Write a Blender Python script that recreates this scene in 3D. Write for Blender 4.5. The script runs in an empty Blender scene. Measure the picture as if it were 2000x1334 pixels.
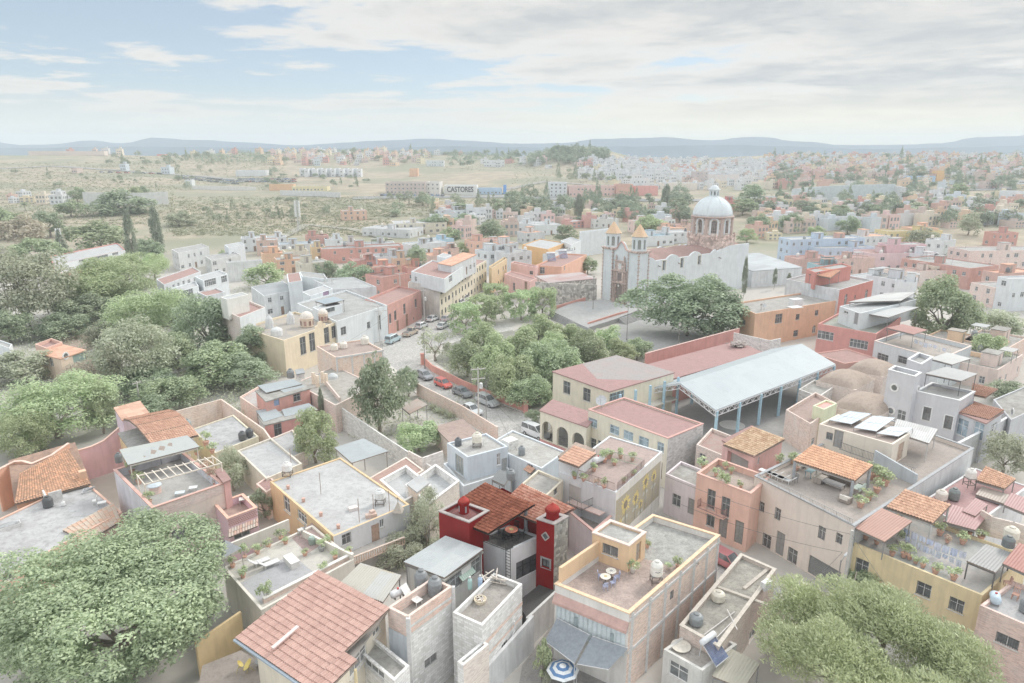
import bpy,math,random
import numpy as np
from mathutils import Vector
C=bpy.context.scene.collection
RND=random.Random(7)
H=40.0;F=1333.0;TH=math.radians(15.6)
cT,sT=math.cos(TH),math.sin(TH)
# ---------------------------------------------------------------- camera geometry (used to read positions off a survey photo)
def terrain(x,y):
 d=math.hypot(x,y)
 if d<300:return 0.0
 az=math.degrees(math.atan2(x,max(y,1)))
 g=36.0*min((d-300)/800.0,1.0)**1.4
 if az<-8:f=1.0
 elif az>12:f=.76
 else:f=1.0-.24*(az+8)/20
 z=g*f
 if d>1100:
  t=min((d-1100)/350.0,1.0);t=t*t*(3-2*t)
  z=z*(1-t)+(-6)*t
 k=min(1,(d-300)/300.0)
 z+=k*(2.2*math.sin(x*.011+1.3)*math.cos(y*.009)+1.2*math.sin(x*.031+y*.02))*(1 if d<1500 else.4)
 z+=24*math.exp(-(((x-95)/75)**2+((y-950)/110)**2))
 z+=8*math.exp(-(((x-520)/230)**2+((y-960)/120)**2))
 return z
def ray(px,py):
 dx=(px-1000)/F;dz=(667-py)/F
 return(dx,cT+dz*sT,-sT+dz*cT)
def P(px,py,z=0.0):
 d=ray(px,py);t=(z-H)/d[2]
 return Vector((d[0]*t,d[1]*t,z))
def G(px,py):
 d=ray(px,py)
 if d[2]<-1e-6:
  t=-H/d[2]
  if math.hypot(d[0]*t,d[1]*t)<300:return Vector((d[0]*t,d[1]*t,0))
 t=250.0
 while t<1500:
  x,y,z=d[0]*t,d[1]*t,H+d[2]*t
  if z<=terrain(x,y):return Vector((x,y,terrain(x,y)))
  t+=4
 return Vector((d[0]*1050,d[1]*1050,terrain(d[0]*1050,d[1]*1050)))
def topz(p,py):
 k=(667-py)/F
 return H+p.y*(k*cT-sT)/(cT+k*sT)
def depth(p):return p.y*cT-(p.z-H)*sT
# ---------------------------------------------------------------- meshes
ORG={}
class MB:
 def __init__(s):s.v=[];s.f=[]
 def add(s,vs,fs):
  n=len(s.v);s.v+=[tuple(v)for v in vs];s.f+=[tuple(i+n for i in f)for f in fs];return s
 def quad(s,a,b,c,d):return s.add([a,b,c,d],[(0,1,2,3)])
 def poly(s,pts):return s.add(pts,[tuple(range(len(pts)))])
 def prism(s,pts,z0,z1):
  n=len(pts)
  s.add([(p[0],p[1],z0)for p in pts]+[(p[0],p[1],z1)for p in pts],[tuple(range(n-1,-1,-1)),tuple(range(n,2*n))]+[(i,(i+1)%n,(i+1)%n+n,i+n)for i in range(n)])
  return s
 def box(s,c,w,d,h,ang=0.0):
  a=math.radians(ang);ux,uy=math.cos(a),math.sin(a)
  pts=[(c[0]+ux*i*w/2-uy*j*d/2,c[1]+uy*i*w/2+ux*j*d/2)for i,j in((-1,-1),(1,-1),(1,1),(-1,1))]
  return s.prism(pts,c[2],c[2]+h)
 def bar(s,p,q,w,h=None):
  h=h or w;p=Vector(p);q=Vector(q);d=(q-p)
  if d.length<1e-6:return s
  d.normalize();u=d.cross(Vector((0,0,1)))
  if u.length<1e-3:u=Vector((1,0,0))
  u.normalize();v=u.cross(d)
  r=[u*w/2+v*h/2,-u*w/2+v*h/2,-u*w/2-v*h/2,u*w/2-v*h/2]
  return s.add([p+o for o in r]+[q+o for o in r],[(3,2,1,0),(4,5,6,7)]+[(i,(i+1)%4,(i+1)%4+4,i+4)for i in range(4)])
 def tube(s,pts,rs,n=7,cap=True):
  pts=[Vector(p)for p in pts]
  if not isinstance(rs,(list,tuple)):rs=[rs]*len(pts)
  vs=[];fs=[]
  for i,p in enumerate(pts):
   d=(pts[min(i+1,len(pts)-1)]-pts[max(i-1,0)]).normalized()
   u=d.cross(Vector((0,0,1)))
   if u.length<.05:u=d.cross(Vector((0,1,0)))
   u.normalize();w=u.cross(d)
   for k in range(n):
    a=2*math.pi*k/n;vs.append(p+(u*math.cos(a)+w*math.sin(a))*rs[i])
  for i in range(len(pts)-1):
   for k in range(n):fs.append((i*n+k,i*n+(k+1)%n,(i+1)*n+(k+1)%n,(i+1)*n+k))
  if cap:fs+=[tuple(range(n-1,-1,-1)),tuple(range((len(pts)-1)*n,len(pts)*n))]
  return s.add(vs,fs)
 def lathe(s,c,prof,n=20,a0=0.0):
  vs=[];fs=[]
  for r,z in prof:
   for k in range(n):
    a=2*math.pi*k/n+a0;vs.append((c[0]+r*math.cos(a),c[1]+r*math.sin(a),c[2]+z))
  for i in range(len(prof)-1):
   for k in range(n):fs.append((i*n+k,i*n+(k+1)%n,(i+1)*n+(k+1)%n,(i+1)*n+k))
  fs+=[tuple(range(n-1,-1,-1)),tuple(range((len(prof)-1)*n,len(prof)*n))]
  return s.add(vs,fs)
 def build(s,name,mats,parent=None,org=None,smooth=False,uv=True):
  if org is None:org=ORG[parent.name]if parent else Vector((0,0,0))
  org=Vector(org)
  me=bpy.data.meshes.new(name)
  if s.v:
   me.from_pydata([(x-org.x,y-org.y,z-org.z)for x,y,z in s.v],[],s.f)
  if not isinstance(mats,(list,tuple)):mats=[mats]
  for m in mats:me.materials.append(m)
  if uv and s.v:boxuv(me)
  if smooth:me.polygons.foreach_set('use_smooth',[True]*len(me.polygons))
  return link(name,me,parent,org)
def boxuv(me):
 n=len(me.loops)
 if not n:return
 co=np.empty(len(me.vertices)*3,np.float32);me.vertices.foreach_get('co',co);co=co.reshape(-1,3)
 li=np.empty(n,np.int32);me.loops.foreach_get('vertex_index',li)
 pn=np.empty(len(me.polygons)*3,np.float32);me.polygons.foreach_get('normal',pn);pn=pn.reshape(-1,3)
 lt=np.empty(len(me.polygons),np.int32);me.polygons.foreach_get('loop_total',lt)
 nn=np.repeat(pn,lt,axis=0);c=co[li]
 t=np.stack([-nn[:,1],nn[:,0]],1);L=np.linalg.norm(t,axis=1);flat=L<.5
 t=t/np.maximum(L,1e-6)[:,None]
 uv=np.stack([np.where(flat,c[:,0]*.74+c[:,1]*.67,c[:,0]*t[:,0]+c[:,1]*t[:,1]),np.where(flat,c[:,1]*.74-c[:,0]*.67,c[:,2])],1).astype(np.float32)
 l=me.uv_layers.new(name='UVMap');l.data.foreach_set('uv',uv.ravel())
def link(name,me,parent,org):
 o=bpy.data.objects.new(name,me);C.objects.link(o)
 if parent:o.parent=parent
 else:o.location=org
 ORG[o.name]=Vector(org)
 return o
def tag(o,label=None,cat=None,group=None,kind=None):
 if label:o['label']=label
 if cat:o['category']=cat
 if group:o['group']=group
 if kind:o['kind']=kind
 return o
def thing(name,label,cat,loc,group=None):
 o=bpy.data.objects.new(name,None);C.objects.link(o);o.location=Vector(loc);o.empty_display_size=.3
 ORG[o.name]=Vector(loc)
 return tag(o,label,cat,group)
def copy_tree(o,loc=None,rz=None,sc=None,label=None,group=None,parent=None):
 c=o.copy();C.objects.link(c)
 if parent:c.parent=parent
 if loc is not None:c.location=Vector(loc)
 if rz is not None:c.rotation_euler=(0,0,rz)
 if sc is not None:c.scale=(sc,sc,sc)if not isinstance(sc,tuple)else sc
 if label:c['label']=label
 if group:c['group']=group
 for ch in o.children:copy_tree(ch,parent=c)
 return c
def stretch(o):
 return o
# ---------------------------------------------------------------- materials
def lin(c):c/=255.0;return c/12.92 if c<=.04045 else((c+.055)/1.055)**2.4
KA,KK=.01,1.0
def alb(c,a=None,k=1.0):
 a=KA if a is None else a*.6
 v=[(lin(x)-a)/(KK*k)for x in c];g=sum(v)/3
 v=[max(.012,x*.84+g*.16)for x in v];m=max(v);return tuple(x*min(1,.82/m)for x in v)  # base colours set pale and slightly greyed to stand in for a white veil
MATS={}
class NT:
 def __init__(s,name):
  s.m=bpy.data.materials.new(name);s.m.use_nodes=True;s.t=s.m.node_tree;s.t.nodes.clear()
 def n(s,typ,ins=None,**kw):
  nd=s.t.nodes.new(typ)
  for k,v in kw.items():setattr(nd,k,v)
  for k,v in(ins or{}).items():
   if hasattr(v,'is_linked')or hasattr(v,'links'):s.t.links.new(v,nd.inputs[k])
   else:nd.inputs[k].default_value=v
  return nd
 def mix(s,f,a,b,mode='MIX'):
  nd=s.t.nodes.new('ShaderNodeMix');nd.data_type='RGBA';nd.blend_type=mode
  for i,v in((0,f),(6,a),(7,b)):
   if hasattr(v,'links'):s.t.links.new(v,nd.inputs[i])
   elif i==0:nd.inputs[0].default_value=v
   else:nd.inputs[i].default_value=(*v[:3],1)
  return nd.outputs[2]
 def ramp(s,f,*stops):
  nd=s.t.nodes.new('ShaderNodeValToRGB');s.t.links.new(f,nd.inputs[0]);e=nd.color_ramp.elements
  while len(e)<len(stops):e.new(.5)
  for i,(p,c)in enumerate(stops):
   e[i].position=p;e[i].color=(c,c,c,1)if not isinstance(c,(tuple,list))else(*c[:3],1)
  return nd.outputs[0]
 def out(s,sh):s.n('ShaderNodeOutputMaterial',{'Surface':sh});return s.m
 def coord(s,kind='Object',scale=None):
  o=s.n('ShaderNodeTexCoord').outputs[kind]
  if scale:o=s.n('ShaderNodeMapping',{'Vector':o,'Scale':scale}).outputs[0]
  return o
 def noise(s,vec,scale,detail=5,rough=.6):return s.n('ShaderNodeTexNoise',{'Vector':vec,'Scale':scale,'Detail':detail,'Roughness':rough}).outputs[0]
def mul(c,k):return tuple(min(.9,v*k)for v in c)
def cached(f):
 def g(*a,**k):
  key=(f.__name__,a,tuple(sorted(k.items())))
  if key not in MATS:MATS[key]=f(*a,**k)
  return MATS[key]
 return g
@cached
def paint(c,dirt=.5,a=None,rough=.85):
 c=alb(c,a,.78);N=NT('painted_plaster');co=N.coord()
 n1=N.noise(co,.55,6,.65);n2=N.noise(N.coord('Object',(2.2,2.2,.22)),1.0,5,.6);n3=N.noise(co,6,4,.7)
 k=N.mix(N.ramp(n1,(.3,0.0),(.7,1.0)),mul(c,1-.32*dirt),mul(c,1.05))
 k=N.mix(N.ramp(n2,(.47,0.0),(.72,min(1,1.0*dirt))),k,tuple(v*.62+.02 for v in c))
 k=N.mix(.25*dirt,k,N.mix(n3,mul(c,.6),mul(c,1.3)))
 bp=N.n('ShaderNodeBump',{'Height':n3,'Strength':.15,'Distance':.02}).outputs[0]
 return N.out(N.n('ShaderNodeBsdfPrincipled',{'Base Color':k,'Roughness':rough,'Normal':bp,'Specular IOR Level':.25}).outputs[0])
@cached
def slab(c,c2=None,scale=.35,a=None,hard=.5):
 c=alb(c,a,1.34);c2=alb(c2,a,1.34)if c2 else tuple(v*.55 for v in c);N=NT('sealed_roof');co=N.coord()
 n1=N.noise(co,scale,8,.68);n2=N.noise(co,scale*5,6,.7);n3=N.noise(co,9,3,.7)
 k=N.mix(N.ramp(n1,(.46-.12*(1-hard),0.0),(.6+.1*(1-hard),1.0)),c,c2)
 k=N.mix(N.ramp(n2,(.47,0.0),(.66,.8)),k,mul(c2,.85))
 k=N.mix(N.ramp(N.noise(N.coord('Object',(1.1,1.1,1)),1.7,8,.75),(.56,0.0),(.64,.55)),k,mul(c2,.62))
 k=N.mix(.22,k,N.mix(n3,(0,0,0),(.8,.8,.78)))
 bp=N.n('ShaderNodeBump',{'Height':n2,'Strength':.3,'Distance':.03}).outputs[0]
 return N.out(N.n('ShaderNodeBsdfPrincipled',{'Base Color':k,'Roughness':.9,'Normal':bp,'Specular IOR Level':.2}).outputs[0])
@cached
def brick(c,mortar=(205,200,195),w=.3,h=.1,a=None,patch=None):
 c=alb(c,a,.8);mo=alb(mortar,a,.8);N=NT('brickwork');uv=N.coord('UV');co=N.coord()
 b=N.n('ShaderNodeTexBrick',{'Vector':uv,'Color1':(*mul(c,1.18),1),'Color2':(*mul(c,.72),1),'Mortar':(*mo,1),'Scale':1.0,'Mortar Size':.014 if h<.15 else.02,'Bias':-.2,'Brick Width':w,'Row Height':h,'Mortar Smooth':.3})
 k=N.mix(N.ramp(N.noise(co,.5,6,.65),(.42,0.0),(.72,.6)),b.outputs[0],mo if not patch else alb(patch,a))
 k=N.mix(N.ramp(N.noise(N.coord('Object',(2,2,.25)),1,5,.6),(.55,0.0),(.8,.5)),k,mul(c,.5))
 bp=N.n('ShaderNodeBump',{'Height':b.outputs[1],'Strength':-.4,'Distance':.015}).outputs[0]
 return N.out(N.n('ShaderNodeBsdfPrincipled',{'Base Color':k,'Roughness':.92,'Normal':bp,'Specular IOR Level':.2}).outputs[0])
@cached
def block(c=(206,205,203),a=None):return brick(c,(190,190,188),.45,.22,a,(215,214,212))
@cached
def stone(c=(190,188,180),a=None,scale=2.2):
 c=alb(c,a,.8);N=NT('rubble_stone');co=N.coord()
 v=N.n('ShaderNodeTexVoronoi',{'Vector':co,'Scale':scale});e=N.n('ShaderNodeTexVoronoi',{'Vector':co,'Scale':scale},feature='DISTANCE_TO_EDGE')
 k=N.mix(N.n('ShaderNodeSeparateColor',{'Color':v.outputs['Color']}).outputs[0],mul(c,.55),mul(c,1.35))
 k=N.mix(N.ramp(e.outputs[0],(.0,1.0),(.06,0.0)),k,mul(c,.7))
 bp=N.n('ShaderNodeBump',{'Height':e.outputs[0],'Strength':.6,'Distance':.1}).outputs[0]
 return N.out(N.n('ShaderNodeBsdfPrincipled',{'Base Color':k,'Roughness':.95,'Normal':bp}).outputs[0])
@cached
def tiles(c,c2=None,a=None,amt=.5):
 c=alb(c,a,1.08);c2=alb(c2,a,1.08)if c2 else mul(c,.55);N=NT('clay_tiles');uv=N.coord('UV')
 fl=N.n('ShaderNodeVectorMath',{0:uv},operation='FLOOR').outputs[0]
 w=N.n('ShaderNodeTexWhiteNoise',{'Vector':fl}).outputs[0]
 k=N.mix(N.ramp(w,(.1,0.0),(.95,amt*1.4)),mul(c,1.08),c2)
 k=N.mix(N.ramp(N.noise(N.coord(),.7,6,.7),(.45,0.0),(.8,.7)),k,mul(c2,.9))
 k=N.mix(N.ramp(N.noise(N.coord(),11,3,.7),(.5,0.0),(.8,.4)),k,mul(c,1.3))
 return N.out(N.n('ShaderNodeBsdfPrincipled',{'Base Color':k,'Roughness':.88,'Specular IOR Level':.25}).outputs[0])
@cached
def sheet(c,c2=None,a=None,rough=.5):
 c=alb(c,a,1.5);c2=alb(c2,a,1.5)if c2 else mul(c,.75);N=NT('metal_sheet');uv=N.coord('UV')
 w=N.n('ShaderNodeTexWhiteNoise',{'Vector':N.n('ShaderNodeVectorMath',{0:N.n('ShaderNodeVectorMath',{0:uv,1:(.2,.35,1)},operation='MULTIPLY').outputs[0]},operation='FLOOR').outputs[0]}).outputs[0]
 k=N.mix(N.ramp(w,(.0,0.0),(1,.9)),c,c2)
 k=N.mix(N.ramp(N.noise(N.coord(),.8,6,.7),(.5,0.0),(.8,.6)),k,mul(c2,.8))
 return N.out(N.n('ShaderNodeBsdfPrincipled',{'Base Color':k,'Roughness':rough,'Specular IOR Level':.4}).outputs[0])
@cached
def plain(c,rough=.6,a=None,metal=0.0,var=.25):
 c=alb(c,a,.88);N=NT('weathered_finish')
 k=N.mix(N.ramp(N.noise(N.coord(),3.5,6,.7),(.35,0.0),(.75,1.0)),mul(c,1+var*.3),mul(c,1-var))
 return N.out(N.n('ShaderNodeBsdfPrincipled',{'Base Color':k,'Roughness':rough,'Metallic':metal}).outputs[0])
@cached
def glass(c=(140,148,152),a=None):
 c=alb(c,a);N=NT('window_glass')
 k=N.mix(N.ramp(N.noise(N.coord(),1.1,3,.6),(.35,0.0),(.7,1.0)),mul(c,.6),mul(c,1.35))
 return N.out(N.n('ShaderNodeBsdfPrincipled',{'Base Color':k,'Roughness':.12,'Specular IOR Level':.6}).outputs[0])
@cached
def leafmat(c,c2,trans=.35,a=None,dry=None):
 a=.05 if a is None else a;c=alb((c[0]+2,c[1]+2,c[2]-4),a,.72);c2=alb((c2[0]+2,c2[1]+2,c2[2]-4),a,.72);N=NT('leaves')
 ri=N.n('ShaderNodeNewGeometry').outputs['Random Per Island']
 k=N.mix(N.ramp(ri,(.15,0.0),(.85,1.0)),c,c2)
 k=N.mix(N.ramp(N.noise(N.coord(),.45 if trans<.36 else.6,4,.6),(.38,0.0),(.68,.65)),k,mul(c,.62))
 if dry:k=N.mix(N.ramp(N.noise(N.coord('Object'),.8,3,.6),(.58,0.0),(.75,.6)),k,alb(dry,a))
 oi=N.n('ShaderNodeObjectInfo').outputs['Random']
 k=N.n('ShaderNodeHueSaturation',{'Hue':N.n('ShaderNodeMapRange',{'Value':oi,3:.48,4:.515}).outputs[0],'Value':N.n('ShaderNodeMapRange',{'Value':oi,3:.85,4:1.12}).outputs[0],'Color':k}).outputs[0]
 d=N.n('ShaderNodeBsdfDiffuse',{'Color':k}).outputs[0];t=N.n('ShaderNodeBsdfTranslucent',{'Color':k}).outputs[0]
 g=N.n('ShaderNodeBsdfGlossy',{'Color':(.8,.85,.8,1),'Roughness':.45}).outputs[0]
 s=N.n('ShaderNodeMixShader',{0:trans,1:d,2:t}).outputs[0]
 return N.out(N.n('ShaderNodeMixShader',{0:.06,1:s,2:g}).outputs[0])
# ---------------------------------------------------------------- render, camera, world, sun
def setup():
 sc=bpy.context.scene
 sc.view_settings.view_transform='Standard';sc.view_settings.look='None';sc.view_settings.gamma=1;sc.view_settings.use_curve_mapping=False
 sc.view_settings.exposure=EXPO
 cy=sc.cycles
 cy.use_denoising=True;cy.max_bounces=6;cy.diffuse_bounces=3;cy.glossy_bounces=2;cy.transmission_bounces=4;cy.volume_bounces=1;cy.transparent_max_bounces=8
 cy.caustics_reflective=False;cy.caustics_refractive=False
 try:cy.denoiser='OPENIMAGEDENOISE';cy.denoising_input_passes='RGB_ALBEDO_NORMAL'
 except Exception:pass
 cd=bpy.data.cameras.new('camera');co=bpy.data.objects.new('camera',cd);C.objects.link(co)
 cd.sensor_width=36;cd.lens=F/2000*36;cd.clip_end=20000;cd.clip_start=.5
 co.location=(0,0,H);co.rotation_euler=(math.pi/2-TH,0,0);sc.camera=co
 EL,AZ=math.radians(38),math.radians(48)
 d=Vector((math.sin(AZ)*math.cos(EL),math.cos(AZ)*math.cos(EL),math.sin(EL)))
 sl=bpy.data.lights.new('sun','SUN');sl.energy=SUN;sl.angle=math.radians(14);sl.color=(1,.95,.87)
 so=bpy.data.objects.new('sun',sl);C.objects.link(so);so.rotation_euler=(-d).to_track_quat('-Z','Y').to_euler();so.location=d*300
 w=bpy.data.worlds.new('World');sc.world=w;w.use_nodes=True;t=w.node_tree;t.nodes.clear()
 N=NT.__new__(NT);N.t=t;N.m=w
 sky=N.n('ShaderNodeTexSky',sky_type='NISHITA',sun_disc=False,sun_elevation=EL,sun_rotation=AZ,altitude=1900,air_density=1.0,dust_density=2.5,ozone_density=1.0)
 g=N.n('ShaderNodeTexCoord').outputs['Generated'];sp=N.n('ShaderNodeSeparateXYZ',{0:g});X,Y,Z=sp.outputs
 def mth(op,a,b=0.0,c=0.0,clamp=False):
  nd=t.nodes.new('ShaderNodeMath');nd.operation=op;nd.use_clamp=clamp
  for i,v in enumerate((a,b,c)):
   if hasattr(v,'links'):t.links.new(v,nd.inputs[i])
   else:nd.inputs[i].default_value=v
  return nd.outputs[0]
 zz=mth('ADD',mth('MAXIMUM',Z,0.0),.05)
 u=mth('DIVIDE',X,zz);v=mth('DIVIDE',Y,zz)
 vec=N.n('ShaderNodeCombineXYZ',{0:u,1:v,2:0.0}).outputs[0]
 warp=N.n('ShaderNodeTexNoise',{'Vector':vec,'Scale':.8,'Detail':4}).outputs[1]
 vec2=N.n('ShaderNodeVectorMath',{0:vec,1:N.n('ShaderNodeVectorMath',{0:warp,'Scale':.7},operation='SCALE').outputs[0]},operation='ADD').outputs[0]
 big=N.noise(N.n('ShaderNodeMapping',{'Vector':vec2,'Location':CLOUD_LOC,'Scale':(.55,.6,1)}).outputs[0],1.0,10,.62)
 cov=mth('ADD',big,mth('MULTIPLY',mth('ADD',X,.17),.2))
 cov=mth('ADD',cov,mth('MULTIPLY',mth('MAXIMUM',mth('SUBTRACT',Z,.22),0),.9))  # unseen overhead cloud closed in to make the fill light less blue
 cov=mth('ADD',cov,mth('MULTIPLY',mth('MAXIMUM',mth('MULTIPLY',Y,-1.0),0),.35))  # cloud cover added behind the camera, out of view, to neutralise bluish light
 mask=N.ramp(cov,(.45,0.0),(.5,.85),(.58,1.0))
 thick=N.ramp(cov,(.52,0.0),(.64,1.0))
 fine=N.noise(N.n('ShaderNodeMapping',{'Vector':vec2,'Scale':(1.6,1.5,1)}).outputs[0],1.0,9,.65)
 cl=N.mix(mth('MULTIPLY',thick,N.ramp(fine,(.36,.15),(.6,1.0))),CL_LIT,CL_DARK)
 sk=N.n('ShaderNodeVectorMath',{0:sky.outputs[0],'Scale':SKY_GAIN},operation='SCALE').outputs[0]
 sk=N.mix(.5,sk,SKY_BASE)
 col=N.mix(mask,sk,cl)
 hz=N.ramp(Z,(.0,1.0),(.03,.85),(.08,0.0))
 sd=N.n('ShaderNodeVectorMath',{0:g,1:(math.sin(math.radians(22)),math.cos(math.radians(22)),.07)},operation='DOT_PRODUCT').outputs['Value']
 warm=N.mix(N.ramp(sd,(.88,0.0),(.995,1.0)),HZ_COOL,HZ_WARM)
 col=N.mix(mth('MULTIPLY',hz,.9),col,warm)
 up=N.ramp(Z,(.2,UP0),(.5,1.0))  # sky above the view raised in brightness as added fill light
 col=N.n('ShaderNodeVectorMath',{0:col,1:up},operation='MULTIPLY').outputs[0]
 t.links.new(col,N.n('ShaderNodeBackground',{'Strength':STR}).inputs[0])
 bg=[n for n in t.nodes if n.type=='BACKGROUND'][0]
 N.n('ShaderNodeOutputWorld',{'Surface':bg.outputs[0]})
EXPO=2.12;SUN=.5;CLOUD_LOC=(7.7,1.2,0);SKY_GAIN=1.0
SKY_BASE=(5.0,6.0,6.7);CL_LIT=(7.3,7.1,6.75);CL_DARK=(4.9,5.15,5.3);HZ_COOL=(6.3,6.3,6.1);HZ_WARM=(8.4,7.6,5.8)
HAZE=.0003;STR=.056;UP0=.49
def haze():
 b=MB();b.prism([(-3600,-150),(3600,-150),(3600,4700),(-3600,4700)],-24,138)
 N=NT('haze');v=N.n('ShaderNodeVolumePrincipled',{'Color':(.82,.91,1,1),'Density':HAZE,'Anisotropy':0.0}).outputs[0]
 N.n('ShaderNodeOutputMaterial',{'Volume':v})
 tag(b.build('haze',N.m,uv=False),'pale haze hanging over the whole town and plain','haze',kind='stuff')
# ---------------------------------------------------------------- terrain, mountains, streets
def ground():
 def axis(fine,mid,far):
  return sorted(set(fine)|set(mid)|set(far))
 ys=list(np.concatenate([np.arange(-200,300,25),np.arange(300,1560,14),np.arange(1600,4600,150)]))
 a=np.sign(np.linspace(-1,1,151))*np.abs(np.linspace(-1,1,151))**1.7
 vs=[];fs=[];nx=len(a)
 for y in ys:
  wdt=300+max(y,0)*1.05
  for k in a:vs.append((k*wdt,y,terrain(k*wdt,y)))
 for j in range(len(ys)-1):
  for i in range(nx-1):fs.append((j*nx+i,j*nx+i+1,(j+1)*nx+i+1,(j+1)*nx+i))
 N=NT('dry_ground');co=N.coord();y=N.n('ShaderNodeSeparateXYZ',{0:co}).outputs[1]
 n1=N.noise(co,.012,8,.62);n2=N.noise(co,.07,8,.65);n3=N.noise(co,.9,6,.7)
 dry=N.mix(N.ramp(n2,(.38,0.0),(.62,1.0)),alb((160,151,134),.02),alb((184,172,152),.02))
 green=N.mix(n3,alb((138,143,124),.02),alb((158,158,136),.02))
 k=N.mix(N.ramp(n1,(.46,0.0),(.58,.85)),dry,green)
 k=N.mix(N.ramp(n3,(.55,0.0),(.75,.6)),k,alb((128,130,116),.02))
 town=N.mix(n3,alb((178,174,168)),alb((200,196,190)))
 k=N.mix(N.n('ShaderNodeMapRange',{'Value':y,1:215.,2:300.}).outputs[0],town,k)
 fld=N.n('ShaderNodeTexVoronoi',{'Vector':N.coord('Object',(.004,.0012,1)),'Scale':1.0}).outputs['Color']
 plainc=N.mix(N.n('ShaderNodeSeparateColor',{'Color':fld}).outputs[0],alb((150,170,150),.1),alb((225,222,190),.1))
 k=N.mix(N.n('ShaderNodeMapRange',{'Value':y,1:1350.,2:1500.}).outputs[0],k,plainc)
 b=MB();b.add(vs,fs)
 o=b.build('ground',N.out(N.n('ShaderNodeBsdfPrincipled',{'Base Color':k,'Roughness':.95,'Specular IOR Level':.15}).outputs[0]),smooth=True,uv=False)
 tag(o,kind='structure')
def ridge(name,pts,dist,back,c,seed):
 r=random.Random(seed);xs=[];vs=[];fs=[]
 pts=sorted(pts);n=140
 for i in range(n+1):
  px=pts[0][0]+(pts[-1][0]-pts[0][0])*i/n
  for(x0,y0),(x1,y1)in zip(pts,pts[1:]):
   if x0<=px<=x1:
    t=(px-x0)/max(x1-x0,1e-6);t=t*t*(3-2*t);py=y0+(y1-y0)*t;break
  x=(px-1000)/F*dist/cT*.99;z=topz(Vector((x,dist,0)),py-1.0+r.uniform(-.6,.6))
  rows=[(-back,-12),(-back*.62,.22),(-back*.35,.48),(-back*.12,.86),(0,1),(back*.2,.9),(back,-12)]
  for j,(dy,k)in enumerate(rows):
   gul=1-.22*(.5+.5*math.sin(i*.55+j*1.1+2*math.sin(i*.13)))if 0<j<4 else 1
   vs.append((x*(1+dy/dist),dist+dy+r.uniform(-20,20),(z*k*gul if k>0 else-12)))
 m=7
 for i in range(n):
  for j in range(m-1):fs.append((i*m+j,(i+1)*m+j,(i+1)*m+j+1,i*m+j+1))
 N=NT('mountain_slope');co=N.coord()
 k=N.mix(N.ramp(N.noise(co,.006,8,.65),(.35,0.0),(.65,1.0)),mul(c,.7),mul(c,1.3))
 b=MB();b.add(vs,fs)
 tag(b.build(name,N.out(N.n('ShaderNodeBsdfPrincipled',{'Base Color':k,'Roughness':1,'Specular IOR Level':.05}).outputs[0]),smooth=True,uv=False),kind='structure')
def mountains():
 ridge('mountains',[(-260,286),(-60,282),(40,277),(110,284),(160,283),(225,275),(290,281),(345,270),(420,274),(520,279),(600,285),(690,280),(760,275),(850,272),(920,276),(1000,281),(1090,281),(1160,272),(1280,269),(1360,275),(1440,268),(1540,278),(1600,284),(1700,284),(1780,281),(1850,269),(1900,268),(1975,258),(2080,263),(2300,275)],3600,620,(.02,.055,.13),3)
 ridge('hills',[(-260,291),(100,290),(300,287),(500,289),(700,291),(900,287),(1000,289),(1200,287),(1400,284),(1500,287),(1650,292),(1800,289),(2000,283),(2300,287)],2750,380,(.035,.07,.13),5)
def flat(name,poly,z,mat,kind='structure',thick=None):
 b=MB()
 if thick:b.prism([(p.x,p.y)for p in poly],z-thick,z)
 else:b.poly([(p.x,p.y,z)for p in poly])
 return tag(b.build(name,mat),kind=kind)
def pp(*pts,z=0.0):return[P(x,y,z)for x,y in pts]
@cached
def cobble(c=(192,190,187)):
 c=alb(c);N=NT('cobbles');co=N.coord()
 v=N.n('ShaderNodeTexVoronoi',{'Vector':co,'Scale':3.2});e=N.n('ShaderNodeTexVoronoi',{'Vector':co,'Scale':3.2},feature='DISTANCE_TO_EDGE')
 k=N.mix(N.n('ShaderNodeSeparateColor',{'Color':v.outputs['Color']}).outputs[0],mul(c,.75),mul(c,1.2))
 k=N.mix(N.ramp(e.outputs[0],(.0,.8),(.07,0.0)),k,mul(c,.55))
 k=N.mix(N.ramp(N.noise(co,.25,6,.65),(.4,0.0),(.7,.6)),k,mul(c,.75))
 bp=N.n('ShaderNodeBump',{'Height':e.outputs[0],'Strength':.4,'Distance':.04}).outputs[0]
 return N.out(N.n('ShaderNodeBsdfPrincipled',{'Base Color':k,'Roughness':.85,'Normal':bp}).outputs[0])
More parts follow.
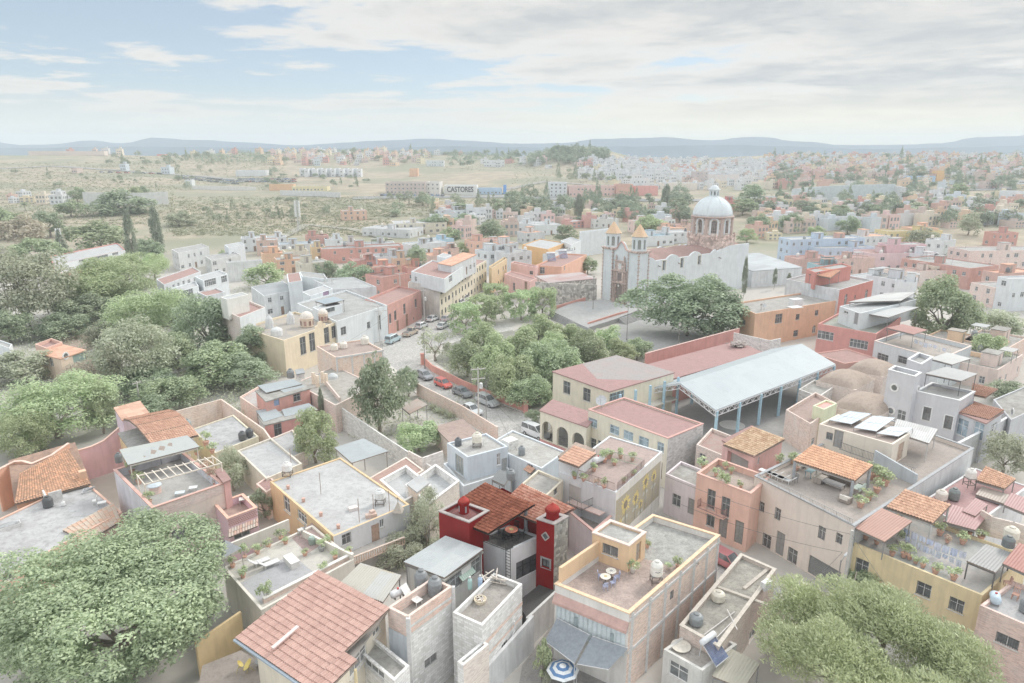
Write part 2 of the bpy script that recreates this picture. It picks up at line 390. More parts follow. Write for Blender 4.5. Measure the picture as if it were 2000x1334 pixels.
def streets():
 flat('street',pp((1120,905),(1040,880),(975,855),(905,812),(850,778),(812,755),(780,728),(748,705),(748,680),(778,660),(812,640),(835,618),(848,596),(868,570),(900,545),(935,520),(952,508),(975,508),(962,522),(945,548),(915,580),(895,605),(882,628),(888,650),(872,668),(842,686),(832,706),(842,722),(900,755),(1020,806),(1080,840),(1130,870)),.012,cobble())
 flat('street',pp((880,655),(985,632),(1005,640),(985,655),(900,672),(872,690)),.008,cobble((198,196,192)))
 flat('street',pp((1120,905),(1300,1010),(1420,1090),(1600,1190),(1700,1240),(1690,1275),(1580,1225),(1400,1115),(1290,1045),(1100,930)),.008,cobble((188,187,186)))
 kb=plain((200,197,192),.9)
 flat('pavement',pp((832,706),(842,722),(900,755),(1020,806),(1034,800),(905,745),(850,712),(846,702)),.13,kb,thick=.2)
 flat('pavement',pp((748,703),(780,728),(812,755),(905,815),(975,857),(966,862),(898,822),(802,762),(770,735),(738,710)),.13,kb,thick=.2)
 flat('pavement',pp((752,677),(778,657),(812,637),(835,615),(827,611),(803,632),(768,653),(745,672)),.13,kb,thick=.2)
 pv=slab((203,203,203),(186,186,186),.2)
 flat('plaza',pp((1175,662),(1235,612),(1300,600),(1460,640),(1470,690),(1330,705),(1240,675)),.02,pv)
 flat('plaza',pp((985,655),(1080,610),(1175,662),(1240,680),(1290,705),(1240,730),(1100,740),(1000,700)),.016,slab((195,190,182),(175,172,165),.3))
 flat('garden_soil',pp((846,704),(880,672),(905,662),(1000,645),(1090,690),(1150,730),(1075,790),(1035,800),(905,745)),.026,slab((172,172,158),(150,150,138),.6))
 flat('school_yard',pp((1190,880),(1110,800),(1270,720),(1500,690),(1640,745),(1560,850),(1400,900)),.02,slab((196,195,194),(178,177,176),.3))
# ---------------------------------------------------------------- roofs made of tiles or sheets
def profile_roof(name,e0,e1,r1,r0,mat,parent,kind='tile',pitch=None,row=None,amp=None,under=None,thick=.09):
 e0,e1,r1,r0=map(Vector,(e0,e1,r1,r0))
 U=max((e1-e0).length,(r1-r0).length);V=max((r0-e0).length,(r1-e1).length)
 d={'tile':(.27,.42,.066),'metal':(.24,50,.014),'coarse':(.5,.8,.08),'flat':(1.0,50,.004)}[kind]
 pitch=pitch or d[0];row=row or d[1];amp=amp or d[2]
 nu=max(2,round(U/pitch));nv=max(1,round(V/row));K=6 if kind=='tile' else 4
 fu=np.arange(nu*K+1)/(nu*K);ph=(fu*nu)%1.0
 if kind in('tile','coarse'):off=np.where(ph<.62,np.sin(np.clip(ph/.62,0,1)*np.pi),-.45*np.sin((ph-.62)/.38*np.pi))
 else:off=np.sin(ph*2*np.pi)
 fv=[];lift=[]
 for j in range(nv):fv+=[j/nv,(j+1)/nv];lift+=[.055 if nv>1 else 0,0]
 fv=np.array(fv);lift=np.array(lift)
 E0,E1,R1,R0=(np.array(p)for p in(e0,e1,r1,r0))
 nrm=np.cross(E1-E0,R0-E0);nrm/=np.linalg.norm(nrm)
 if nrm[2]<0:nrm=-nrm
 a=E0[None]+(E1-E0)[None]*fu[:,None];b=R0[None]+(R1-R0)[None]*fu[:,None]
 p=a[None]*(1-fv)[:,None,None]+b[None]*fv[:,None,None]
 rs=random.Random(int(abs(e0 .x*91+e0 .y*37))+nu)
 jit=np.array([[rs.uniform(-.012,.012)for _ in range(nu)]for _ in range(nv)])if kind=='tile' else np.zeros((nv,nu))
 jj=jit[np.repeat(np.arange(nv),2)][:,np.minimum((fu*nu).astype(int),nu-1)]
 p=p+nrm*(off[None]*amp+lift[:,None]+jj)[...,None]
 nuv=len(fu);nvv=len(fv);vs=p.reshape(-1,3)
 i,j=np.meshgrid(np.arange(nuv-1),np.arange(nvv-1));q=(j*nuv+i).ravel()
 fs=np.stack([q,q+1,q+nuv+1,q+nuv],1)
 uvu=np.broadcast_to(fu[None]*nu,(nvv,nuv));uvv=np.broadcast_to((np.arange(nvv)//2+.5)[:,None],(nvv,nuv))if nv>1 else np.broadcast_to((fv*V)[:,None],(nvv,nuv))
 uv=np.stack([uvu,uvv],-1).reshape(-1,2)
 org=ORG[parent.name]if parent else Vector(e0)
 me=bpy.data.meshes.new(name);me.from_pydata((vs-np.array(org)).tolist(),[],fs.tolist())
 me.materials.append(mat)
 fl=(fs+0).ravel();l=me.uv_layers.new(name='UVMap');lu=uv[fl].copy()
 cen=np.repeat(uv[fs].mean(1),4,0);lu=cen+(lu-cen)*.2 if nv>1 else lu
 l.data.foreach_set('uv',lu.astype(np.float32).ravel())
 o=link(name,me,parent,org)
 if under is not False:
  m=MB();dn=Vector(nrm)*(thick+amp*.6);t=Vector(nrm)*-(amp+.012)
  top=[e0+t,e1+t,r1+t,r0+t];bot=[v-dn for v in top]
  m.add(top+bot,[(0,1,2,3),(7,6,5,4)]+[(k,k+4,(k+1)%4+4,(k+1)%4)for k in range(4)])
  m.build('roof_deck',under or plain((150,135,125)),o if parent else o,org=org)
 return o
# ---------------------------------------------------------------- walls with real openings
WHITE=(232,233,234)
def frame_mat(c):return plain(c,.5)
def inset(pts,t):
 n=len(pts);out=[]
 for i in range(n):
  a,b,c=pts[i-1],pts[i],pts[(i+1)%n]
  d1=(b-a).to_2d().normalized();d2=(c-b).to_2d().normalized()
  n1=Vector((-d1 .y,d1 .x));n2=Vector((-d2 .y,d2 .x));k=1+n1 .dot(n2)
  o=(n1+n2)*(t/max(k,.3));out.append(Vector((b.x+o.x,b.y+o.y,b.z)))
 return out
def facade(mb,A,B,z0,z1,ops,depth=.16):
 L=(B-A).to_2d().length;t=Vector(((B.x-A.x)/L,(B.y-A.y)/L,0));n=Vector((t.y,-t.x,0))
 pt=lambda u,z,k=0:Vector((A.x+t.x*u-n.x*k,A.y+t.y*u-n.y*k,z))
 us=sorted({0.0,L}|{o['u']-o['w']/2 for o in ops}|{o['u']+o['w']/2 for o in ops})
 zs=sorted({z0,z1}|{o['z']for o in ops}|{o['z']+o['h']for o in ops})
 us=[u for u in us if 0<=u<=L];zs=[z for z in zs if z0<=z<=z1]
 for i in range(len(us)-1):
  if us[i+1]-us[i]<1e-4:continue
  cu=(us[i]+us[i+1])/2
  for j in range(len(zs)-1):
   if zs[j+1]-zs[j]<1e-4:continue
   cz=(zs[j]+zs[j+1])/2
   if any(abs(cu-o['u'])<o['w']/2 and o['z']<cz<o['z']+o['h']for o in ops):continue
   mb.quad(pt(us[i],zs[j]),pt(us[i+1],zs[j]),pt(us[i+1],zs[j+1]),pt(us[i],zs[j+1]))
 for o in ops:
  u0,u1,a,b=o['u']-o['w']/2,o['u']+o['w']/2,o['z'],o['z']+o['h'];k=o.get('depth',depth)
  mb.quad(pt(u0,a),pt(u1,a),pt(u1,a,k),pt(u0,a,k));mb.quad(pt(u0,b),pt(u0,b,k),pt(u1,b,k),pt(u1,b))
  mb.quad(pt(u0,a),pt(u0,a,k),pt(u0,b,k),pt(u0,b));mb.quad(pt(u1,a),pt(u1,b),pt(u1,b,k),pt(u1,a,k))
  if o['kind'][0]=='a':
   r=o['w']/2;zc=b-r;S=12
   arc=[(o['u']-r*math.cos(math.pi*s/S),zc+r*math.sin(math.pi*s/S))for s in range(S+1)]
   for(ua,za),(ub,zb)in zip(arc,arc[1:]):
    mb.quad(pt(ua,za),pt(ub,zb),pt(ub,b),pt(ua,b));mb.quad(pt(ua,za),pt(ua,za,k),pt(ub,zb,k),pt(ub,zb))
 return pt,t,n
DARK=(128,133,135)
def fill_opening(root,pt,o,fc,pc):
 u,z,w,h,k,kind=o['u'],o['z'],o['w'],o['h'],o.get('depth',.16)-.03,o['kind']
 fc=o.get('fc',fc);pc=o.get('pc',pc)
 if kind[0]in 'wba':
  m=MB();f=.06 if w<2 else.07
  B=lambda u0,z0,u1,z1,k0=k:m.add([pt(u0,z0,k0-.05),pt(u1,z0,k0-.05),pt(u1,z1,k0-.05),pt(u0,z1,k0-.05),pt(u0,z0,k0),pt(u1,z0,k0),pt(u1,z1,k0),pt(u0,z1,k0)],[(0,1,2,3),(0,4,5,1),(1,5,6,2),(2,6,7,3),(3,7,4,0)])
  l,r,b,t=u-w/2,u+w/2,z,z+h
  B(l,b,r,b+f);B(l,t-f,r,t);B(l,b+f,l+f,t-f);B(r-f,b+f,r,t-f)
  nm=max(1,round(w/.75))if kind[0]!='a' else 1
  for i in range(1,nm+(nm==1)):B(l+w*i/max(nm,2)-.025,b+f,l+w*i/max(nm,2)+.025,t-f)
  if h>1.0:B(l+f,z+h*.62,r-f,z+h*.62+.045,k-.002)
  fr=m.build('window',frame_mat(fc),root)
  p=MB();p.quad(pt(l,b,k),pt(r,b,k),pt(r,t,k),pt(l,t,k));p.build('pane',glass(pc),fr)
  if kind[0]=='b':
   g=MB()
   for i in range(int(w/.16)+1):g.bar(pt(l+.04+i*.16,b,.02),pt(l+.04+i*.16,t,.02),.022)
   for zz in(b+.1,t-.1):g.bar(pt(l,zz,.02),pt(r,zz,.02),.025)
   g.build('window_bars',plain((95,95,97)),fr)
  if o.get('sill',True)and kind[0]!='a':
   s=MB();s.add([pt(l-.08,b-.09,-.07),pt(r+.08,b-.09,-.07),pt(r+.08,b-.003,-.07),pt(l-.08,b-.003,-.07),pt(l-.08,b-.09,.0),pt(r+.08,b-.09,.0),pt(r+.08,b-.003,.0),pt(l-.08,b-.003,.0)],[(0,1,2,3),(3,2,6,7),(0,4,5,1),(1,5,6,2),(0,3,7,4)]);s.build('sill',plain(o.get('sc',(205,203,200)),.8),fr)
  if o.get('trim'):
   s=MB();q=.16
   T=lambda u0,z0,u1,z1:s.add([pt(u0,z0,-.04),pt(u1,z0,-.04),pt(u1,z1,-.04),pt(u0,z1,-.04),pt(u0,z0,.0),pt(u1,z0,.0),pt(u1,z1,.0),pt(u0,z1,.0)],[(0,1,2,3),(0,4,5,1),(1,5,6,2),(2,6,7,3),(3,7,4,0)])
   T(l-q,b,l-.003,t);T(r+.003,b,r+q,t);T(l-q,t+.003,r+q,t+q);T(l-q,b-q,r+q,b-.095)
   s.build('surround',plain(o['trim'],.8),fr)
 elif kind[0]=='d':
  m=MB();l,r,b,t=u-w/2,u+w/2,z,z+h
  m.quad(pt(l,b,k),pt(r,b,k),pt(r,t,k),pt(l,t,k))
  for i in range(2):
   for j in range(2):
    a0,a1=l+w*(.1+.45*i),l+w*(.45+.45*i);c0,c1=b+h*(.06+.48*j),b+h*(.46+.48*j)
    m.add([pt(a0,c0,k-.03),pt(a1,c0,k-.03),pt(a1,c1,k-.03),pt(a0,c1,k-.03),pt(a0,c0,k),pt(a1,c0,k),pt(a1,c1,k),pt(a0,c1,k)],[(0,1,2,3),(0,4,5,1),(1,5,6,2),(2,6,7,3),(3,7,4,0)])
  d=m.build('door',plain(pc if pc!=DARK else(150,125,108),.6),root)
  hd=MB();hd.bar(pt(r-.14,b+h*.45,k-.08),pt(r-.14,b+h*.52,k-.08),.03);hd.build('handle',plain((120,120,118),.3,metal=.8),d)
 elif kind[0]=='g':
  m=MB();l,r,b,t=u-w/2,u+w/2,z,z+h;nn=max(4,int(h/.18))
  for i in range(nn):
   a,c=b+h*i/nn,b+h*(i+1)/nn
   m.quad(pt(l,a,k),pt(r,a,k),pt(r,c-.02,k-.05),pt(l,c-.02,k-.05));m.quad(pt(l,c-.02,k-.05),pt(r,c-.02,k-.05),pt(r,c,k),pt(l,c,k))
  m.build('shutter',plain(pc,.5),root)
 elif kind[0]=='x':
  m=MB();l,r,b,t=u-w/2,u+w/2,z,z+h
  m.quad(pt(l,b,k),pt(r,b,k),pt(r,t,k),pt(l,t,k));m.build('back_wall',paint(pc),root)
def round_window(root,c,n,r=.55,trim=(232,232,232)):
 n=Vector(n).normalized();t=n.cross(Vector((0,0,1))).normalized();up=Vector((0,0,1));N_=20
 m=MB();R=[(r,.0),(r,.09),(r*.66,.09),(r*.66,.0)]
 vs=[Vector(c)+n*d+(t*math.cos(a)+up*math.sin(a))*q for q,d in R for a in[2*math.pi*k/N_ for k in range(N_)]]
 fs=[(i*N_+k,i*N_+(k+1)%N_,(i+1)*N_+(k+1)%N_,(i+1)*N_+k)for i in range(3)for k in range(N_)]
 m.add(vs,fs);w=m.build('round_window',plain(trim,.8),root)
 p=MB();p.poly([Vector(c)+n*.025+(t*math.cos(2*math.pi*k/N_)+up*math.sin(2*math.pi*k/N_))*r*.68 for k in range(N_)])
 p.build('pane',glass(DARK),w)
class Bld:pass
def auto_ops(L,zb,zt,rnd,kind='w',dens=.75,door=False):
 out=[];h=zt-zb;fl=max(1,round(h/3.0));nc=max(1,int(L/2.9))
 for f in range(fl):
  for i in range(nc):
   if rnd.random()>dens:continue
   u=L*(i+.5)/nc+rnd.uniform(-.25,.25);zz=zb+h*f/fl+.95;w=rnd.choice((.9,1.1,1.1,1.5));hh=rnd.choice((1.1,1.3,1.3))
   if u-w/2<.3 or u+w/2>L-.3 or zz+hh>zt-.25:continue
   if f==0 and door and i==nc//2:out.append(dict(u=u,z=zb+.1,w=1.0,h=2.1,kind='d'));door=False
   else:out.append(dict(u=u,z=zz,w=w,h=hh,kind=kind))
 return out
def bld(label,a,b,c,z,wall,roof,par=.5,base=0.0,ops=(),name='house',cat='house',group=None,cope=None,fc=(225,225,225),pc=DARK,auto='',dens=.75,pt3=None,walls=None,door=True,kind='w',thick=.22,root=None,rnd=None):
 """a, b, c: photo positions of the left, near and right top corners at height z (or world points in pt3)"""
 A,B,Cc=pt3 if pt3 else(P(*a,z),P(*b,z),P(*c,z))
 D=A+Cc-B;D.z=z;pts=[A,B,Cc,D]
 ctr=(A+Cc)/2
 root=root or thing(name,label,cat,(ctr.x,ctr.y,base),group)
 o=Bld();o.root,o.A,o.B,o.C,o.D,o.z,o.zr=root,A,B,Cc,D,z,z-par
 faces=[(A,B),(B,Cc),(Cc,D),(D,A)];per=[[],[],[],[]]
 rnd=rnd or random.Random(len(label)*7+int(abs(A.x)*10))
 for op in ops:
  fi,px,py,w,h=op[:5];kd=op[5]if len(op)>5 else 'w';ex=op[6]if len(op)>6 else{}
  p0,p1=faces[fi];d=ray(px,py);t=(p1-p0).to_2d().normalized();n=Vector((t.y,-t.x))
  s=(n.x*p0 .x+n.y*p0 .y)/(n.x*d[0]+n.y*d[1]);hit=Vector((d[0]*s,d[1]*s,H+d[2]*s))
  u=(hit-p0).to_2d().dot(t);zz=hit.z-h/2;L=(p1-p0).to_2d().length
  if kd=='o':per[fi].append({'u':u,'z':hit.z,'r':w,'kind':'o','n':n,'hit':hit,**ex});continue
  if kd in('d','g')and zz<base+.9:zz=max(zz,base+.06)
  w=min(w,L-.3);u=min(max(u,w/2+.08),L-w/2-.08);zz=max(zz,base+.05)
  h=min(h,z-.12-zz)
  if h>.2:per[fi].append(dict(u=u,z=zz,w=w,h=h,kind=kd,**ex))
 for ch in auto:
  fi=int(ch);p0,p1=faces[fi];per[fi]+=auto_ops((p1-p0).to_2d().length,base,z-par,rnd,kind,dens,door=door and fi==1)
 wm={}
 for fi,(p0,p1)in enumerate(faces):
  mat=(walls or{}).get(fi,wall);key=mat.name
  if key not in wm:wm[key]=(MB(),mat)
  keep=[]
  for q in per[fi]:
   if q['kind']=='o':continue
   if all(abs(q['u']-k['u'])>=(q['w']+k['w'])/2+.02 or q['z']>=k['z']+k['h']+.02 or k['z']>=q['z']+q['h']+.02 for k in keep):keep.append(q)
  f,t,n=facade(wm[key][0],p0,p1,base-.6,z,keep)
  for q in keep:fill_opening(root,f,q,fc,pc)
  for q in per[fi]:
   if q['kind']=='o':round_window(root,q['hit'],(q['n'].x,q['n'].y,0),q['r'],q.get('trim',(232,232,232)))
 ins=inset(pts,thick)
 if par>.05:
  k=list(wm.values())[0][0]
  for i in range(4):
   j=(i+1)%4;a0,a1=ins[i],ins[j]
   k.quad(a1,a0,Vector((a0 .x,a0 .y,z-par)),Vector((a1 .x,a1 .y,z-par)))
  cm=MB()
  if cope:
   q=inset(pts,-.05);r=inset(pts,thick+.04)
   for i in range(4):
    j=(i+1)%4;zt=z+.08
    U=lambda p,zz:Vector((p.x,p.y,zz))
    cm.quad(U(q[i],zt),U(q[j],zt),U(r[j],zt),U(r[i],zt));cm.quad(U(q[i],z-.02),U(q[j],z-.02),U(q[j],zt),U(q[i],zt));cm.quad(U(r[j],z-.02),U(r[i],z-.02),U(r[i],zt),U(r[j],zt))
   cm.build('coping',cope,root)
  else:
   for i in range(4):j=(i+1)%4;k.quad(pts[i],pts[j],ins[j],ins[i])
 for mb,mat in wm.values():mb.build('wall',mat,root)
 rp=ins if par>.05 else inset(pts,-.12)
 m=MB()
 if par>.05:m.poly([Vector((p.x,p.y,z-par))for p in rp])
 else:m.prism([(p.x,p.y)for p in rp],z+.002,z+.16)
 o.roof=m.build('roof',roof,root)
 return o
def mid(label,px,py,z,wl,wr,ang,wall,roof,par=.4,auto='01',**k):
 """a house whose near top corner is seen at (px, py); z is its height above the ground there"""
 d=k.pop('dist',None);zb=0.0
 for _ in range(4):
  B=P(px,py,zb+z)if zb+z<H-3 else G(px,py+10);zb=terrain(B.x,B.y)
 B.z=zb+z
 a=math.radians(ang);e2=Vector((math.cos(a),math.sin(a),0));e1=Vector((math.cos(a+math.pi/2),math.sin(a+math.pi/2),0))
 o=bld(label,None,None,None,zb+z,wall,roof,par,base=zb,auto=auto,pt3=(B+e1*wl,B,B+e2*wr),**k)
 r=random.Random(int(px*3+py));short=' '.join(label.split()[:8]);short=short.rsplit(' ',1)[0]if short.split()[-1]in('a','the','with','of','and','beside','in','at','far','behind','before','before the','below','right','left','small','white','dark')else short
 if par>.05 and min(wl,wr)>4.5:
  s,t=r.uniform(.25,.7),r.uniform(.25,.7);m=MB();c=on(o,s,t);w_,d_=r.uniform(2,min(wr,9)*.42),r.uniform(2,min(wl,9)*.42);h_=r.uniform(2.0,2.5);m.box(c-Vector((0,0,.05)),w_,d_,h_,ang);rm=m.build('roof_room',wall,o.root)
  m=MB();m.box(c+Vector((0,0,h_-.04)),w_+.25,d_+.25,.12,ang);m.build('roof_slab',roof,rm)
  f=Vector((math.sin(a),-math.cos(a),0))*(d_/2+.012);u=e2*.42;b0=c+f;m=MB();m.quad(b0-u,b0+u,b0+u+Vector((0,0,1.9)),b0-u+Vector((0,0,1.9)));m.build('door',plain((165,155,148)),rm)
  if r.random()<.8:
   cn,cc=r.choice((('black',(112,116,120)),('cream',(222,216,204)),('white',(226,226,224)),('grey',(150,155,158))));s2,t2=r.choice(((.15,.2),(.8,.75),(.15,.8),(.85,.3)));tank(on(o,s2,t2),f'{cn} water tank on the {short}',cc,.55,1.25,r.choice((0,0,.5)))
  if r.random()<.5:
   c=on(o,r.choice((.12,.88)),r.uniform(.3,.7));m=MB();w2,d2=r.uniform(2.5,4),r.uniform(2,3)
   for i,j in((-1,-1),(1,-1),(1,1),(-1,1)):p_=c+e2*i*w2*.45+e1*j*d2*.45;m.bar(p_,p_+Vector((0,0,2.1)),.08)
   m.box(c+Vector((0,0,2.1)),w2,d2,.08,ang);m.build('terrace_roof',sheet(r.choice(((214,220,224),(204,170,156),(206,208,208)))),o.root)
  for i in range(r.randrange(1,4)):
   b0=on(o,r.uniform(.05,.95),r.uniform(.05,.95));m=MB();m.tube([b0,b0+Vector((0,0,r.uniform(1.2,2.6)))],.035,5);m.build('vent_pipe',plain((150,145,140)),o.root)
 return o
def on(o,s,t,dz=0.0):
 p=o.B+(o.A-o.B)*s+(o.C-o.B)*t;return Vector((p.x,p.y,o.zr+dz))
def canopy(name,label,cat,pts,mat,kind='metal',post=plain((140,140,142)),pr=.05,floor=0.0,under=None,group=None,posts=(0,1,2,3),beam=True,rails=0):
 """a light roof on posts: pts = eave left, eave right, ridge right, ridge left"""
 c=sum((Vector(p)for p in pts),Vector())/4
 root=thing(name,label,cat,(c.x,c.y,floor),group)
 profile_roof('roof',*pts,mat,root,kind,under=under)
 for i in posts:
  p=Vector(pts[i])+(c-Vector(pts[i]))*.07
  m=MB();m.tube([(p.x,p.y,floor-.02),(p.x,p.y,p.z-.1)],pr,8);m.build('post',post,root)
 if beam:
  for i,j in((0,1),(2,3)):
   p,q=(Vector(pts[i])+(c-Vector(pts[i]))*.05,Vector(pts[j])+(c-Vector(pts[j]))*.05)
   m=MB();m.bar(p-Vector((0,0,.22)),q-Vector((0,0,.22)),.1,.12);m.build('beam',post,root)
 return root
# ---------------------------------------------------------------- things that stand on roofs and terraces
def tank(p,label,c=(95,97,100),r=.55,h=1.3,stand=0.0,kind='round',legs=True,band=None,group='water tanks on the roofs'):
 root=thing('water_tank',label,'water tank',p,group);p=Vector(p)
 if stand>0:
  m=MB()
  for i,j in((-1,-1),(1,-1),(1,1),(-1,1)):m.bar(p+Vector((i*r*.8,j*r*.8,0)),p+Vector((i*r*.8,j*r*.8,stand)),.06)
  for i,j,k,l in((-1,-1,1,-1),(1,-1,1,1),(1,1,-1,1),(-1,1,-1,-1)):
   for zz in(stand,stand*.35):m.bar(p+Vector((i*r*.85,j*r*.85,zz)),p+Vector((k*r*.85,l*r*.85,zz)),.06)
  m.build('stand',plain((120,110,105)),root)
  m=MB();m.box(p+Vector((0,0,stand)),r*1.8,r*1.8,.04);m.build('platform',plain((150,148,145)),root)
 b=stand+.045
 prof=[(r*.94,b),(r,b+.05),(r,b+h*.2),(r*.97,b+h*.22),(r,b+h*.25),(r,b+h*.45),(r*.97,b+h*.47),(r,b+h*.5),(r,b+h*.68),(r*.96,b+h*.72),(r*.72,b+h*.88),(r*.45,b+h*.95)]
 m=MB();m.lathe(p,prof,22);m.build('tank_body',plain(c,.45),root,smooth=False)
 m=MB();m.lathe(p,[(r*.42,b+h*.95),(r*.44,b+h*1.02),(r*.3,b+h*1.05)],18);m.build('lid',plain(mul3(c,.88),.45),root)
 m=MB();m.tube([p+Vector((r*.98,0,b+h*.1)),p+Vector((r+.15,0,b+h*.1)),p+Vector((r+.15,.02,0.02))],.025,6);m.build('pipe',plain((200,200,200)),root)
 if band:m=MB();m.tube([p+Vector((r*1.01*math.cos(a),r*1.01*math.sin(a),b+h*.38+.02*math.sin(a*9)))for a in np.linspace(-2.0,-1.2,9)],.022,5);m.build('marking',plain(band),root)
 return root
def mul3(c,k):return tuple(int(v*k)for v in c)
def gas_tank(p,label,ang=45,L=1.2,r=.3,c=(225,226,228)):
 root=thing('gas_tank',label,'gas tank',p);p=Vector(p);a=math.radians(ang);d=Vector((math.cos(a),math.sin(a),0));up=Vector((0,0,r+.12))
 m=MB();ts=[-.5,-.47,-.4,.4,.47,.5];m.tube([p+up+d*L*t for t in ts],[r*.35,r*.75,r,r,r*.75,r*.35],16);m.build('tank_body',plain(c,.4),root,smooth=True)
 for t in(-.28,.28):m=MB();m.box(p+d*L*t,.08,r*1.5,.2,ang);m.build('foot',plain((150,150,150)),root)
 m=MB();m.lathe(p+up+Vector((0,0,r-.02)),[(.09,0),(.09,.12),(.04,.14)],10);m.build('valve_cap',plain((200,90,90)),root)
 return root
def dish(p,label,r=.4,az=200,c=(190,192,195)):
 root=thing('satellite_dish',label,'satellite dish',p,'satellite dishes');p=Vector(p);a=math.radians(az)
 n=Vector((math.cos(a)*.75,math.sin(a)*.75,.65)).normalized();t=n.cross(Vector((0,0,1))).normalized();u=t.cross(n);cc=p+Vector((0,0,r+.5))
 m=MB();vs=[];fs=[]
 for i,q in enumerate((0.02,.4,.75,1)):
  for k in range(16):b=2*math.pi*k/16;vs.append(cc+(t*math.cos(b)+u*math.sin(b))*r*q+n*(r*.28*q*q))
 for i in range(3):
  for k in range(16):fs.append((i*16+k,i*16+(k+1)%16,(i+1)*16+(k+1)%16,(i+1)*16+k))
 m.add(vs,fs);m.build('reflector',plain(c,.5),root,smooth=True)
 m=MB();m.tube([p,cc-n*.03],.03,6);m.build('mast',plain((140,140,140)),root)
 m=MB();m.tube([cc-u*r*.95+n*r*.25,cc+n*r*1.0],.02,5);m.build('feed_arm',plain((140,140,140)),root)
 return root
def solar_panel(p0,p1,p2,p3,label,c=(196,208,220),group=None,legs=None):
 """corners low-left, low-right, high-right, high-left"""
 q=[Vector(v)for v in(p0,p1,p2,p3)];ce=sum(q,Vector())/4
 root=thing('solar_collector',label,'solar panel',(ce.x,ce.y,min(v.z for v in q)-.1),group)
 n=(q[1]-q[0]).cross(q[3]-q[0]).normalized()
 m=MB();m.add(q+[v-n*.06 for v in q],[(0,1,2,3),(7,6,5,4)]+[(k,k+4,(k+1)%4+4,(k+1)%4)for k in range(4)]);m.build('panel',plain(c,.25),root)
 m=MB();L=lambda s,t:q[0]*(1-s)*(1-t)+q[1]*s*(1-t)+q[2]*s*t+q[3]*(1-s)*t+n*.012
 for i in range(5):m.bar(L(i/4,0),L(i/4,1),.03)
 for i in range(3):m.bar(L(0,i/2),L(1,i/2),.03)
 m.build('frame',plain((225,228,230),.4),root)
 zf=legs if legs is not None else min(v.z for v in q)-.1
 m=MB()
 for v in q:m.bar(v-n*.05,Vector((v.x,v.y,zf)),.05)
 m.build('legs',plain((150,150,150)),root)
 return root
def solar_heater(p,label,ang=45,s=1.0):
 root=thing('solar_water_heater',label,'solar heater',p);p=Vector(p);a=math.radians(ang)
 d=Vector((math.cos(a),math.sin(a),0));f=Vector((math.sin(a),-math.cos(a),0))
 m=MB();hi=p+Vector((0,0,1.25*s))
 m.tube([hi+d*.8*s*t for t in(-1,-.95,.95,1)],[.1*s,.22*s,.22*s,.1*s],14);m.build('tank_body',plain((226,230,236),.4),root,smooth=True)
 m=MB()
 for i in range(14):o=d*(-.7+.108*i)*s;m.tube([hi+o+Vector((0,0,-.1)),p+o+f*1.3*s+Vector((0,0,.15))],.035*s,6)
 m.build('glass_tubes',glass((112,128,165)),root)
 m=MB()
 for t in(-.75,.75):m.bar(hi+d*t*s,p+d*t*s-f*.1,.05);m.bar(hi+d*t*s,p+d*t*s+f*1.35*s,.04)
 m.bar(p+d*.78*s+f*1.33*s+Vector((0,0,.12)),p-d*.78*s+f*1.33*s+Vector((0,0,.12)),.06);m.build('frame',plain((190,192,195)),root)
 return root
def railing(label,pts,h=1.0,c=(110,108,108),gap=.14,name='railing',group=None,knob=False):
 pts=[Vector(p)for p in pts];root=thing(name,label,'railing',pts[0],group);m=MB();r=MB()
 for p,q in zip(pts,pts[1:]):
  L=(q-p).length;n=max(2,int(L/gap))
  for i in range(n+1):o=p+(q-p)*(i/n);m.bar(o,o+Vector((0,0,h)),.022 if i%8 else.045)
  for zz in(h,.08):r.bar(p+Vector((0,0,zz)),q+Vector((0,0,zz)),.045)
 m.build('balusters',plain(c),root);r.build('rail',plain(c),root)
 return root
def wall_thing(label,pts,h,mat,t=.22,name='wall',cap=None,base=None,zs=None):
 """a free-standing wall along pts (world points at its foot)"""
 pts=[Vector(p)for p in pts];root=thing(name,label,'wall',pts[0]);m=MB();c=MB()
 for i,(p,q)in enumerate(zip(pts,pts[1:])):
  d=(q-p).to_2d().normalized();n=Vector((-d.y,d.x,0))*t/2;e=Vector((d.x,d.y,0))*(t/2-.004 if i else 0)
  p=p-e*(1 if i else 0)
  h0,h1=(h[i],h[i+1])if isinstance(h,(list,tuple))else(h,h);dn=Vector((0,0,-.4))
  vs=[p+n+dn,p-n+dn,q-n+dn,q+n+dn,p+n+Vector((0,0,h0)),p-n+Vector((0,0,h0)),q-n+Vector((0,0,h1)),q+n+Vector((0,0,h1))]
  m.add(vs,[(0,1,2,3),(7,6,5,4),(0,4,5,1),(1,5,6,2),(2,6,7,3),(3,7,4,0)])
  if cap:c.bar(p+Vector((0,0,h0+.045)),q+Vector((0,0,h1+.045)),t+.12,.09)
 m.build('wall_body',mat,root)
 if cap:c.build('coping',cap,root)
 return root
def stairs(label,a,b,up,n,rise,run,mat,z0=0.0):
 """a, b ends of the bottom step; up = horizontal direction of climb"""
 a,b,up=Vector(a),Vector(b),Vector(up).normalized();m=MB()
 for i in range(n):
  q=[a+up*run*i,b+up*run*i,b+up*run*(i+1),a+up*run*(i+1)]
  m.prism([(v.x,v.y)for v in q],z0-.3,z0+rise*(i+1))
 o=m.build('stairs',mat,org=(a+b)/2);return tag(o,label,'stairs')
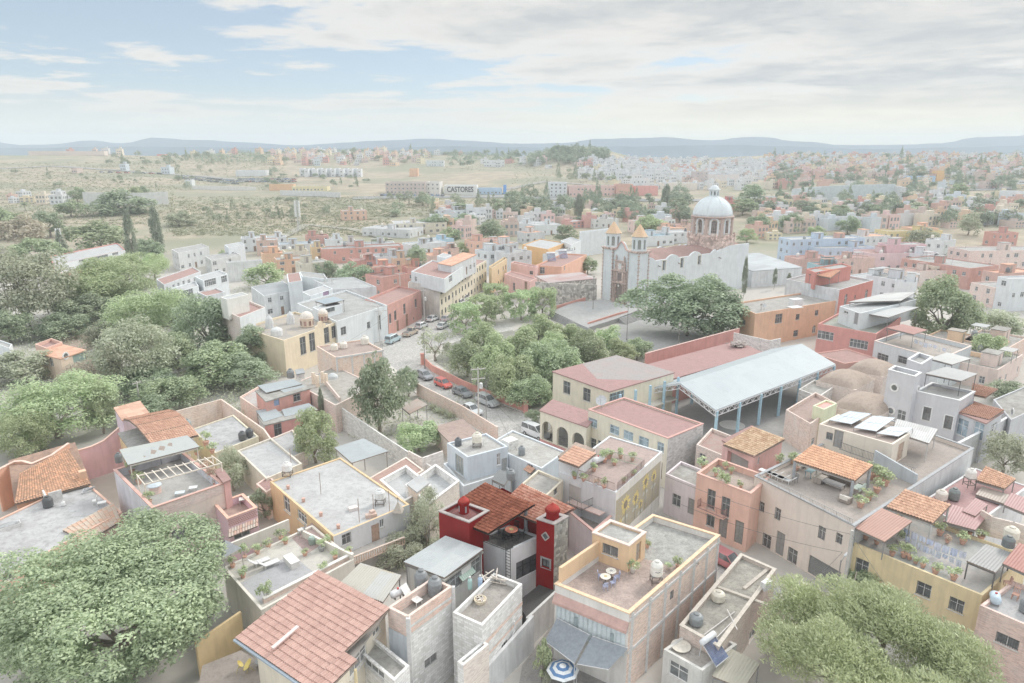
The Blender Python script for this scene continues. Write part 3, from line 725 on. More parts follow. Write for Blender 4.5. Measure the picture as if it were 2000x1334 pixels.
# ---------------------------------------------------------------- vegetation
LEAF={'laurel':leafmat((148,164,138),(188,200,168)),'dark':leafmat((148,162,142),(172,186,160)),'bright':leafmat((168,184,150),(192,204,168)),'grey':leafmat((172,180,162),(190,195,176),dry=(205,190,165)),'pepper':leafmat((170,186,150),(192,204,166)),'feather':leafmat((166,182,146),(196,208,168)),'brown':leafmat((180,172,162),(196,188,172)),'conifer':leafmat((145,154,142),(165,172,158)),'plant':leafmat((165,180,148),(195,205,165)),'pink':leafmat((190,130,195),(210,160,210)),'flower':leafmat((190,180,165),(205,160,160),dry=(170,185,150)),'far':leafmat((158,168,152),(178,186,166),.3,.1),'fardark':leafmat((146,158,146),(166,174,158),.3,.1)}
BARK=plain((150,140,130),.95)
def leaves_mesh(name,pos,nrm,size,asp,rs,fold=0.0,droop=None):
 """pos, nrm: (n,3); one four-cornered leaf at each position"""
 n=len(pos);nrm=nrm/np.maximum(np.linalg.norm(nrm,axis=1),1e-6)[:,None]
 r=rs.normal(size=(n,3))if droop is None else droop
 t=r-nrm*np.sum(r*nrm,1)[:,None];t/=np.maximum(np.linalg.norm(t,axis=1),1e-6)[:,None]
 b=np.cross(nrm,t);s=(size*rs.uniform(.65,1.35,n))[:,None]if np.isscalar(size)else(size*rs.uniform(.7,1.3,n))[:,None]
 v=np.empty((n,4,3),np.float32)
 v[:,0]=pos-t*s*.5;v[:,1]=pos+b*s*asp*.5+nrm*s*fold;v[:,2]=pos+t*s*.5;v[:,3]=pos-b*s*asp*.5+nrm*s*fold
 me=bpy.data.meshes.new(name);me.vertices.add(n*4);me.vertices.foreach_set('co',v.ravel())
 me.loops.add(n*4);me.loops.foreach_set('vertex_index',np.arange(n*4,dtype=np.int32))
 me.polygons.add(n);me.polygons.foreach_set('loop_start',np.arange(0,n*4,4,dtype=np.int32));me.update();me.validate()
 return me
CROWNS={}
def crown(kind,seed,nc=60,nl=6000,leaf=.07,mat='laurel',clump=.26,asp=.55):
 """a crown of radius 1: many leaf clumps spread through an uneven shell, with gaps between them"""
 key=(kind,seed,nc,nl,leaf,mat,clump,asp)
 if key in CROWNS:return CROWNS[key]
 rs=np.random.RandomState(seed*17+3);droop=None
 d=rs.normal(size=(nc,3));d/=np.linalg.norm(d,axis=1)[:,None]
 if kind=='round':
  d[:,2]=np.where(d[:,2]<-.78,-d[:,2]*.6,d[:,2]);rad=.82*rs.uniform(.62,1.0,nc)**.6
  lump=1+.2*np.sin(3.1*d[:,0]+seed)+.17*np.sin(4.3*d[:,1]+2*seed)+.12*np.sin(5*d[:,2]+seed)
  cen=d*(rad*lump)[:,None];cr=clump*rs.uniform(.45,1.55,nc)
 elif kind=='weep':
  d[:,2]=np.where(d[:,2]<-.2,-d[:,2]*.5,d[:,2]);cen=d*(.78*rs.uniform(.5,1,nc)**.5)[:,None];cr=clump*rs.uniform(.7,1.3,nc)
 elif kind=='cone':
  z=rs.uniform(-1,1,nc);a=rs.uniform(0,6.28,nc);r=(1-z)*.5*rs.uniform(.55,1,nc)+.04
  cen=np.stack([r*np.cos(a),r*np.sin(a),z],1);cr=clump*(.5+(1-z)*.4)
 elif kind=='column':
  z=rs.uniform(-1,.95,nc);a=rs.uniform(0,6.28,nc);r=np.sqrt(np.clip(1-np.abs(z+.25)**2.2*.8,.02,1))*.75*rs.uniform(.6,1,nc)
  cen=np.stack([r*np.cos(a),r*np.sin(a),z],1);cr=np.full(nc,clump)
 elif kind=='box':
  p=rs.uniform(-1,1,(nc,3));k=rs.randint(0,3,nc);p[np.arange(nc),k]=np.sign(p[np.arange(nc),k])*.86;p[:,2]=np.where((k==2)&(p[:,2]<0),.86,p[:,2]);cen=p*.82;cr=np.full(nc,clump)
 elif kind=='feather':
  d[:,2]=np.abs(d[:,2])*.9-.12;cen=d*(.8*rs.uniform(.35,1,nc)**.6)[:,None];cen[:,2]+=.22*np.sin(cen[:,0]*7)*np.cos(cen[:,1]*6);cr=clump*rs.uniform(.5,1.5,nc)
 w=cr**2;ci=rs.choice(nc,nl,p=w/w.sum());q=rs.normal(size=(nl,3));q/=np.linalg.norm(q,axis=1)[:,None]
 q[:,2]=np.where(q[:,2]<-.45,-q[:,2],q[:,2]);c0=cen[ci]
 off=q*(cr[ci]*rs.uniform(.35,1.0,nl)**.5)[:,None]
 if kind=='weep':off[:,2]=off[:,2]*1.0-rs.uniform(0,.42,nl)**1.0*rs.uniform(0,1,nl);droop=np.stack([rs.normal(0,.25,nl),rs.normal(0,.25,nl),-np.ones(nl)],1)
 if kind=='feather':
  off=off*np.array([1.25,.8,.8]);droop=q*.5+rs.normal(0,.35,(nl,3))+np.array([.25,.1,.55])
 pos=c0+off;nrm=q*.7+rs.normal(0,.5,(nl,3))+np.array([0,0,.45])
 if kind in('weep','feather'):nrm=np.cross(droop,rs.normal(size=(nl,3)))+q*.3
 me=leaves_mesh('crown',pos,nrm,leaf,asp,rs,.12 if kind not in('weep','feather')else 0,droop)
 me.materials.append(LEAF[mat]);CROWNS[key]=me
 return me
LEAF['scrub']=leafmat((142,146,126),(166,166,142),.3,.06)
def trunk_mesh(base,top,rx,rz,seed,r0,limbs=5,org=None):
 r=random.Random(seed);b=MB();base=Vector(base);top=Vector(top);mp=base.lerp(top,.5)+Vector((r.uniform(-.2,.2),r.uniform(-.2,.2),0))
 b.tube([base-Vector((0,0,.3)),base+Vector((0,0,.25)),mp,top],[r0*1.5,r0*1.1,r0*.85,r0*.6],9)
 for i in range(limbs):
  a=6.28*i/limbs+r.uniform(-.4,.4);s=base.lerp(top,r.uniform(.6,.95));e=top+Vector((math.cos(a)*rx*.62,math.sin(a)*rx*.62,rz*r.uniform(.0,.6)))
  m2=s.lerp(e,.5)+Vector((0,0,rz*.12));b.tube([s,m2,e],[r0*.5,r0*.33,r0*.12],6)
  for k in range(2):
   e2=m2 .lerp(e,.5)+Vector((r.uniform(-.4,.4)*rx,r.uniform(-.4,.4)*rx,rz*.35));b.tube([m2,e2],[r0*.22,r0*.07],5)
 return b
def tree(label,px,py,hw,hh,zc,kind='round',mat='laurel',nc=60,nl=5000,leaf=.09,clump=.26,seed=None,name='tree',group=None,base=None,asp=.55,limbs=5,ground=None,lift=None,cat='tree'):
 """crown as it shows in the photo: centre, half width and half height in photo pixels, and the height of its centre above the ground"""
 zb=0.0;z0=zc
 for _ in range(5):
  c=P(px,py,zb+zc)if zb+zc<H-2 else G(px,py);zb=terrain(c.x,c.y)if base is None else base
  if base is None and c.length>330:c=G(px,py+hh*.75);zb=c.z
  c=Vector((c.x,c.y,zb+zc));s=depth(c)/F;rx=hw*s;al=math.atan2(H-c.z,math.hypot(c.x,c.y));q=(hh*s)**2-(rx*math.sin(al))**2
  rz=math.sqrt(max(q,(.5*rx)**2))/math.cos(al)
  if kind in('round','weep')and base is None:zc=min(z0,rz*(.9 if seed is None or nl>12000 else.95))
 if base is not None:rz=min(rz,zc*1.25)
 c=P(px,py,zb+zc)if c.length<320 else Vector((c.x,c.y,zb+zc))
 seed=seed if seed is not None else int(px*7+py)%997
 root=thing(name,label,cat,(c.x,c.y,zb),group)
 me=crown(kind,seed%5 if nl<12000 else seed,nc,nl,leaf,mat,clump,asp)
 tb=trunk_mesh((c.x,c.y,zb),(c.x,c.y,c.z-rz*.35),rx,rz,seed,max(.06,min(.5,rx*.065)),limbs)
 tb.build('trunk',BARK,root)
 o=bpy.data.objects.new('crown',me);C.objects.link(o);o.parent=root;o.location=(0,0,zc);o.scale=(rx,rx,rz);o.rotation_euler=(0,0,(seed*1.7)%6.28)
 return root
def far_tree(label,p,rx,rz,kind,mat,seed,group,name='tree',trunk=True):
 root=thing(name,label,'tree',p,group)
 me=crown(kind,seed%4,26,700,.2,mat,.34)
 z=rz*(1.15 if kind=='round' else 1.02)
 if trunk:m=MB();m.tube([(p[0],p[1],p[2]-.3),(p[0],p[1],p[2]+z*.8)],[rx*.08+.08,rx*.04+.04],5);m.build('trunk',BARK,root)
 o=bpy.data.objects.new('crown',me);C.objects.link(o);o.parent=root;o.location=(0,0,z);o.scale=(rx,rx,rz);o.rotation_euler=(0,0,seed*1.3%6.28)
 return root
def shrub(label,p,r,h,mat='plant',name='shrub',seed=1,nl=900,leaf=.16,kind='round',cat='shrub',group=None):
 p=Vector(p);root=thing(name,label,cat,p,group);rr=random.Random(seed*31)
 b=MB()
 for i in range(5):a=i*1.3;b.tube([p-Vector((0,0,.1)),p+Vector((math.cos(a)*r*.5,math.sin(a)*r*.5,h*.75))],[.03,.012],5)
 b.build('stem',BARK,root)
 o=bpy.data.objects.new('foliage',crown(kind,seed%4,18,nl,leaf,mat,.36));C.objects.link(o);o.parent=root;o.location=(0,0,h*.55);o.scale=(r,r,h*.5);o.rotation_euler=(0,0,seed*.9)
 return root
def potted(p,label,r=.2,h=.6,c=(205,160,140),mat='plant',seed=1,group='potted plants on the terraces'):
 p=Vector(p);root=thing('potted_plant',label,'potted plant',p,group)
 m=MB();m.lathe(p,[(r*.68,0),(r*.95,r*1.3),(r*1.08,r*1.32),(r*1.08,r*1.55),(r*.9,r*1.55),(r*.85,r*1.4)],14);m.build('pot',plain(c,.8),root)
 b=MB();b.tube([p+Vector((0,0,r)),p+Vector((.02,0,r*1.5+h*.5))],[.03,.02],5);b.build('stem',BARK,root)
 o=bpy.data.objects.new('foliage',crown('round',seed%4,12,260,.34,mat,.4));C.objects.link(o);o.parent=root;o.location=(0,0,r*1.5+h*.5);o.scale=(r*1.5+h*.2,r*1.5+h*.2,h*.55);o.rotation_euler=(0,0,seed)
 return root
def palm(label,p,h,r,seed=1):
 p=Vector(p);root=thing('palm_tree',label,'palm tree',p);rs=np.random.RandomState(seed)
 b=MB();b.tube([p-Vector((0,0,.2)),p+Vector((.1,.1,h*.5)),p+Vector((0,0,h))],[.22,.17,.15],8);b.build('trunk',BARK,root)
 pos=[];dr=[]
 for i in range(26):
  a=i*2.4;el=.9-1.5*(i/26)
  for t in np.linspace(.08,1,12):
   q=np.array([math.cos(a)*t*r,math.sin(a)*t*r,h+t*r*math.sin(el)-t*t*r*.55]);w=np.array([-math.sin(a),math.cos(a),-.35])
   for s in(-1,1):pos.append(q+s*w*.16*r*(1.1-t));dr.append(s*np.array([-math.sin(a),math.cos(a),0])+np.array([math.cos(a),math.sin(a),-.5])*.5)
 pos=np.array(pos);dr=np.array(dr);me=leaves_mesh('crown',pos,rs.normal(0,.3,pos.shape)+np.array([0,0,1]),.42*r,.16,rs,0,dr);me.materials.append(LEAF['dark'])
 o=bpy.data.objects.new('crown',me);C.objects.link(o);o.parent=root
 return root
def agave(p,label,r=.6,seed=1):
 p=Vector(p);root=thing('agave_plant',label,'agave',p,'spiky plants by the garden wall');rs=np.random.RandomState(seed);n=26
 a=np.arange(n)*2.4;el=np.linspace(1.3,.25,n);d=np.stack([np.cos(a)*np.cos(el),np.sin(a)*np.cos(el),np.sin(el)],1)
 me=leaves_mesh('leaves',d*r*.5,np.cross(d,np.stack([-np.sin(a),np.cos(a),np.zeros(n)],1)),r*1.0,.16,rs,0,d);me.materials.append(LEAF['grey'])
 o=bpy.data.objects.new('leaf_rosette',me);C.objects.link(o);o.parent=root
 b=MB();b.tube([p-Vector((0,0,.1)),p+Vector((0,0,r*.25))],[.07,.05],6);b.build('stem',BARK,root)
 return root
# ---------------------------------------------------------------- the white church
def church():
 O=P(1243,600,0);an=math.radians(36);n=Vector((math.cos(an),math.sin(an),0));w=Vector((-math.sin(an),math.cos(an),0))
 W=lambda u,v,z:O+n*u+w*v+Vector((0,0,z))
 root=thing('church','white church with a large dome, two belfries and an ornate stone portal','church',W(20,6,0))
 wh=paint((228,236,240),.35,.1);br=stone((196,176,168),.02,1.5);brs=plain((190,170,162),.9,.02);red=slab((205,160,152),(190,150,142),.3,.1);tan=plain((224,192,160),.8,.1)
 L,FW,TW,ZT=47.0,13.4,3.7,14.2
 m=MB();ops=[]
 for px,py in((1297,519),(1332,514),(1366,508)):
  A,B=W(TW,0,0),W(L,0,0);d=ray(px,py);t=(B-A).normalized();nn=Vector((t.y,-t.x));s=(nn.x*A.x+nn.y*A.y)/(nn.x*d[0]+nn.y*d[1])
  ops.append(dict(u=(Vector((d[0]*s,d[1]*s))-A.to_2d()).dot(t.to_2d()),z=H+d[2]*s-1.3,w=1.25,h=2.7,kind='w',depth=.55,fc=(200,200,196),sill=False,trim=(226,220,200)))
 pt,t,nn=facade(m,W(TW,0,0),W(L,0,0),-1,11.6,ops)
 f2,_,_=facade(m,W(L,0,0),W(L,FW,0),-1,11.6,[]);facade(m,W(L,FW,0),W(TW,FW,0),-1,11.6,[])
 def pz(u):
  if u>31.5:return 11.6+.5+min(1,(u-31.5)/6)*1.3
  return 11.6+.25+1.05*max(0,math.sin((u-1.0)/9.4*2*math.pi-.4))**.7
 us=[TW+(L-TW)*i/120 for i in range(121)]
 for v0,v1,sg in((0,.55,1),(FW,FW-.55,-1)):
  for a,b in zip(us,us[1:]):
   m.quad(W(a,v0,11.6),W(b,v0,11.6),W(b,v0,pz(b)),W(a,v0,pz(a)));m.quad(W(a,v0,pz(a)),W(b,v0,pz(b)),W(b,v1,pz(b)),W(a,v1,pz(a)));m.quad(W(b,v1,11.2),W(a,v1,11.2),W(a,v1,pz(a)),W(b,v1,pz(b)))
 m.build('nave_wall',wh,root)
 for o in ops:fill_opening(root,pt,o,(200,200,196),DARK)
 m=MB()
 for u in(7.5,15.5,24,33):m.bar(W(u,.1,10.4),W(u,-.9,10.2),.22)
 m.build('rain_spouts',plain((150,145,140)),root)
 m=MB();K=14;uu=[TW+(L-TW)*i/60 for i in range(61)]
 R=lambda u,k:W(u,.55+(FW-1.1)*k/K,11.3+(1.9+.55*abs(math.sin((u-1)/9.4*math.pi)))*math.sin(math.pi*k/K)**.8)
 for a,b in zip(uu,uu[1:]):
  for k in range(K):m.quad(R(a,k),R(b,k),R(b,k+1),R(a,k+1))
 m.build('roof',red,root,smooth=True)
 m=MB();g=[(TW,0),(TW,14.0),(5.0,14.6),(5.9,16.0),(FW/2,16.6),(7.5,16.0),(8.4,14.6),(FW-TW,14.0),(FW-TW,0)]
 fr=[W(.35,v,z)for v,z in g];bk=[W(1.25,v,z)for v,z in g]
 m.poly(fr);m.poly(bk[::-1])
 for i in range(len(g)-1):m.quad(fr[i],fr[i+1],bk[i+1],bk[i])
 m.build('gable_wall',wh,root)
 m=MB()
 for(v0,z0),(v1,z1)in zip(g[1:7],g[2:8]):m.bar(W(.3,v0,z0+.1),W(.3,v1,z1+.1),.5,.22)
 m.build('gable_coping',plain((212,175,168),.8,.1),root)
 for v0,ztop in((0.0,ZT),(FW-TW,ZT)):
  m=MB();q=[W(0,v0+TW,0),W(0,v0,0),W(TW,v0,0),W(TW,v0+TW,0)]
  m.prism([(p.x,p.y)for p in q],-1,ztop);tw=m.build('tower',wh,root)
  m=MB();r=random.Random(3)
  for(u,v)in((0,v0+TW),(0,v0),(TW,v0)):
   for k in range(28):
    s=.22 if k%2 else.42
    c=W(u,v,.3+k*.5);m.box(c,s,s,.36,36)
  m.build('quoins',brs,tw)
  m=MB()
  for dz,e,h in((0,.28,.28),(.28,.45,.25)):m.box(W(TW/2,v0+TW/2,ztop+dz),TW+e*2,TW+e*2,h,36)
  m.build('cornice',br,tw)
  c=W(TW/2,v0+TW/2,0);m=MB();zb=ztop+.55;s=1.95;oct_=[]
  for k in range(8):
   a=math.radians(36+45*k+22.5);rr=s/math.cos(math.pi/8)*1.0;oct_.append(c+Vector((math.cos(a)*rr,math.sin(a)*rr,0)))
  ff=[]
  for k in range(8):
   A,B=oct_[k],oct_[(k+1)%8];Lk=(B-A).to_2d().length
   op=[dict(u=Lk/2,z=zb+.45,w=.82,h=2.5,kind='a',depth=.35)];ff.append((facade(m,A,B,zb,zb+3.6,op)[0],op[0]))
  bf=m.build('belfry',wh,root)
  m=MB()
  for f,o in ff:m.quad(f(o['u']-.41,o['z'],.34),f(o['u']+.41,o['z'],.34),f(o['u']+.41,o['z']+2.5,.34),f(o['u']-.41,o['z']+2.5,.34))
  m.build('louvres',plain((170,172,168),.9,.1),bf)
  m=MB();m.lathe(c+Vector((0,0,zb+3.6)),[(2.25,0),(2.4,.18),(2.2,.22)],8,math.radians(36+22.5));m.build('cornice',plain((215,200,180),.8,.1),bf)
  m=MB();m.lathe(c+Vector((0,0,zb+3.82)),[(2.2,0),(1.55,.95),(.85,2.0),(.34,2.7),(.1,3.0)],8,math.radians(36+22.5));m.build('spire',tan,root)
  m=MB();p=c+Vector((0,0,zb+6.7));m.bar(p,p+Vector((0,0,1.5)),.12);m.bar(p+w*.45+Vector((0,0,1.0)),p-w*.45+Vector((0,0,1.0)),.12);m.build('cross',plain((150,145,140)),root)
 m=MB();mid_=FW/2;prof=[(-2.55,0),(-2.55,9.0),(-1.9,9.0),(-1.9,11.2),(-1.2,11.6),(1.2,11.6),(1.9,11.2),(1.9,9.0),(2.55,9.0),(2.55,0)]
 arc=[(1.25*math.cos(a),4.1+1.25*math.sin(a))for a in np.linspace(math.pi,0,13)]
 out=prof+[(1.25,0)]+arc[::-1]+[(-1.25,0)]
 f=[W(-.05,mid_+v,z)for v,z in out];b=[W(.34,mid_+v,z)for v,z in out];m.poly(f)
 for i in range(len(out)):m.quad(f[i],f[(i+1)%len(out)],b[(i+1)%len(out)],b[i])
 po=m.build('portal',br,root)
 m=MB()
 for v in(-2.2,-1.6,1.6,2.2):m.lathe(W(-.25,mid_+v,0),[(.3,0),(.3,.9),(.2,1.0),(.18,5.2),(.3,5.3),(.3,5.6)],10);m.lathe(W(-.2,mid_+v,5.9),[(.2,0),(.16,2.6),(.24,2.8)],8)
 m.build('columns',brs,po)
 m=MB()
 for z,hw in((5.6,2.75),(8.8,2.7),(11.5,1.9)):m.bar(W(-.2,mid_-hw,z),W(-.2,mid_+hw,z),.5,.28)
 for v in(-1.5,1.5):m.lathe(W(0,mid_+v,11.6),[(.25,0),(.12,.4),(.25,.8),(.05,1.5)],8)
 m.build('cornice',brs,po)
 m=MB();m.add([W(-.1,mid_-.75,6.2),W(-.1,mid_+.75,6.2),W(-.1,mid_+.75,8.2),W(-.1,mid_-.75,8.2)],[(0,1,2,3)]);m.build('niche',plain((150,140,138),.9,.1),po)
 m=MB();m.add([W(-.1,mid_-.6,9.3),W(-.1,mid_+.6,9.3),W(-.1,mid_+.6,10.9),W(-.1,mid_-.6,10.9)],[(0,1,2,3)]);m.build('pale_panel',plain((220,222,222),.9,.1),po)
 m=MB();m.poly([W(.3,mid_+v,z)for v,z in[(-1.25,0)]+arc+[(1.25,0)]])
 for v in(-.62,.62):
  for z in(.3,1.7,3.0):m.add([W(.22,mid_+v-.5,z),W(.22,mid_+v+.5,z),W(.22,mid_+v+.5,z+1.15),W(.22,mid_+v-.5,z+1.15)],[(0,1,2,3)])
 m.build('door',plain((158,148,142),.7,.1),root)
 c=W(37.2,6.6,0);a0=math.radians(36+22.5)
 m=MB();m.lathe(c+Vector((0,0,12.2)),[(7.0,0),(7.0,3.3),(6.75,3.4),(6.75,4.1),(6.3,4.15)],8,a0)
 for k in range(8):
  for q in(-.28,.28):a=a0+math.pi/4*k+q;m.lathe(c+Vector((math.cos(a)*6.75,math.sin(a)*6.75,15.0)),[(.3,0),(.22,.9),(.34,1.1),(.1,1.9)],7)
 m.build('drum_base',br,root)
 m=MB();pts=[c+Vector((math.cos(a0+math.pi/4*k)*5.75,math.sin(a0+math.pi/4*k)*5.75,0))for k in range(8)];ff=[]
 for k in range(8):
  A,B=pts[k],pts[(k+1)%8];Lk=(B-A).to_2d().length;o=dict(u=Lk/2,z=16.9,w=1.5,h=3.7,kind='a',depth=.5);ff.append((facade(m,A,B,16.2,21.4,[o])[0],o,Lk))
 dr=m.build('drum',stone((206,188,180),.02,1.2),root)
 m=MB();g=MB();tr=MB()
 for f,o,Lk in ff:
  u=o['u'];g.quad(f(u-.75,16.9,.48),f(u+.75,16.9,.48),f(u+.75,20.6,.48),f(u-.75,20.6,.48))
  for du in(-.25,.25):tr.bar(f(u+du,16.9,.44),f(u+du,20.4,.44),.07)
  for z in(17.8,18.8,19.8):tr.bar(f(u-.75,z,.44),f(u+.75,z,.44),.07)
  for k in(-1,1):
   m.bar(f(u+k*1.1,16.5,-.05),f(u+k*1.1,20.3,-.05),.5,.3)
  arc2=[(u+1.1*math.cos(a),20.1+1.05*math.sin(a))for a in np.linspace(math.pi,0,9)]
  for(ua,za),(ub,zb)in zip(arc2,arc2[1:]):m.bar(f(ua,za,-.05),f(ub,zb,-.05),.3,.42)
 m.build('window_surrounds',wh,dr);g.build('window_glass',glass((150,150,150),.1),dr);tr.build('window_tracery',brs,dr)
 m=MB()
 for k in range(8):a=a0+math.pi/4*k;m.lathe(c+Vector((math.cos(a)*5.85,math.sin(a)*5.85,16.2)),[(.52,0),(.45,.5),(.42,4.6),(.6,5.0)],8)
 m.build('pilasters',brs,dr)
 m=MB();m.lathe(c+Vector((0,0,21.2)),[(5.9,0),(6.25,.25),(6.25,.45),(5.9,.55)],32);m.build('cornice',brs,dr)
 m=MB();m.lathe(c+Vector((0,0,21.7)),[(5.75*math.cos(a),5.6*math.sin(a))for a in np.linspace(0,1.42,14)],8*5,a0);dm=m.build('dome',paint((224,234,240),.3,.1),root,smooth=True)
 m=MB()
 for k in range(8):a=a0+math.pi/4*k;m.tube([c+Vector((math.cos(a)*5.77*math.cos(b),math.sin(a)*5.77*math.cos(b),21.7+5.62*math.sin(b)))for b in np.linspace(0,1.4,12)],.1,5)
 m.build('ribs',wh,dm)
 m=MB();pts=[c+Vector((math.cos(a0+math.pi/4*k)*1.45,math.sin(a0+math.pi/4*k)*1.45,0))for k in range(8)];g=MB()
 for k in range(8):
  A,B=pts[k],pts[(k+1)%8];Lk=(B-A).to_2d().length;f=facade(m,A,B,27.0,29.1,[dict(u=Lk/2,z=27.5,w=.6,h=1.2,kind='a',depth=.3)])[0];g.quad(f(Lk/2-.3,27.5,.29),f(Lk/2+.3,27.5,.29),f(Lk/2+.3,28.7,.29),f(Lk/2-.3,28.7,.29))
 m.lathe(c+Vector((0,0,29.1)),[(1.75,0),(1.8,.15),(1.35,.3),(1.2,.7),(.7,1.15),(.12,1.35)],16);m.lathe(c+Vector((0,0,26.8)),[(1.75,0),(1.75,.25),(1.5,.3)],16)
 ln=m.build('lantern',wh,root);g.build('lantern_glass',glass((170,175,175),.1),ln)
 m=MB();p=c+Vector((0,0,30.4));m.bar(p,p+Vector((0,0,1.2)),.1);m.bar(p+w*.35+Vector((0,0,.8)),p-w*.35+Vector((0,0,.8)),.1);m.build('cross',plain((150,145,140)),root)
 pf=[P(1078,608,1.1),P(1120,590,1.1),P(1180,585,1.1),P(1250,604,1.1),P(1205,622,1.1),P(1148,640,1.1)]
 flat('forecourt',pf,1.1,slab((202,203,204),(190,190,190),.3),thick=1.4)
 rw=paint((205,150,138),.5)
 wall_thing('low terracotta wall sloping down beside the ramp of the church forecourt',[P(1148,642,0),P(1205,624,0),P(1225,618,0)],[1.5,1.6,1.5],rw)
 wall_thing('low terracotta wall at the back edge of the church forecourt',[P(1080,611,0),P(1143,592,0)],[1.6,1.6],rw)
 st=slab((196,196,197),(175,175,176),.4)
 a,b=P(1150,655,0),P(1072,622,0);stairs('broad stone steps on the left side of the church forecourt',a,b,(pf[5]-a+pf[0]-b),6,.18,.42,st)
 a,b=P(1258,622,0),P(1222,634,0);stairs('stone steps in front of the white church tower',a,b,Vector((-.55,.8,0)),6,.17,.4,st)
 a,b=P(1312,695,.0),P(1262,704,.0);stairs('long grey steps between the clipped tree and the red school wall',a,b,Vector((.1,1,0)),6,.1,.5,st)
 wall_thing('ruined rubble stone wall between the pink house and the church',[P(1046,597,0),P(1110,592,0),P(1164,588,0)],[6.5,5.4,4.6],stone((182,178,172),None,1.3),t=.6)
# ---------------------------------------------------------------- cars, poles, wires, lamps
def car(p,ang,label,c,kind='sedan',group='cars parked along the street'):
 root=thing('parked_car',label,'car',p,group);p=Vector(p);a=math.radians(ang);fx=Vector((math.cos(a),math.sin(a),0));fy=Vector((-math.sin(a),math.cos(a),0))
 X=lambda x,y,z:p+fx*x+fy*y+Vector((0,0,z))
 L={'sedan':4.3,'hatch':3.8,'suv':4.5,'van':4.6,'pickup':5.0}[kind];hw=.84;h={'sedan':1.42,'hatch':1.48,'suv':1.72,'van':1.85,'pickup':1.7}[kind];belt=h*.62
 body=plain(c,.28,None,.15,.05)
 st=[(-.5,.80,.42,belt*.78),(-.485,.93,.28,belt*.93),(-.4,1,.24,belt),(-.2,1,.24,belt*1.01),(.15,1,.24,belt),(.3,1,.24,belt*.93),(.44,.95,.26,belt*.84),(.49,.85,.3,belt*.72),(.5,.75,.4,belt*.6)]
 if kind in('hatch','suv','van'):st[0]=(-.5,.88,.35,belt*.95);st[1]=(-.485,.96,.28,belt)
 m=MB();vs=[];fs=[]
 for x,k,z0,z1 in st:
  y=hw*k;zm=(z0+z1)/2
  vs+=[X(x*L,-y*.9,z0),X(x*L,-y,z0+.12),X(x*L,-y,zm+.1),X(x*L,-y*.93,z1),X(x*L,y*.93,z1),X(x*L,y,zm+.1),X(x*L,y,z0+.12),X(x*L,y*.9,z0)]
 for i in range(len(st)-1):
  for k in range(8):fs.append((i*8+k,i*8+(k+1)%8,(i+1)*8+(k+1)%8,(i+1)*8+k))
 fs+=[tuple(range(8)),tuple(range((len(st)-1)*8,len(st)*8))[::-1]]
 m.add(vs,fs);m.build('body',body,root,smooth=False)
 xr0,xr1,xb0,xb1={'sedan':(-.26,.06,-.4,.22),'hatch':(-.4,.06,-.485,.24),'suv':(-.44,.06,-.485,.22),'van':(-.47,.1,-.49,.28),'pickup':(-.02,.12,-.1,.25)}[kind]
 gl=[(xb0,.92),(xb1,.88)];m=MB();lo=[X(xb0*L,-hw*.9,belt-.02),X(xb1*L,-hw*.86,belt-.05),X(xb1*L,hw*.86,belt-.05),X(xb0*L,hw*.9,belt-.02)]
 hi=[X(xr0*L,-hw*.74,h-.05),X(xr1*L,-hw*.72,h-.05),X(xr1*L,hw*.72,h-.05),X(xr0*L,hw*.74,h-.05)]
 m.add(lo+hi,[(i,(i+1)%4,(i+1)%4+4,i+4)for i in range(4)]);m.build('windows',glass((120,126,130)),root)
 m=MB();m.add([v+Vector((0,0,0))for v in hi]+[v.lerp(sum(hi,Vector())/4,.1)+Vector((0,0,.06))for v in hi],[(4,5,6,7)]+[(i,(i+1)%4,(i+1)%4+4,i+4)for i in range(4)])
 for i in range(4):m.bar(lo[i],hi[i],.07)
 for s in(0,3):m.bar(lo[0 if s==0 else 3].lerp(lo[1 if s==0 else 2],.45),hi[0 if s==0 else 3].lerp(hi[1 if s==0 else 2],.45),.07)
 m.build('roof',body,root)
 if kind=='pickup':m=MB();m.prism([(v.x,v.y)for v in(X(-.46*L,-hw*.8,0),X(-.12*L,-hw*.8,0),X(-.12*L,hw*.8,0),X(-.46*L,hw*.8,0))],belt,belt+.03);m.build('cargo_bed',plain((120,120,122)),root)
 for x in(-.3,.31):
  for s in(-1,1):
   cc=X(x*L,s*hw*.93,.31);m=MB();m.tube([cc-fy*.1,cc+fy*.1],.31,14);wl=m.build('wheel',plain((88,88,90),.9),root)
   m=MB();m.tube([cc+fy*s*.1,cc+fy*s*.115],.18,10);m.build('rim',plain((190,192,195),.3,metal=.6),wl)
 for s in(-1,1):
  m=MB();m.bar(X(.478*L,s*hw*.72,belt*.68),X(.47*L,s*hw*.5,belt*.68),.14,.13);m.build('headlight',plain((225,228,230),.15),root)
  m=MB();m.bar(X(-.497*L,s*hw*.8,belt*.78),X(-.5*L,s*hw*.6,belt*.78),.08,.2);m.build('tail_light',plain((190,80,80),.3),root)
  m=MB();m.bar(X(.16*L,s*(hw+.02),belt+.05),X(.16*L,s*(hw+.16),belt+.07),.12,.1);m.build('mirror',body,root)
 for x in(.502,-.504):m=MB();m.bar(X(x*L,-.24,.5),X(x*L,.24,.5),.02,.12);m.build('number_plate',plain((220,220,218)),root)
 return root
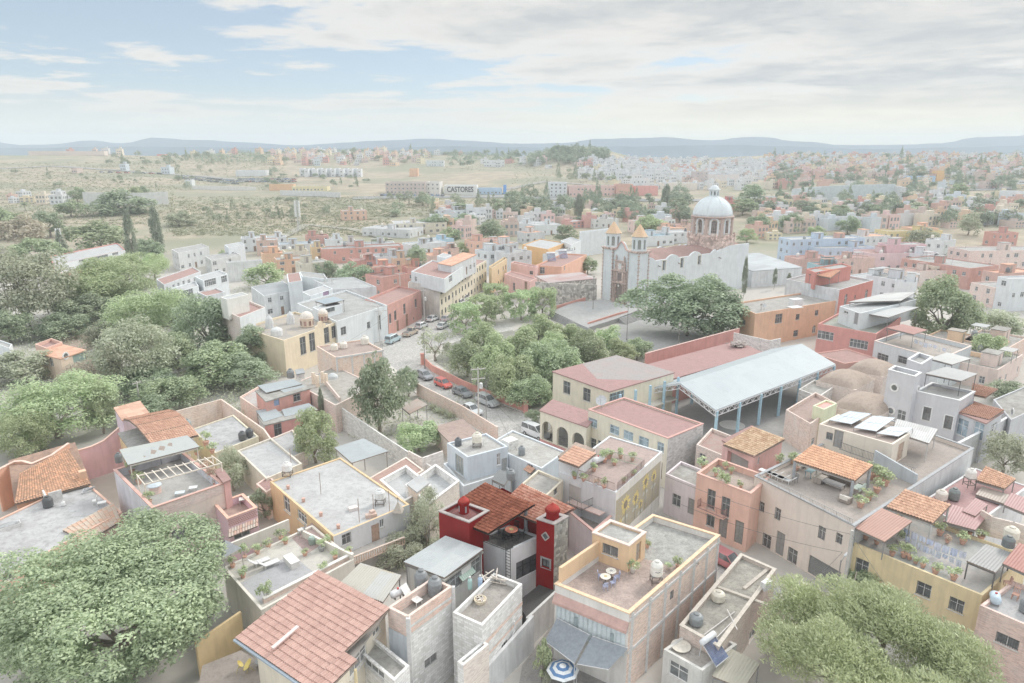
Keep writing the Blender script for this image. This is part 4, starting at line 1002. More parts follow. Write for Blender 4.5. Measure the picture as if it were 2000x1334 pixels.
def utility_pole(p,h,label,ang=0,arms=((0,1.8),),c=(196,194,190),r=.14,can=False,name='utility_pole',cat='utility pole',lamp=None,base_r=None):
 p=Vector(p);root=thing(name,label,cat,p,'utility poles');m=MB();m.tube([p-Vector((0,0,.3)),p+Vector((0,0,h))],[r,r*.7],10);m.build('shaft',plain(c,.85),root)
 a=math.radians(ang);d=Vector((math.cos(a),math.sin(a),0))
 for dz,w in arms:
  m=MB();z=Vector((0,0,h-.25-dz));m.bar(p+z-d*w/2,p+z+d*w/2,.1,.12);ar=m.build('crossarm',plain((205,203,200),.8),root)
  m=MB()
  for t in(-.46,-.2,.2,.46):m.lathe(p+z+d*w*t+Vector((0,0,.06)),[(.04,0),(.07,.06),(.04,.12),(.06,.18),(.02,.22)],8)
  m.build('insulators',plain((170,160,155)),ar)
 if can:m=MB();m.lathe(p+d*.42+Vector((0,0,h*.62)),[(.26,0),(.28,.05),(.28,.75),(.22,.85)],14);m.build('transformer',plain((220,222,222),.5),root)
 if lamp is not None:
  m=MB();q=Vector((math.cos(lamp),math.sin(lamp),0));m.tube([p+Vector((0,0,h-.3)),p+q*.7+Vector((0,0,h+.15))],.03,6);m.build('lamp_arm',plain(c),root)
  m=MB();m.bar(p+q*.65+Vector((0,0,h+.14)),p+q*1.25+Vector((0,0,h+.22)),.2,.1);m.build('lamp_head',plain((220,222,225)),root)
 return root
def wire(a,b,sag,label,r=.018,group='overhead wires'):
 a,b=Vector(a),Vector(b);m=MB();m.tube([a.lerp(b,t)-Vector((0,0,sag*4*t*(1-t)))for t in np.linspace(0,1,13)],r,4)
 return tag(m.build('power_line',plain((105,106,108)),org=a),label,'wire',group)
def lamp_post(p,h,label,c=(140,135,132),head='lantern'):
 p=Vector(p);root=thing('street_lamp',label,'street lamp',p,'street lamps');m=MB();m.lathe(p,[(.16,-.1),(.16,.3),(.09,.4),(.06,h*.6),(.05,h)],10);m.build('post',plain(c),root)
 m=MB();m.lathe(p+Vector((0,0,h)),[(.1,0),(.2,.1),(.26,.5)],8);m.build('lantern',plain((225,225,220),.3),root)
 m=MB();m.lathe(p+Vector((0,0,h+.5)),[(.32,0),(.2,.16),(.05,.3)],8);m.build('lamp_cap',plain(c),root)
 return root
# ---------------------------------------------------------------- the school and its open hall
def school():
 be=paint((222,214,194),.35);rf=slab((206,152,150),(196,146,142),.35,hard=.2);gb=block((190,190,190))
 W1=[(0,px,py,1.55,1.25,'w',dict(fc=(200,215,225),pc=(160,180,190)))for px,py in((1153,824),(1173,829),(1200,840),(1227,851),(1257,863))]+[(0,1290,874,1.0,1.35,'w',dict(fc=(200,215,225),pc=(165,180,190)))]
 W2=[(0,px,py,.95,1.7,'b')for px,py in((1159,868),(1173,873),(1188,879))]+[(0,1211,891,.8,1.8,'b',dict(pc=(150,175,190))),(0,1227,897,.8,1.8,'b',dict(pc=(150,175,190))),(0,1253,910,.9,2.2,'d'),(0,1270,912,.9,2.3,'d'),(0,1287,918,.9,2.3,'d')]
 s1=bld('long cream two storey school block with a red sealed roof and grey block end wall',(1149,800),(1305,857),(1374,828),6.6,be,rf,.18,ops=W1+W2,name='school_building',cat='school',walls={1:gb},cope=plain((205,160,152),.8))
 dish(P(1174,800,6.5),'white satellite dish on the corner of the red school roof',.75,250)
 arch=[(0,px,py,2.25,2.75,'a',dict(depth=.35,pc=(150,152,152)))for px,py in((1075,842),(1104,855),(1134,868))]
 s2=bld('low cream arcade with three round arches and a red roof at the street corner',(1055,803),(1146,835),(1168,812),4.9,be,rf,0,ops=[],name='arcade_building',cat='school')
 for ch in list(s2 .root.children):
  if ch.name.startswith('wall'):bpy.data.objects.remove(ch)
 m=MB();A,B,C_,D=s2 .A,s2 .B,s2 .C,s2 .D;L=(B-A).to_2d().length;ops=[dict(u=L*(i+.5)/3,z=.75,w=L/3-.75,h=2.95,kind='a',depth=.4)for i in range(3)]
 facade(m,A,B,-.3,4.9,ops);facade(m,B,C_,-.3,4.9,[]);facade(m,D,A,-.3,4.9,[dict(u=1.6,z=.75,w=2.0,h=2.95,kind='a',depth=.4)]);m.build('wall',be,s2 .root)
 m=MB();ins=inset([A,B,C_,D],.4);m.quad(Vector((ins[0].x,ins[0].y,0)),Vector((ins[1].x,ins[1].y,0)),Vector((ins[1].x,ins[1].y,.02)),Vector((ins[0].x,ins[0].y,.02)))
 bb,cc=ins[3],ins[2];m.quad(Vector((bb.x,bb.y,0)),Vector((cc.x,cc.y,0)),Vector((cc.x,cc.y,4.8)),Vector((bb.x,bb.y,4.8)));m.build('back_wall',paint((180,178,172)),s2 .root)
 m=MB();t=(B-A).to_2d().normalized();n_=Vector((t.y,-t.x,0))*.03;t=Vector((t.x,t.y,0))
 m.add([A+n_+Vector((0,0,-5.2)),B+n_+Vector((0,0,-5.2)),B+n_+Vector((0,0,-4.15)),A+n_+Vector((0,0,-4.15))],[(0,1,2,3)]);m.build('painted_base',paint((196,140,135)),s2 .root)
 s3=bld('cream two storey school wing with a half grey half red flat roof',(1080,727),(1190,766),(1316,729),6.9,be,rf,0,ops=[(0,1107,757,1.5,2.0,'b'),(0,1146,771,1.5,2.0,'b'),(1,1205,775,3.0,1.5,'w',dict(fc=(170,200,215)))],name='school_building',cat='school')
 t=MB();A,B,C_,D=inset([s3 .A,s3 .B,s3 .C,s3 .D],-.06);z=s3 .z+.166;q=[A.lerp(D,.45),B.lerp(C_,.32).lerp(A,.42),B.lerp(C_,.55),C_,D];t.poly([Vector((p.x,p.y,z))for p in q]);t.build('grey_sealant',slab((186,184,186),(200,180,175),.4),s3 .roof)
 m=MB();e=(B-A).normalized();t0=s3 .B.lerp(s3 .C,.05);t1=s3 .B.lerp(s3 .C,.95);out=Vector((e.x,e.y,0))*1.6
 m.prism([(v.x,v.y)for v in(t0,t0+out,t1+out,t1)],3.2,3.4);m.build('gallery_slab',plain((205,200,190)),s3 .root)
 for i in range(5):p=t0 .lerp(t1,i/4)+out*.92;m=MB();m.box(Vector((p.x,p.y,0)),.3,.3,6.8,40);m.build('column',plain((160,195,215)),s3 .root)
 s4=bld('low red roofed school wing along the church square',(1255,716),(1300,745),(1490,690),4.2,paint((200,150,142)),rf,.0,name='school_building',cat='school')
 wall_thing('tall terracotta wall between the school and the church square',[P(1258,738,0),P(1440,683,0)],4.6,paint((206,150,142),.5),cap=plain((212,178,170),.8))
 wall_thing('rough grey wall closing the end of the red school roof',[P(1430,690,0),P(1500,707,0),P(1520,702,0)],4.4,block())
 m=MB();r=random.Random(5)
 c=P(1440,678,4.3)
 for i in range(60):m.box(c+Vector((r.gauss(0,.8),r.gauss(0,.6),r.uniform(0,.9))),r.uniform(.3,1),r.uniform(.05,.4),r.uniform(.05,.3),r.uniform(0,180))
 tag(m.build('scrap_pile',plain((180,170,165),var=.5),org=c),'heap of broken school furniture on the red roof beside the church square','scrap heap')
 root=thing('sports_hall_canopy','huge pale blue sheet metal canopy on blue columns and white trusses over the school yard','canopy',P(1450,800,0))
 zr,ze=6.6,5.2;r0,r1=P(1328,748,zr),P(1566,671,zr);e0,e1=P(1398,801,ze),P(1632,711,ze);l0,l1=P(1262,759,ze),P(1262,759,ze)+(r1-r0)
 mt=sheet((214,226,232),(206,218,226),rough=.4)
 ul=plain((190,200,206))
 profile_roof('roof',e0,e1,r1,r0,mt,root,'metal',pitch=.5,under=ul);profile_roof('roof',l1,l0,r0,r1,mt,root,'metal',pitch=.5,under=ul)
 blue=plain((165,205,225),.5);wht=plain((228,228,232),.5);N_=6
 m=MB();d=Vector((0,0,.75))
 def truss(a,b,n,dz=.75):
  D_=Vector((0,0,dz));a=a-Vector((0,0,.2));b=b-Vector((0,0,.2));m.bar(a,b,.1);m.bar(a-D_,b-D_,.1)
  for i in range(n):
   p,q=a.lerp(b,i/n),a.lerp(b,(i+1)/n);m.bar(p-D_,p.lerp(q,.5),.06);m.bar(p.lerp(q,.5),q-D_,.06);m.bar(p,p-D_,.06)
 truss(e0,e1,22);truss(l0,l1,22)
 for i in range(N_+1):k=i/N_;truss(l0 .lerp(l1,k),r0 .lerp(r1,k),5,.7);truss(r0 .lerp(r1,k),e0 .lerp(e1,k),7,.7)
 m.build('trusses',wht,root)
 for a,b in((e0,e1),(l0,l1)):
  for i in range(N_+1):
   p=a.lerp(b,.01+.98*i/N_);m=MB();m.box(Vector((p.x,p.y,-.1)),.32,.32,p.z-.15,39);m.build('column',blue,root)
 m=MB();c=P(1430,830,.03);m.lathe(c,[(1.9,0),(1.9,.012)],32);tag(m.build('stone_circle',plain((215,214,210),.9),org=c),'pale round paving circle on the school yard beneath the canopy','paving circle')
# ---------------------------------------------------------------- furniture
def chair(p,ang,label,c=(150,148,146),group='chairs on the terraces',s=1.0):
 p=Vector(p);root=thing('chair',label,'chair',p,group);mt=plain(c);a=math.radians(ang);d=Vector((math.cos(a),math.sin(a),0));e=Vector((-d.y,d.x,0))
 m=MB();m.box(p+Vector((0,0,.43*s)),.44*s,.44*s,.05,ang);m.build('seat',mt,root)
 m=MB()
 for t in(-.2,-.07,.07,.2):m.bar(p-d*.2*s+e*t*s+Vector((0,0,.5*s)),p-d*.27*s+e*t*s+Vector((0,0,.95*s)),.05)
 m.bar(p-d*.27*s-e*.22*s+Vector((0,0,.93*s)),p-d*.27*s+e*.22*s+Vector((0,0,.93*s)),.06);m.build('backrest',mt,root)
 for i in(-1,1):
  for j in(-1,1):m=MB();q=p+d*.19*i*s+e*.19*j*s;m.bar(q,q+Vector((0,0,.43*s)),.045);m.build('leg',mt,root)
 return root
def round_table(p,label,r=.5,h=.74,c=(205,165,145),inlay=None,leg=(110,108,106)):
 p=Vector(p);root=thing('round_table',label,'table',p);m=MB();m.lathe(p+Vector((0,0,h-.04)),[(r,0),(r,.04)],28);tp=m.build('table_top',plain(c,.5),root)
 if inlay:
  m=MB();m.lathe(p+Vector((0,0,h+.001)),[(r*.34,0),(r*.34,.004)],12);m.build('inlay',plain(inlay),tp)
  m=MB()
  for k in range(10):a=k*.628;m.bar(p+Vector((math.cos(a)*r*.45,math.sin(a)*r*.45,h+.003)),p+Vector((math.cos(a)*r*.85,math.sin(a)*r*.85,h+.003)),.035,.006)
  m.build('mosaic',plain(mul3(c,.85)),tp)
 m=MB();m.tube([p,p+Vector((0,0,h-.05))],.045,8);m.build('column',plain(leg),root)
 m=MB()
 for k in range(4):a=k*1.57+.4;m.bar(p+Vector((0,0,.12)),p+Vector((math.cos(a)*r*.65,math.sin(a)*r*.65,.02)),.05)
 m.build('feet',plain(leg),root);return root
def lounger(p,ang,label,c=(205,205,206),back=.5):
 p=Vector(p);root=thing('sun_lounger',label,'sun lounger',p,'sun loungers on the terraces');a=math.radians(ang);d=Vector((math.cos(a),math.sin(a),0));e=Vector((-d.y,d.x,0));U=Vector((0,0,1));mt=plain(c,.6)
 m=MB();m.bar(p-d*.3+U*.36,p+d*1.0+U*.36,.62,.05);m.build('seat',mt,root)
 m=MB();m.bar(p-d*.32+U*.37,p-d*.85+U*(.37+back),.62,.05);m.build('backrest',mt,root)
 for x in(-.3,.9):
  for y in(-.27,.27):m=MB();m.bar(p+d*x+e*y,p+d*x+e*y+U*.34,.05);m.build('leg',mt,root)
 return root
def sofa(p,ang,L,label,c=(214,208,200)):
 p=Vector(p);root=thing('sofa',label,'sofa',p);a=math.radians(ang);d=Vector((math.cos(a),math.sin(a),0));e=Vector((-d.y,d.x,0));U=Vector((0,0,1))
 m=MB();m.box(p+U*.05,L,.8,.3,ang);m.build('base',plain((150,140,132)),root)
 n=max(1,round(L/.7))
 for i in range(n):m=MB();m.box(p+d*(-L/2+L*(i+.5)/n)+U*.36,L/n-.05,.74,.15,ang);m.build('seat_cushion',plain(c,.9),root)
 m=MB();m.box(p+e*.36+U*.36,L,.18,.42,ang);m.build('backrest',plain(c,.9),root)
 for s in(-1,1):m=MB();m.box(p+d*s*(L/2+.08)+U*.05,.15,.8,.55,ang);m.build('armrest',plain((160,150,142)),root)
 return root
def box_table(p,ang,w,d,h,label,c,name='table'):
 p=Vector(p);root=thing(name,label,'table',p);m=MB();m.box(p+Vector((0,0,h-.05)),w,d,.05,ang);m.build('table_top',plain(c,.5),root);a=math.radians(ang);x=Vector((math.cos(a),math.sin(a),0));y=Vector((-x.y,x.x,0))
 for i in(-1,1):
  for j in(-1,1):m=MB();q=p+x*i*(w/2-.06)+y*j*(d/2-.06);m.bar(q,q+Vector((0,0,h-.05)),.06);m.build('leg',plain(mul3(c,.85)),root)
 return root
def umbrella(p,h,r,label):
 p=Vector(p);root=thing('parasol',label,'parasol',p);m=MB();m.tube([p,p+Vector((0,0,h))],.03,8);m.build('pole',plain((215,215,215)),root)
 rings=[(.02,.38),(.22,.3),(.42,.22),(.62,.13),(.82,.04),(1.0,-.06)];cols=[(232,234,236),(88,128,175),(228,232,236),(92,132,178),(228,232,236)]
 cn=None
 for i in range(5):
  m=MB();vs=[]
  for q,dz in(rings[i],rings[i+1]):
   for k in range(8):a=k*math.pi/4;vs.append(p+Vector((math.cos(a)*r*q,math.sin(a)*r*q,h+dz*r*.9)))
  m.add(vs,[(k,(k+1)%8,(k+1)%8+8,k+8)for k in range(8)]);o=m.build('canopy' if cn is None else 'canopy_stripe',plain(cols[i],.8),cn or root);cn=cn or o
 m=MB()
 for k in range(8):a=k*math.pi/4;m.bar(p+Vector((0,0,h+.33*r*.9)),p+Vector((math.cos(a)*r*.98,math.sin(a)*r*.98,h-.075*r)),.02)
 m.build('ribs',plain((200,200,200)),root);return root
def laundry(a,b,label,seed=1,cols=((205,215,240),(225,230,245),(215,222,238)),drop=.8,n=6):
 a,b=Vector(a),Vector(b);root=thing('clothesline',label,'washing line',a,'washing hung out on the roof terraces');r=random.Random(seed);m=MB();f=lambda t:a.lerp(b,t)-Vector((0,0,.25*4*t*(1-t)*.6))
 m.tube([f(t)for t in np.linspace(0,1,9)],.012,4);m.build('line',plain((180,180,180)),root);d=(b-a).normalized();s=Vector((-d.y,d.x,0))
 for i in range(n):
  t0=(i+.08)/n;t1=(i+.9)/n;h=drop*r.uniform(.6,1.1);vs=[];K=7
  for j in range(4):
   for k in range(K):t=t0+(t1-t0)*k/(K-1);vs.append(f(t)-Vector((0,0,h*j/3))+s*.05*math.sin(k*1.9+i)*j)
  m=MB();m.add(vs,[(j*K+k,j*K+k+1,(j+1)*K+k+1,(j+1)*K+k)for j in range(3)for k in range(K-1)]);m.build('hung_sheet',plain(cols[i%len(cols)],.9),root,smooth=True)
 return root
def pots(z,items):
 for i,(px,py,label,*r)in enumerate(items):potted(P(px,py,z),label,r[0]if r else.2,r[1]if len(r)>1 else.6,r[2]if len(r)>2 else(205,160,140),r[3]if len(r)>3 else 'plant',i+int(px))
TILE=tiles((222,182,158),(196,150,128));TILE2=tiles((226,186,158),(202,160,136),amt=.7);REDT=tiles((212,176,164),(192,152,142),amt=.4);ORT=tiles((234,190,156),(212,162,132),amt=.5)
ROOFW=slab((224,226,228),(196,194,190),.3);ROOFG=slab((205,203,198),(160,156,148),.45);ROOFD=slab((196,190,178),(150,145,136),.6);ROOFR=slab((206,152,146),(185,140,132),.4,hard=.2)
COPE=plain((205,200,195),.8)
def red_house():
 red=paint((132,8,14),.35);dark=slab((92,88,84),(70,66,62),.7);rt=tiles((168,104,80),(112,62,48),amt=.45);gc=plain((168,160,158),.8);whi=paint((236,238,242),.3)
 b=bld('dark red house with clay tile roof, two cupolas and a mosaic table on its terrace',(930,1053),(990,1077),(1054,1047),6.9,whi,dark,.12,base=0,ops=[(1,1030,1106,2.6,1.75,'w',dict(fc=(60,60,62),pc=(105,110,114),sill=False))],walls={0:paint((184,188,192),.8)},fc=(60,60,62))
 R=b.root
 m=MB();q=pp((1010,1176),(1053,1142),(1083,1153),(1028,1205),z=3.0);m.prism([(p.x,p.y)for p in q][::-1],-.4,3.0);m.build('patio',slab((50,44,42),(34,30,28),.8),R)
 m=MB();q=pp((1027,1207),(1084,1154),z=3.0);q2=[v+Vector((.16,-.16,0))for v in q];m.prism([(q[0].x,q[0].y),(q2[0].x,q2[0].y),(q2[1].x,q2[1].y),(q[1].x,q[1].y)],-.4,3.06);m.build('patio_wall',paint((214,216,216),1.0),R)
 t=bld('',(1048,1014),(1083,1025),(1110,1009),9.4,red,slab((170,60,55),(140,50,45),.6),.08,base=3.0,walls={1:stone((160,160,155),.05,2.6),2:red},cope=gc,root=R,ops=[(0,1066,1100,.75,.8,'w',dict(trim=(150,148,150),fc=(70,70,70),sill=False))],thick=.3)
 n=Vector(((t.B-t.A).y,-(t.B-t.A).x,0)).normalized();tt=(t.B-t.A).normalized();c0=t.A.lerp(t.B,.52)+n*.03+Vector((0,0,-1.35));U=Vector((0,0,1))
 m=MB();k=[c0+tt*.36,c0+U*.4,c0-tt*.36,c0-U*.4]
 for i in range(4):m.bar(k[i],k[(i+1)%4],.12,.09)
 w=m.build('window',gc,R);m=MB();m.poly(k);m.build('pane',glass((90,95,98)),w)
 def cupola(c,r,h,win):
  m=MB();m.lathe(c,[(r*1.0,0),(r*1.0,h*.78),(r*1.18,h*.8),(r*1.18,h*.95),(r*1.0,h)],20);cu=m.build('cupola',red,R)
  m=MB();m.lathe(c+U*h,[(r*1.12,0),(r*.95,r*.3),(r*.5,r*.7),(r*.2,r*.85),(r*.16,r*1.0),(.03,r*1.1)],20);m.build('cupola_roof',paint((165,60,52),.3),cu,smooth=True)
  if win:
   m=MB()
   for a in(-2.6,-1.1,.5,2.0):q=c+Vector((math.cos(a),math.sin(a),0))*r*1.005;s=Vector((-math.sin(a),math.cos(a),0));m.add([q-s*r*.17+U*h*.18,q+s*r*.17+U*h*.18,q+s*r*.17+U*h*.7,q-s*r*.17+U*h*.7],[(0,1,2,3)])
   m.build('cupola_window',glass((176,182,188)),cu)
 cupola(on(t,.5,.5,.0),.56,.95,False)
 l=bld('',(857,999),(916,1021),(955,998),9.6,red,slab((150,48,44),(120,40,38),.6),.35,base=0,cope=gc,root=R,walls={0:paint((140,40,40),.4)})
 m=MB();cc=on(l,.5,.5);m.lathe(cc,[(1.25,0),(1.0,.12),(.5,.25)],20);m.build('roof_cone',slab((150,48,44),(120,40,38),.6),R);cupola(cc+U*.2,.45,1.15,True)
 m=MB();A,B=P(960,990,6.8),P(1058,1046,6.8);e=(l.C-l.B).normalized()*1.6
 facade(m,A+e*.02,B,0,8.2,[dict(u=1.2,z=6.65,w=1.0,h=2.1,kind='d')]);facade(m,B,B+e,0,8.2,[]);facade(m,B+e,A+e,0,8.2,[]);facade(m,A+e,A,0,8.2,[]);m.build('wall',red,R)
 lw=bld('',(915,1040),(932,1047),(970,1020),6.95,red,dark,0,base=0,root=R)if False else None
 E0,E1,R1,T0=P(916,1027,8.95),P(953,1042,8.95),P(1045,984,10.1),P(948,942,10.1);nn=(E1-E0).cross(R1-E1).normalized()
 def onp(px,py):d=Vector(ray(px,py));o_=Vector((0,0,H));return o_+d*((E1-o_).dot(nn)/d.dot(nn))
 T0=onp(948,942);R0=R1+(E0-E1)
 rf_=profile_roof('roof',E0,E1,R1,R0,rt,R,'tile',pitch=.24,row=.34,under=plain((60,48,44)))
 profile_roof('rear_roof',onp(897,975),onp(954,1003),R0,T0,rt,R,'tile',pitch=.24,row=.34,under=plain((60,48,44)))
 profile_roof('lower_roof',P(972,990,8.3),P(1062,1026,8.3),P(1122,992,9.3),P(1020,944,9.3),tiles((208,160,140),(180,110,86),amt=.6),R,'tile',pitch=.24,row=.34,under=plain((120,100,95)))
 m=MB();c=P(1027,1037,6.8);m.lathe(c,[(.24,-.02),(.24,.15),(.17,.2),(.15,2.5),(.22,2.6),(.22,2.8)],14);m.build('column',plain((140,145,152)),R)
 m=MB();c=P(937,1052,6.8);m.lathe(c,[(.2,0),(.13,.2),(.13,2.2)],12);m.build('column',plain((130,136,144)),R)
 z=6.82
 round_table(P(999,1048,z),'orange mosaic round table on the red house terrace',.58,.74,(204,118,88),(190,185,110),(48,48,50))
 for i,(dx,dy,nm)in enumerate(((-1.0,.25,'against the red wall side'),(-.55,-.75,'nearest the railing'),(.35,-.95,'at the open front'),(.95,-.2,'nearest the red stair tower'),(.4,.9,'nearest the grey column'))):
  c=P(999,1048,z)+Vector((dx*.95,dy*.95,0));chair(c,math.degrees(math.atan2(-dy,-dx)),'black iron chair at the round mosaic table, '+nm,(46,46,48),'iron chairs around the mosaic table')
 railing('black iron railing along the left edge of the red house terrace',[P(940,1057,6.9),P(988,1076,6.9),P(1002,1070,6.9)],.9,(58,58,60))
 m=MB();a=P(992,1079,6.9);n2=(b.B-b.C).normalized()*.25;s1=a+n2;s2=a+n2+(b.B-b.A).normalized()*.5
 for s in(s1,s2):m.bar(s+U*.9,s-U*3.4,.05)
 for i in range(14):m.bar(s1+U*(.6-i*.29),s2+U*(.6-i*.29),.035)
 tag(m.build('iron_ladder',plain((70,70,72)),org=s1),'black iron ladder fixed to the front corner of the red house','ladder')
def foreground():
# --- tan brick house with the roof terrace, right of the red house
 tan=paint((240,205,165),.3);bk=brick((214,182,166),(205,198,192),patch=(205,200,196));pinkf=slab((222,194,182),(180,158,150),1.0,hard=.3)
 t=bld('long brick house with peach roof parapet, roof hut and gravel covered terrace',(1084,1141),(1229,1199),(1406,1046),7.0,bk,pinkf,.55,ops=[(1,1312,1162,.55,.8,'b',dict(pc=(175,180,180),sill=False)),(1,1362,1100,.5,.55,'w',dict(sill=False))],walls={0:paint((225,222,218),.5)},cope=plain((240,208,172),.8))
 R=t.root
 m=MB()
 for s in(.03,.2,.36,.52,.68,.84,.98):p=t.B.lerp(t.C,s);m.bar(p+Vector((.02,-.02,-.12)),p+Vector((.02,-.02,-7)),.22,.12)
 for z in(.55,3.4):m.bar(t.B+Vector((.03,-.03,-z)),t.C+Vector((.03,-.03,-z)),.12,.22)
 m.build('concrete_ties',plain((200,200,200),.9),R)
 m=MB();q=[on(t,.97,.52,.005),on(t,.03,.6,.005),on(t,.03,.98,.005),on(t,.97,.98,.005)];m.poly(q);m.build('gravel_layer',slab((206,206,202),(160,160,156),1.4),t.roof)
 m=MB();a,b_=t.A.lerp(t.D,.06),t.A.lerp(t.D,.98);n=(t.A-t.B).normalized()*.02
 pts=[(0,.02,1.15),(.06,.32,1.9),(.32,.5,.7),(.5,.98,.35)]
 for s0,s1,h in((.03,.42,1.25),):p,q_=t.A.lerp(t.D,s0),t.A.lerp(t.D,s1);k=(t.B-t.A).normalized()*.25;m.prism([(p.x,p.y),((p+k).x,(p+k).y),((q_+k).x,(q_+k).y),(q_.x,q_.y)][::1],7.09,7.09+h)
 m.build('side_wall',tan,R)
 h=bld('',(1157,1041),(1229,1067),(1262,1040),8.9,tan,slab((214,214,210),(180,178,176),1.0),.18,base=6.46,root=R,ops=[(0,1192,1075,1.45,.95,'b',dict(pc=(150,150,150))),(1,1247,1078,.8,1.75,'d',dict(pc=(178,165,150)))],cope=plain((222,200,190),.8))
 m=MB();o=Vector(((t.B-t.A).y,-(t.B-t.A).x,0)).normalized()
 a,b_=t.A+Vector((0,0,-.75)),t.B+Vector((0,0,-.75));a2,b2=a+o*.4+Vector((0,0,-.55)),b_+o*.4+Vector((0,0,-.55))
 m.add([a,b_,b2,a2]+[v+Vector((0,0,-.22))for v in(a,b_,b2,a2)],[(3,2,1,0),(4,5,6,7),(2,3,7,6),(0,3,7,4),(1,2,6,5)]);m.build('eaves',paint((190,156,148),.8),R)
 m=MB();tt=(t.B-t.A).normalized()
 for i in range(15):
  c0=t.A+tt*(.25+i*.4)+o*.04;z0,z1=-3.9+(.6 if i in(3,9)else 0),-1.6
  m.add([c0+Vector((0,0,z0)),c0+tt*.34+Vector((0,0,z0)),c0+tt*.34+Vector((0,0,z1)),c0+Vector((0,0,z1))],[(0,1,2,3)]);m.bar(c0+o*.02+Vector((0,0,z0)),c0+o*.02+Vector((0,0,z1)),.05)
 m.build('shutter_panels',plain((200,212,218),.6),R)
 m=MB();m.bar(t.A+o*.06+tt*2.1+Vector((0,0,-3.6)),t.A+o*.06+tt*2.1+Vector((0,0,-2.1)),.5,.04);m.build('curtain',plain((150,165,170)),R);m=MB();m.bar(t.A+o*.06+tt*5.2+Vector((0,0,-3.9)),t.A+o*.06+tt*5.2+Vector((0,0,-2.2)),.45,.04);m.build('curtain',plain((150,165,170)),R)
 gr=plain((140,147,156),.7)
 for q,nm in((((1064,1252),(1122,1296),(1152,1240),(1088,1207)),'left'),(((1127,1297),(1188,1308),(1227,1266),(1157,1242)),'right')):
  root=thing('awning',f'dark grey cloth awning over the courtyard, {"beside the white wall" if nm == "left" else "beside the brick side wall"}','awning',P(*q[0],0),'grey awnings over the courtyard')
  pts=[P(*q[0],3.1),P(*q[1],3.1),P(*q[2],4.15),P(*q[3],4.15)];m=MB();vs=[];K=8
  for i in range(K+1):
   for j in range(K+1):p=pts[0].lerp(pts[1],i/K).lerp(pts[3].lerp(pts[2],i/K),j/K);vs.append(p-Vector((0,0,.18*math.sin(math.pi*i/K)*math.sin(math.pi*j/K))))
  m.add(vs,[(i*(K+1)+j,(i+1)*(K+1)+j,(i+1)*(K+1)+j+1,i*(K+1)+j+1)for i in range(K)for j in range(K)]);m.build('cloth',gr,root,smooth=True)
  for k in range(2):m=MB();m.tube([pts[k],Vector((pts[k].x,pts[k].y,0))],.03,6);m.build('post',plain((190,190,190)),root)
  m=MB();m.bar(pts[0],pts[1],.04);m.bar(pts[2],pts[3],.04);m.build('rail',plain((215,215,215)),root)
 umbrella(P(1098,1352,0),2.1,1.25,'blue and white ringed octagonal parasol open in the courtyard')
 flat('courtyard_floor',pp((1020,1300),(1090,1205),(1240,1260),(1200,1420),(1000,1420)),.03,slab((188,182,178),(165,160,156),.8))
 shrub('leafy green bush growing in the courtyard beside the tall white wall',P(1058,1330,0),.75,3.6,'bright','shrub',3,1500,.2)
 shrub('small grey flowering bush at the foot of the courtyard bush',P(1068,1345,0),.5,1.4,'grey','shrub',4)
 round_table(P(1182,1141,6.46),'round white mosaic table on the peach terrace, nearer the brown eaves',.42,.74,(228,222,208),(190,175,130));round_table(P(1193,1130,6.46),'round white mosaic table on the peach terrace, nearer the hut',.42,.74,(226,222,212),(160,160,160))
 for i,(px,py,a)in enumerate(((1196,1145,200),(1172,1131,0),(1205,1133,180),(1182,1152,100))):chair(P(px,py,6.46),a,('blue chair right of the nearer mosaic table','blue chair left of the mosaic tables by the peach wall','blue chair pushed in at the farther mosaic table','blue chair in front of the nearer mosaic table')[i],(165,172,200),'blue chairs on the peach terrace',.8)
 tank(P(1281,1138,6.46),'white plastic water tank with dark lid on an iron stand on the peach terrace',(230,228,222),.5,1.2,.75,band=(90,95,100))
 pots(6.46,[(1236,1118,'leafy plant in a pale pot at the corner of the terrace hut',.25,.8,(196,190,185)),(1264,1070,'potted plant beside the open door of the terrace hut',.18,.5),(1323,1108,'spindly potted shrub by the peach parapet behind the white tank',.18,.8),(1305,1112,'small pot with dry plant beside the white water tank',.16,.4,(200,185,175))])
# --- white mural house
 mural(t)
# --- beige house with furnished roof terrace
 bg=paint((212,200,190),.3)
 ops=[(0,px,py,w,h,k,dict(pc=(150,150,150),sill=False))for px,py,w,h,k in((1488,990,.6,1.1,'b'),(1519,1004,.7,1.3,'b'),(1605,1041,.75,1.35,'b'),(1639,1052,.65,1.05,'b'),(1495,1078,1.05,1.5,'b'),(1520,1090,1.0,2.6,'d'),(1547,1090,1.1,1.6,'b'))]+[(0,1608,1125,3.4,2.0,'g',dict(pc=(140,142,142)))]
 b=bld('large beige two storey house with a furnished roof terrace under a tiled shelter',(1474,930),(1668,1028),(1902,876),7.2,bg,slab((205,190,180),(190,178,170),.6,hard=.2),.45,ops=ops,walls={1:paint((214,216,218),.9),2:bg},cope=plain((165,168,172),.8))
 zt=6.76
 up=bld('',(1600,828),(1744,868),(1778,846),9.5,paint((220,210,196),.3),slab((205,180,170),(190,170,160),.6),.35,base=6.7,root=b.root,ops=[(0,1620,852,.75,.9,'w',dict(fc=(140,140,140))),(0,1637,858,1.0,2.1,'d',dict(pc=(160,160,160))),(1,1758,885,1.6,2.2,'d',dict(pc=(190,165,148)))])
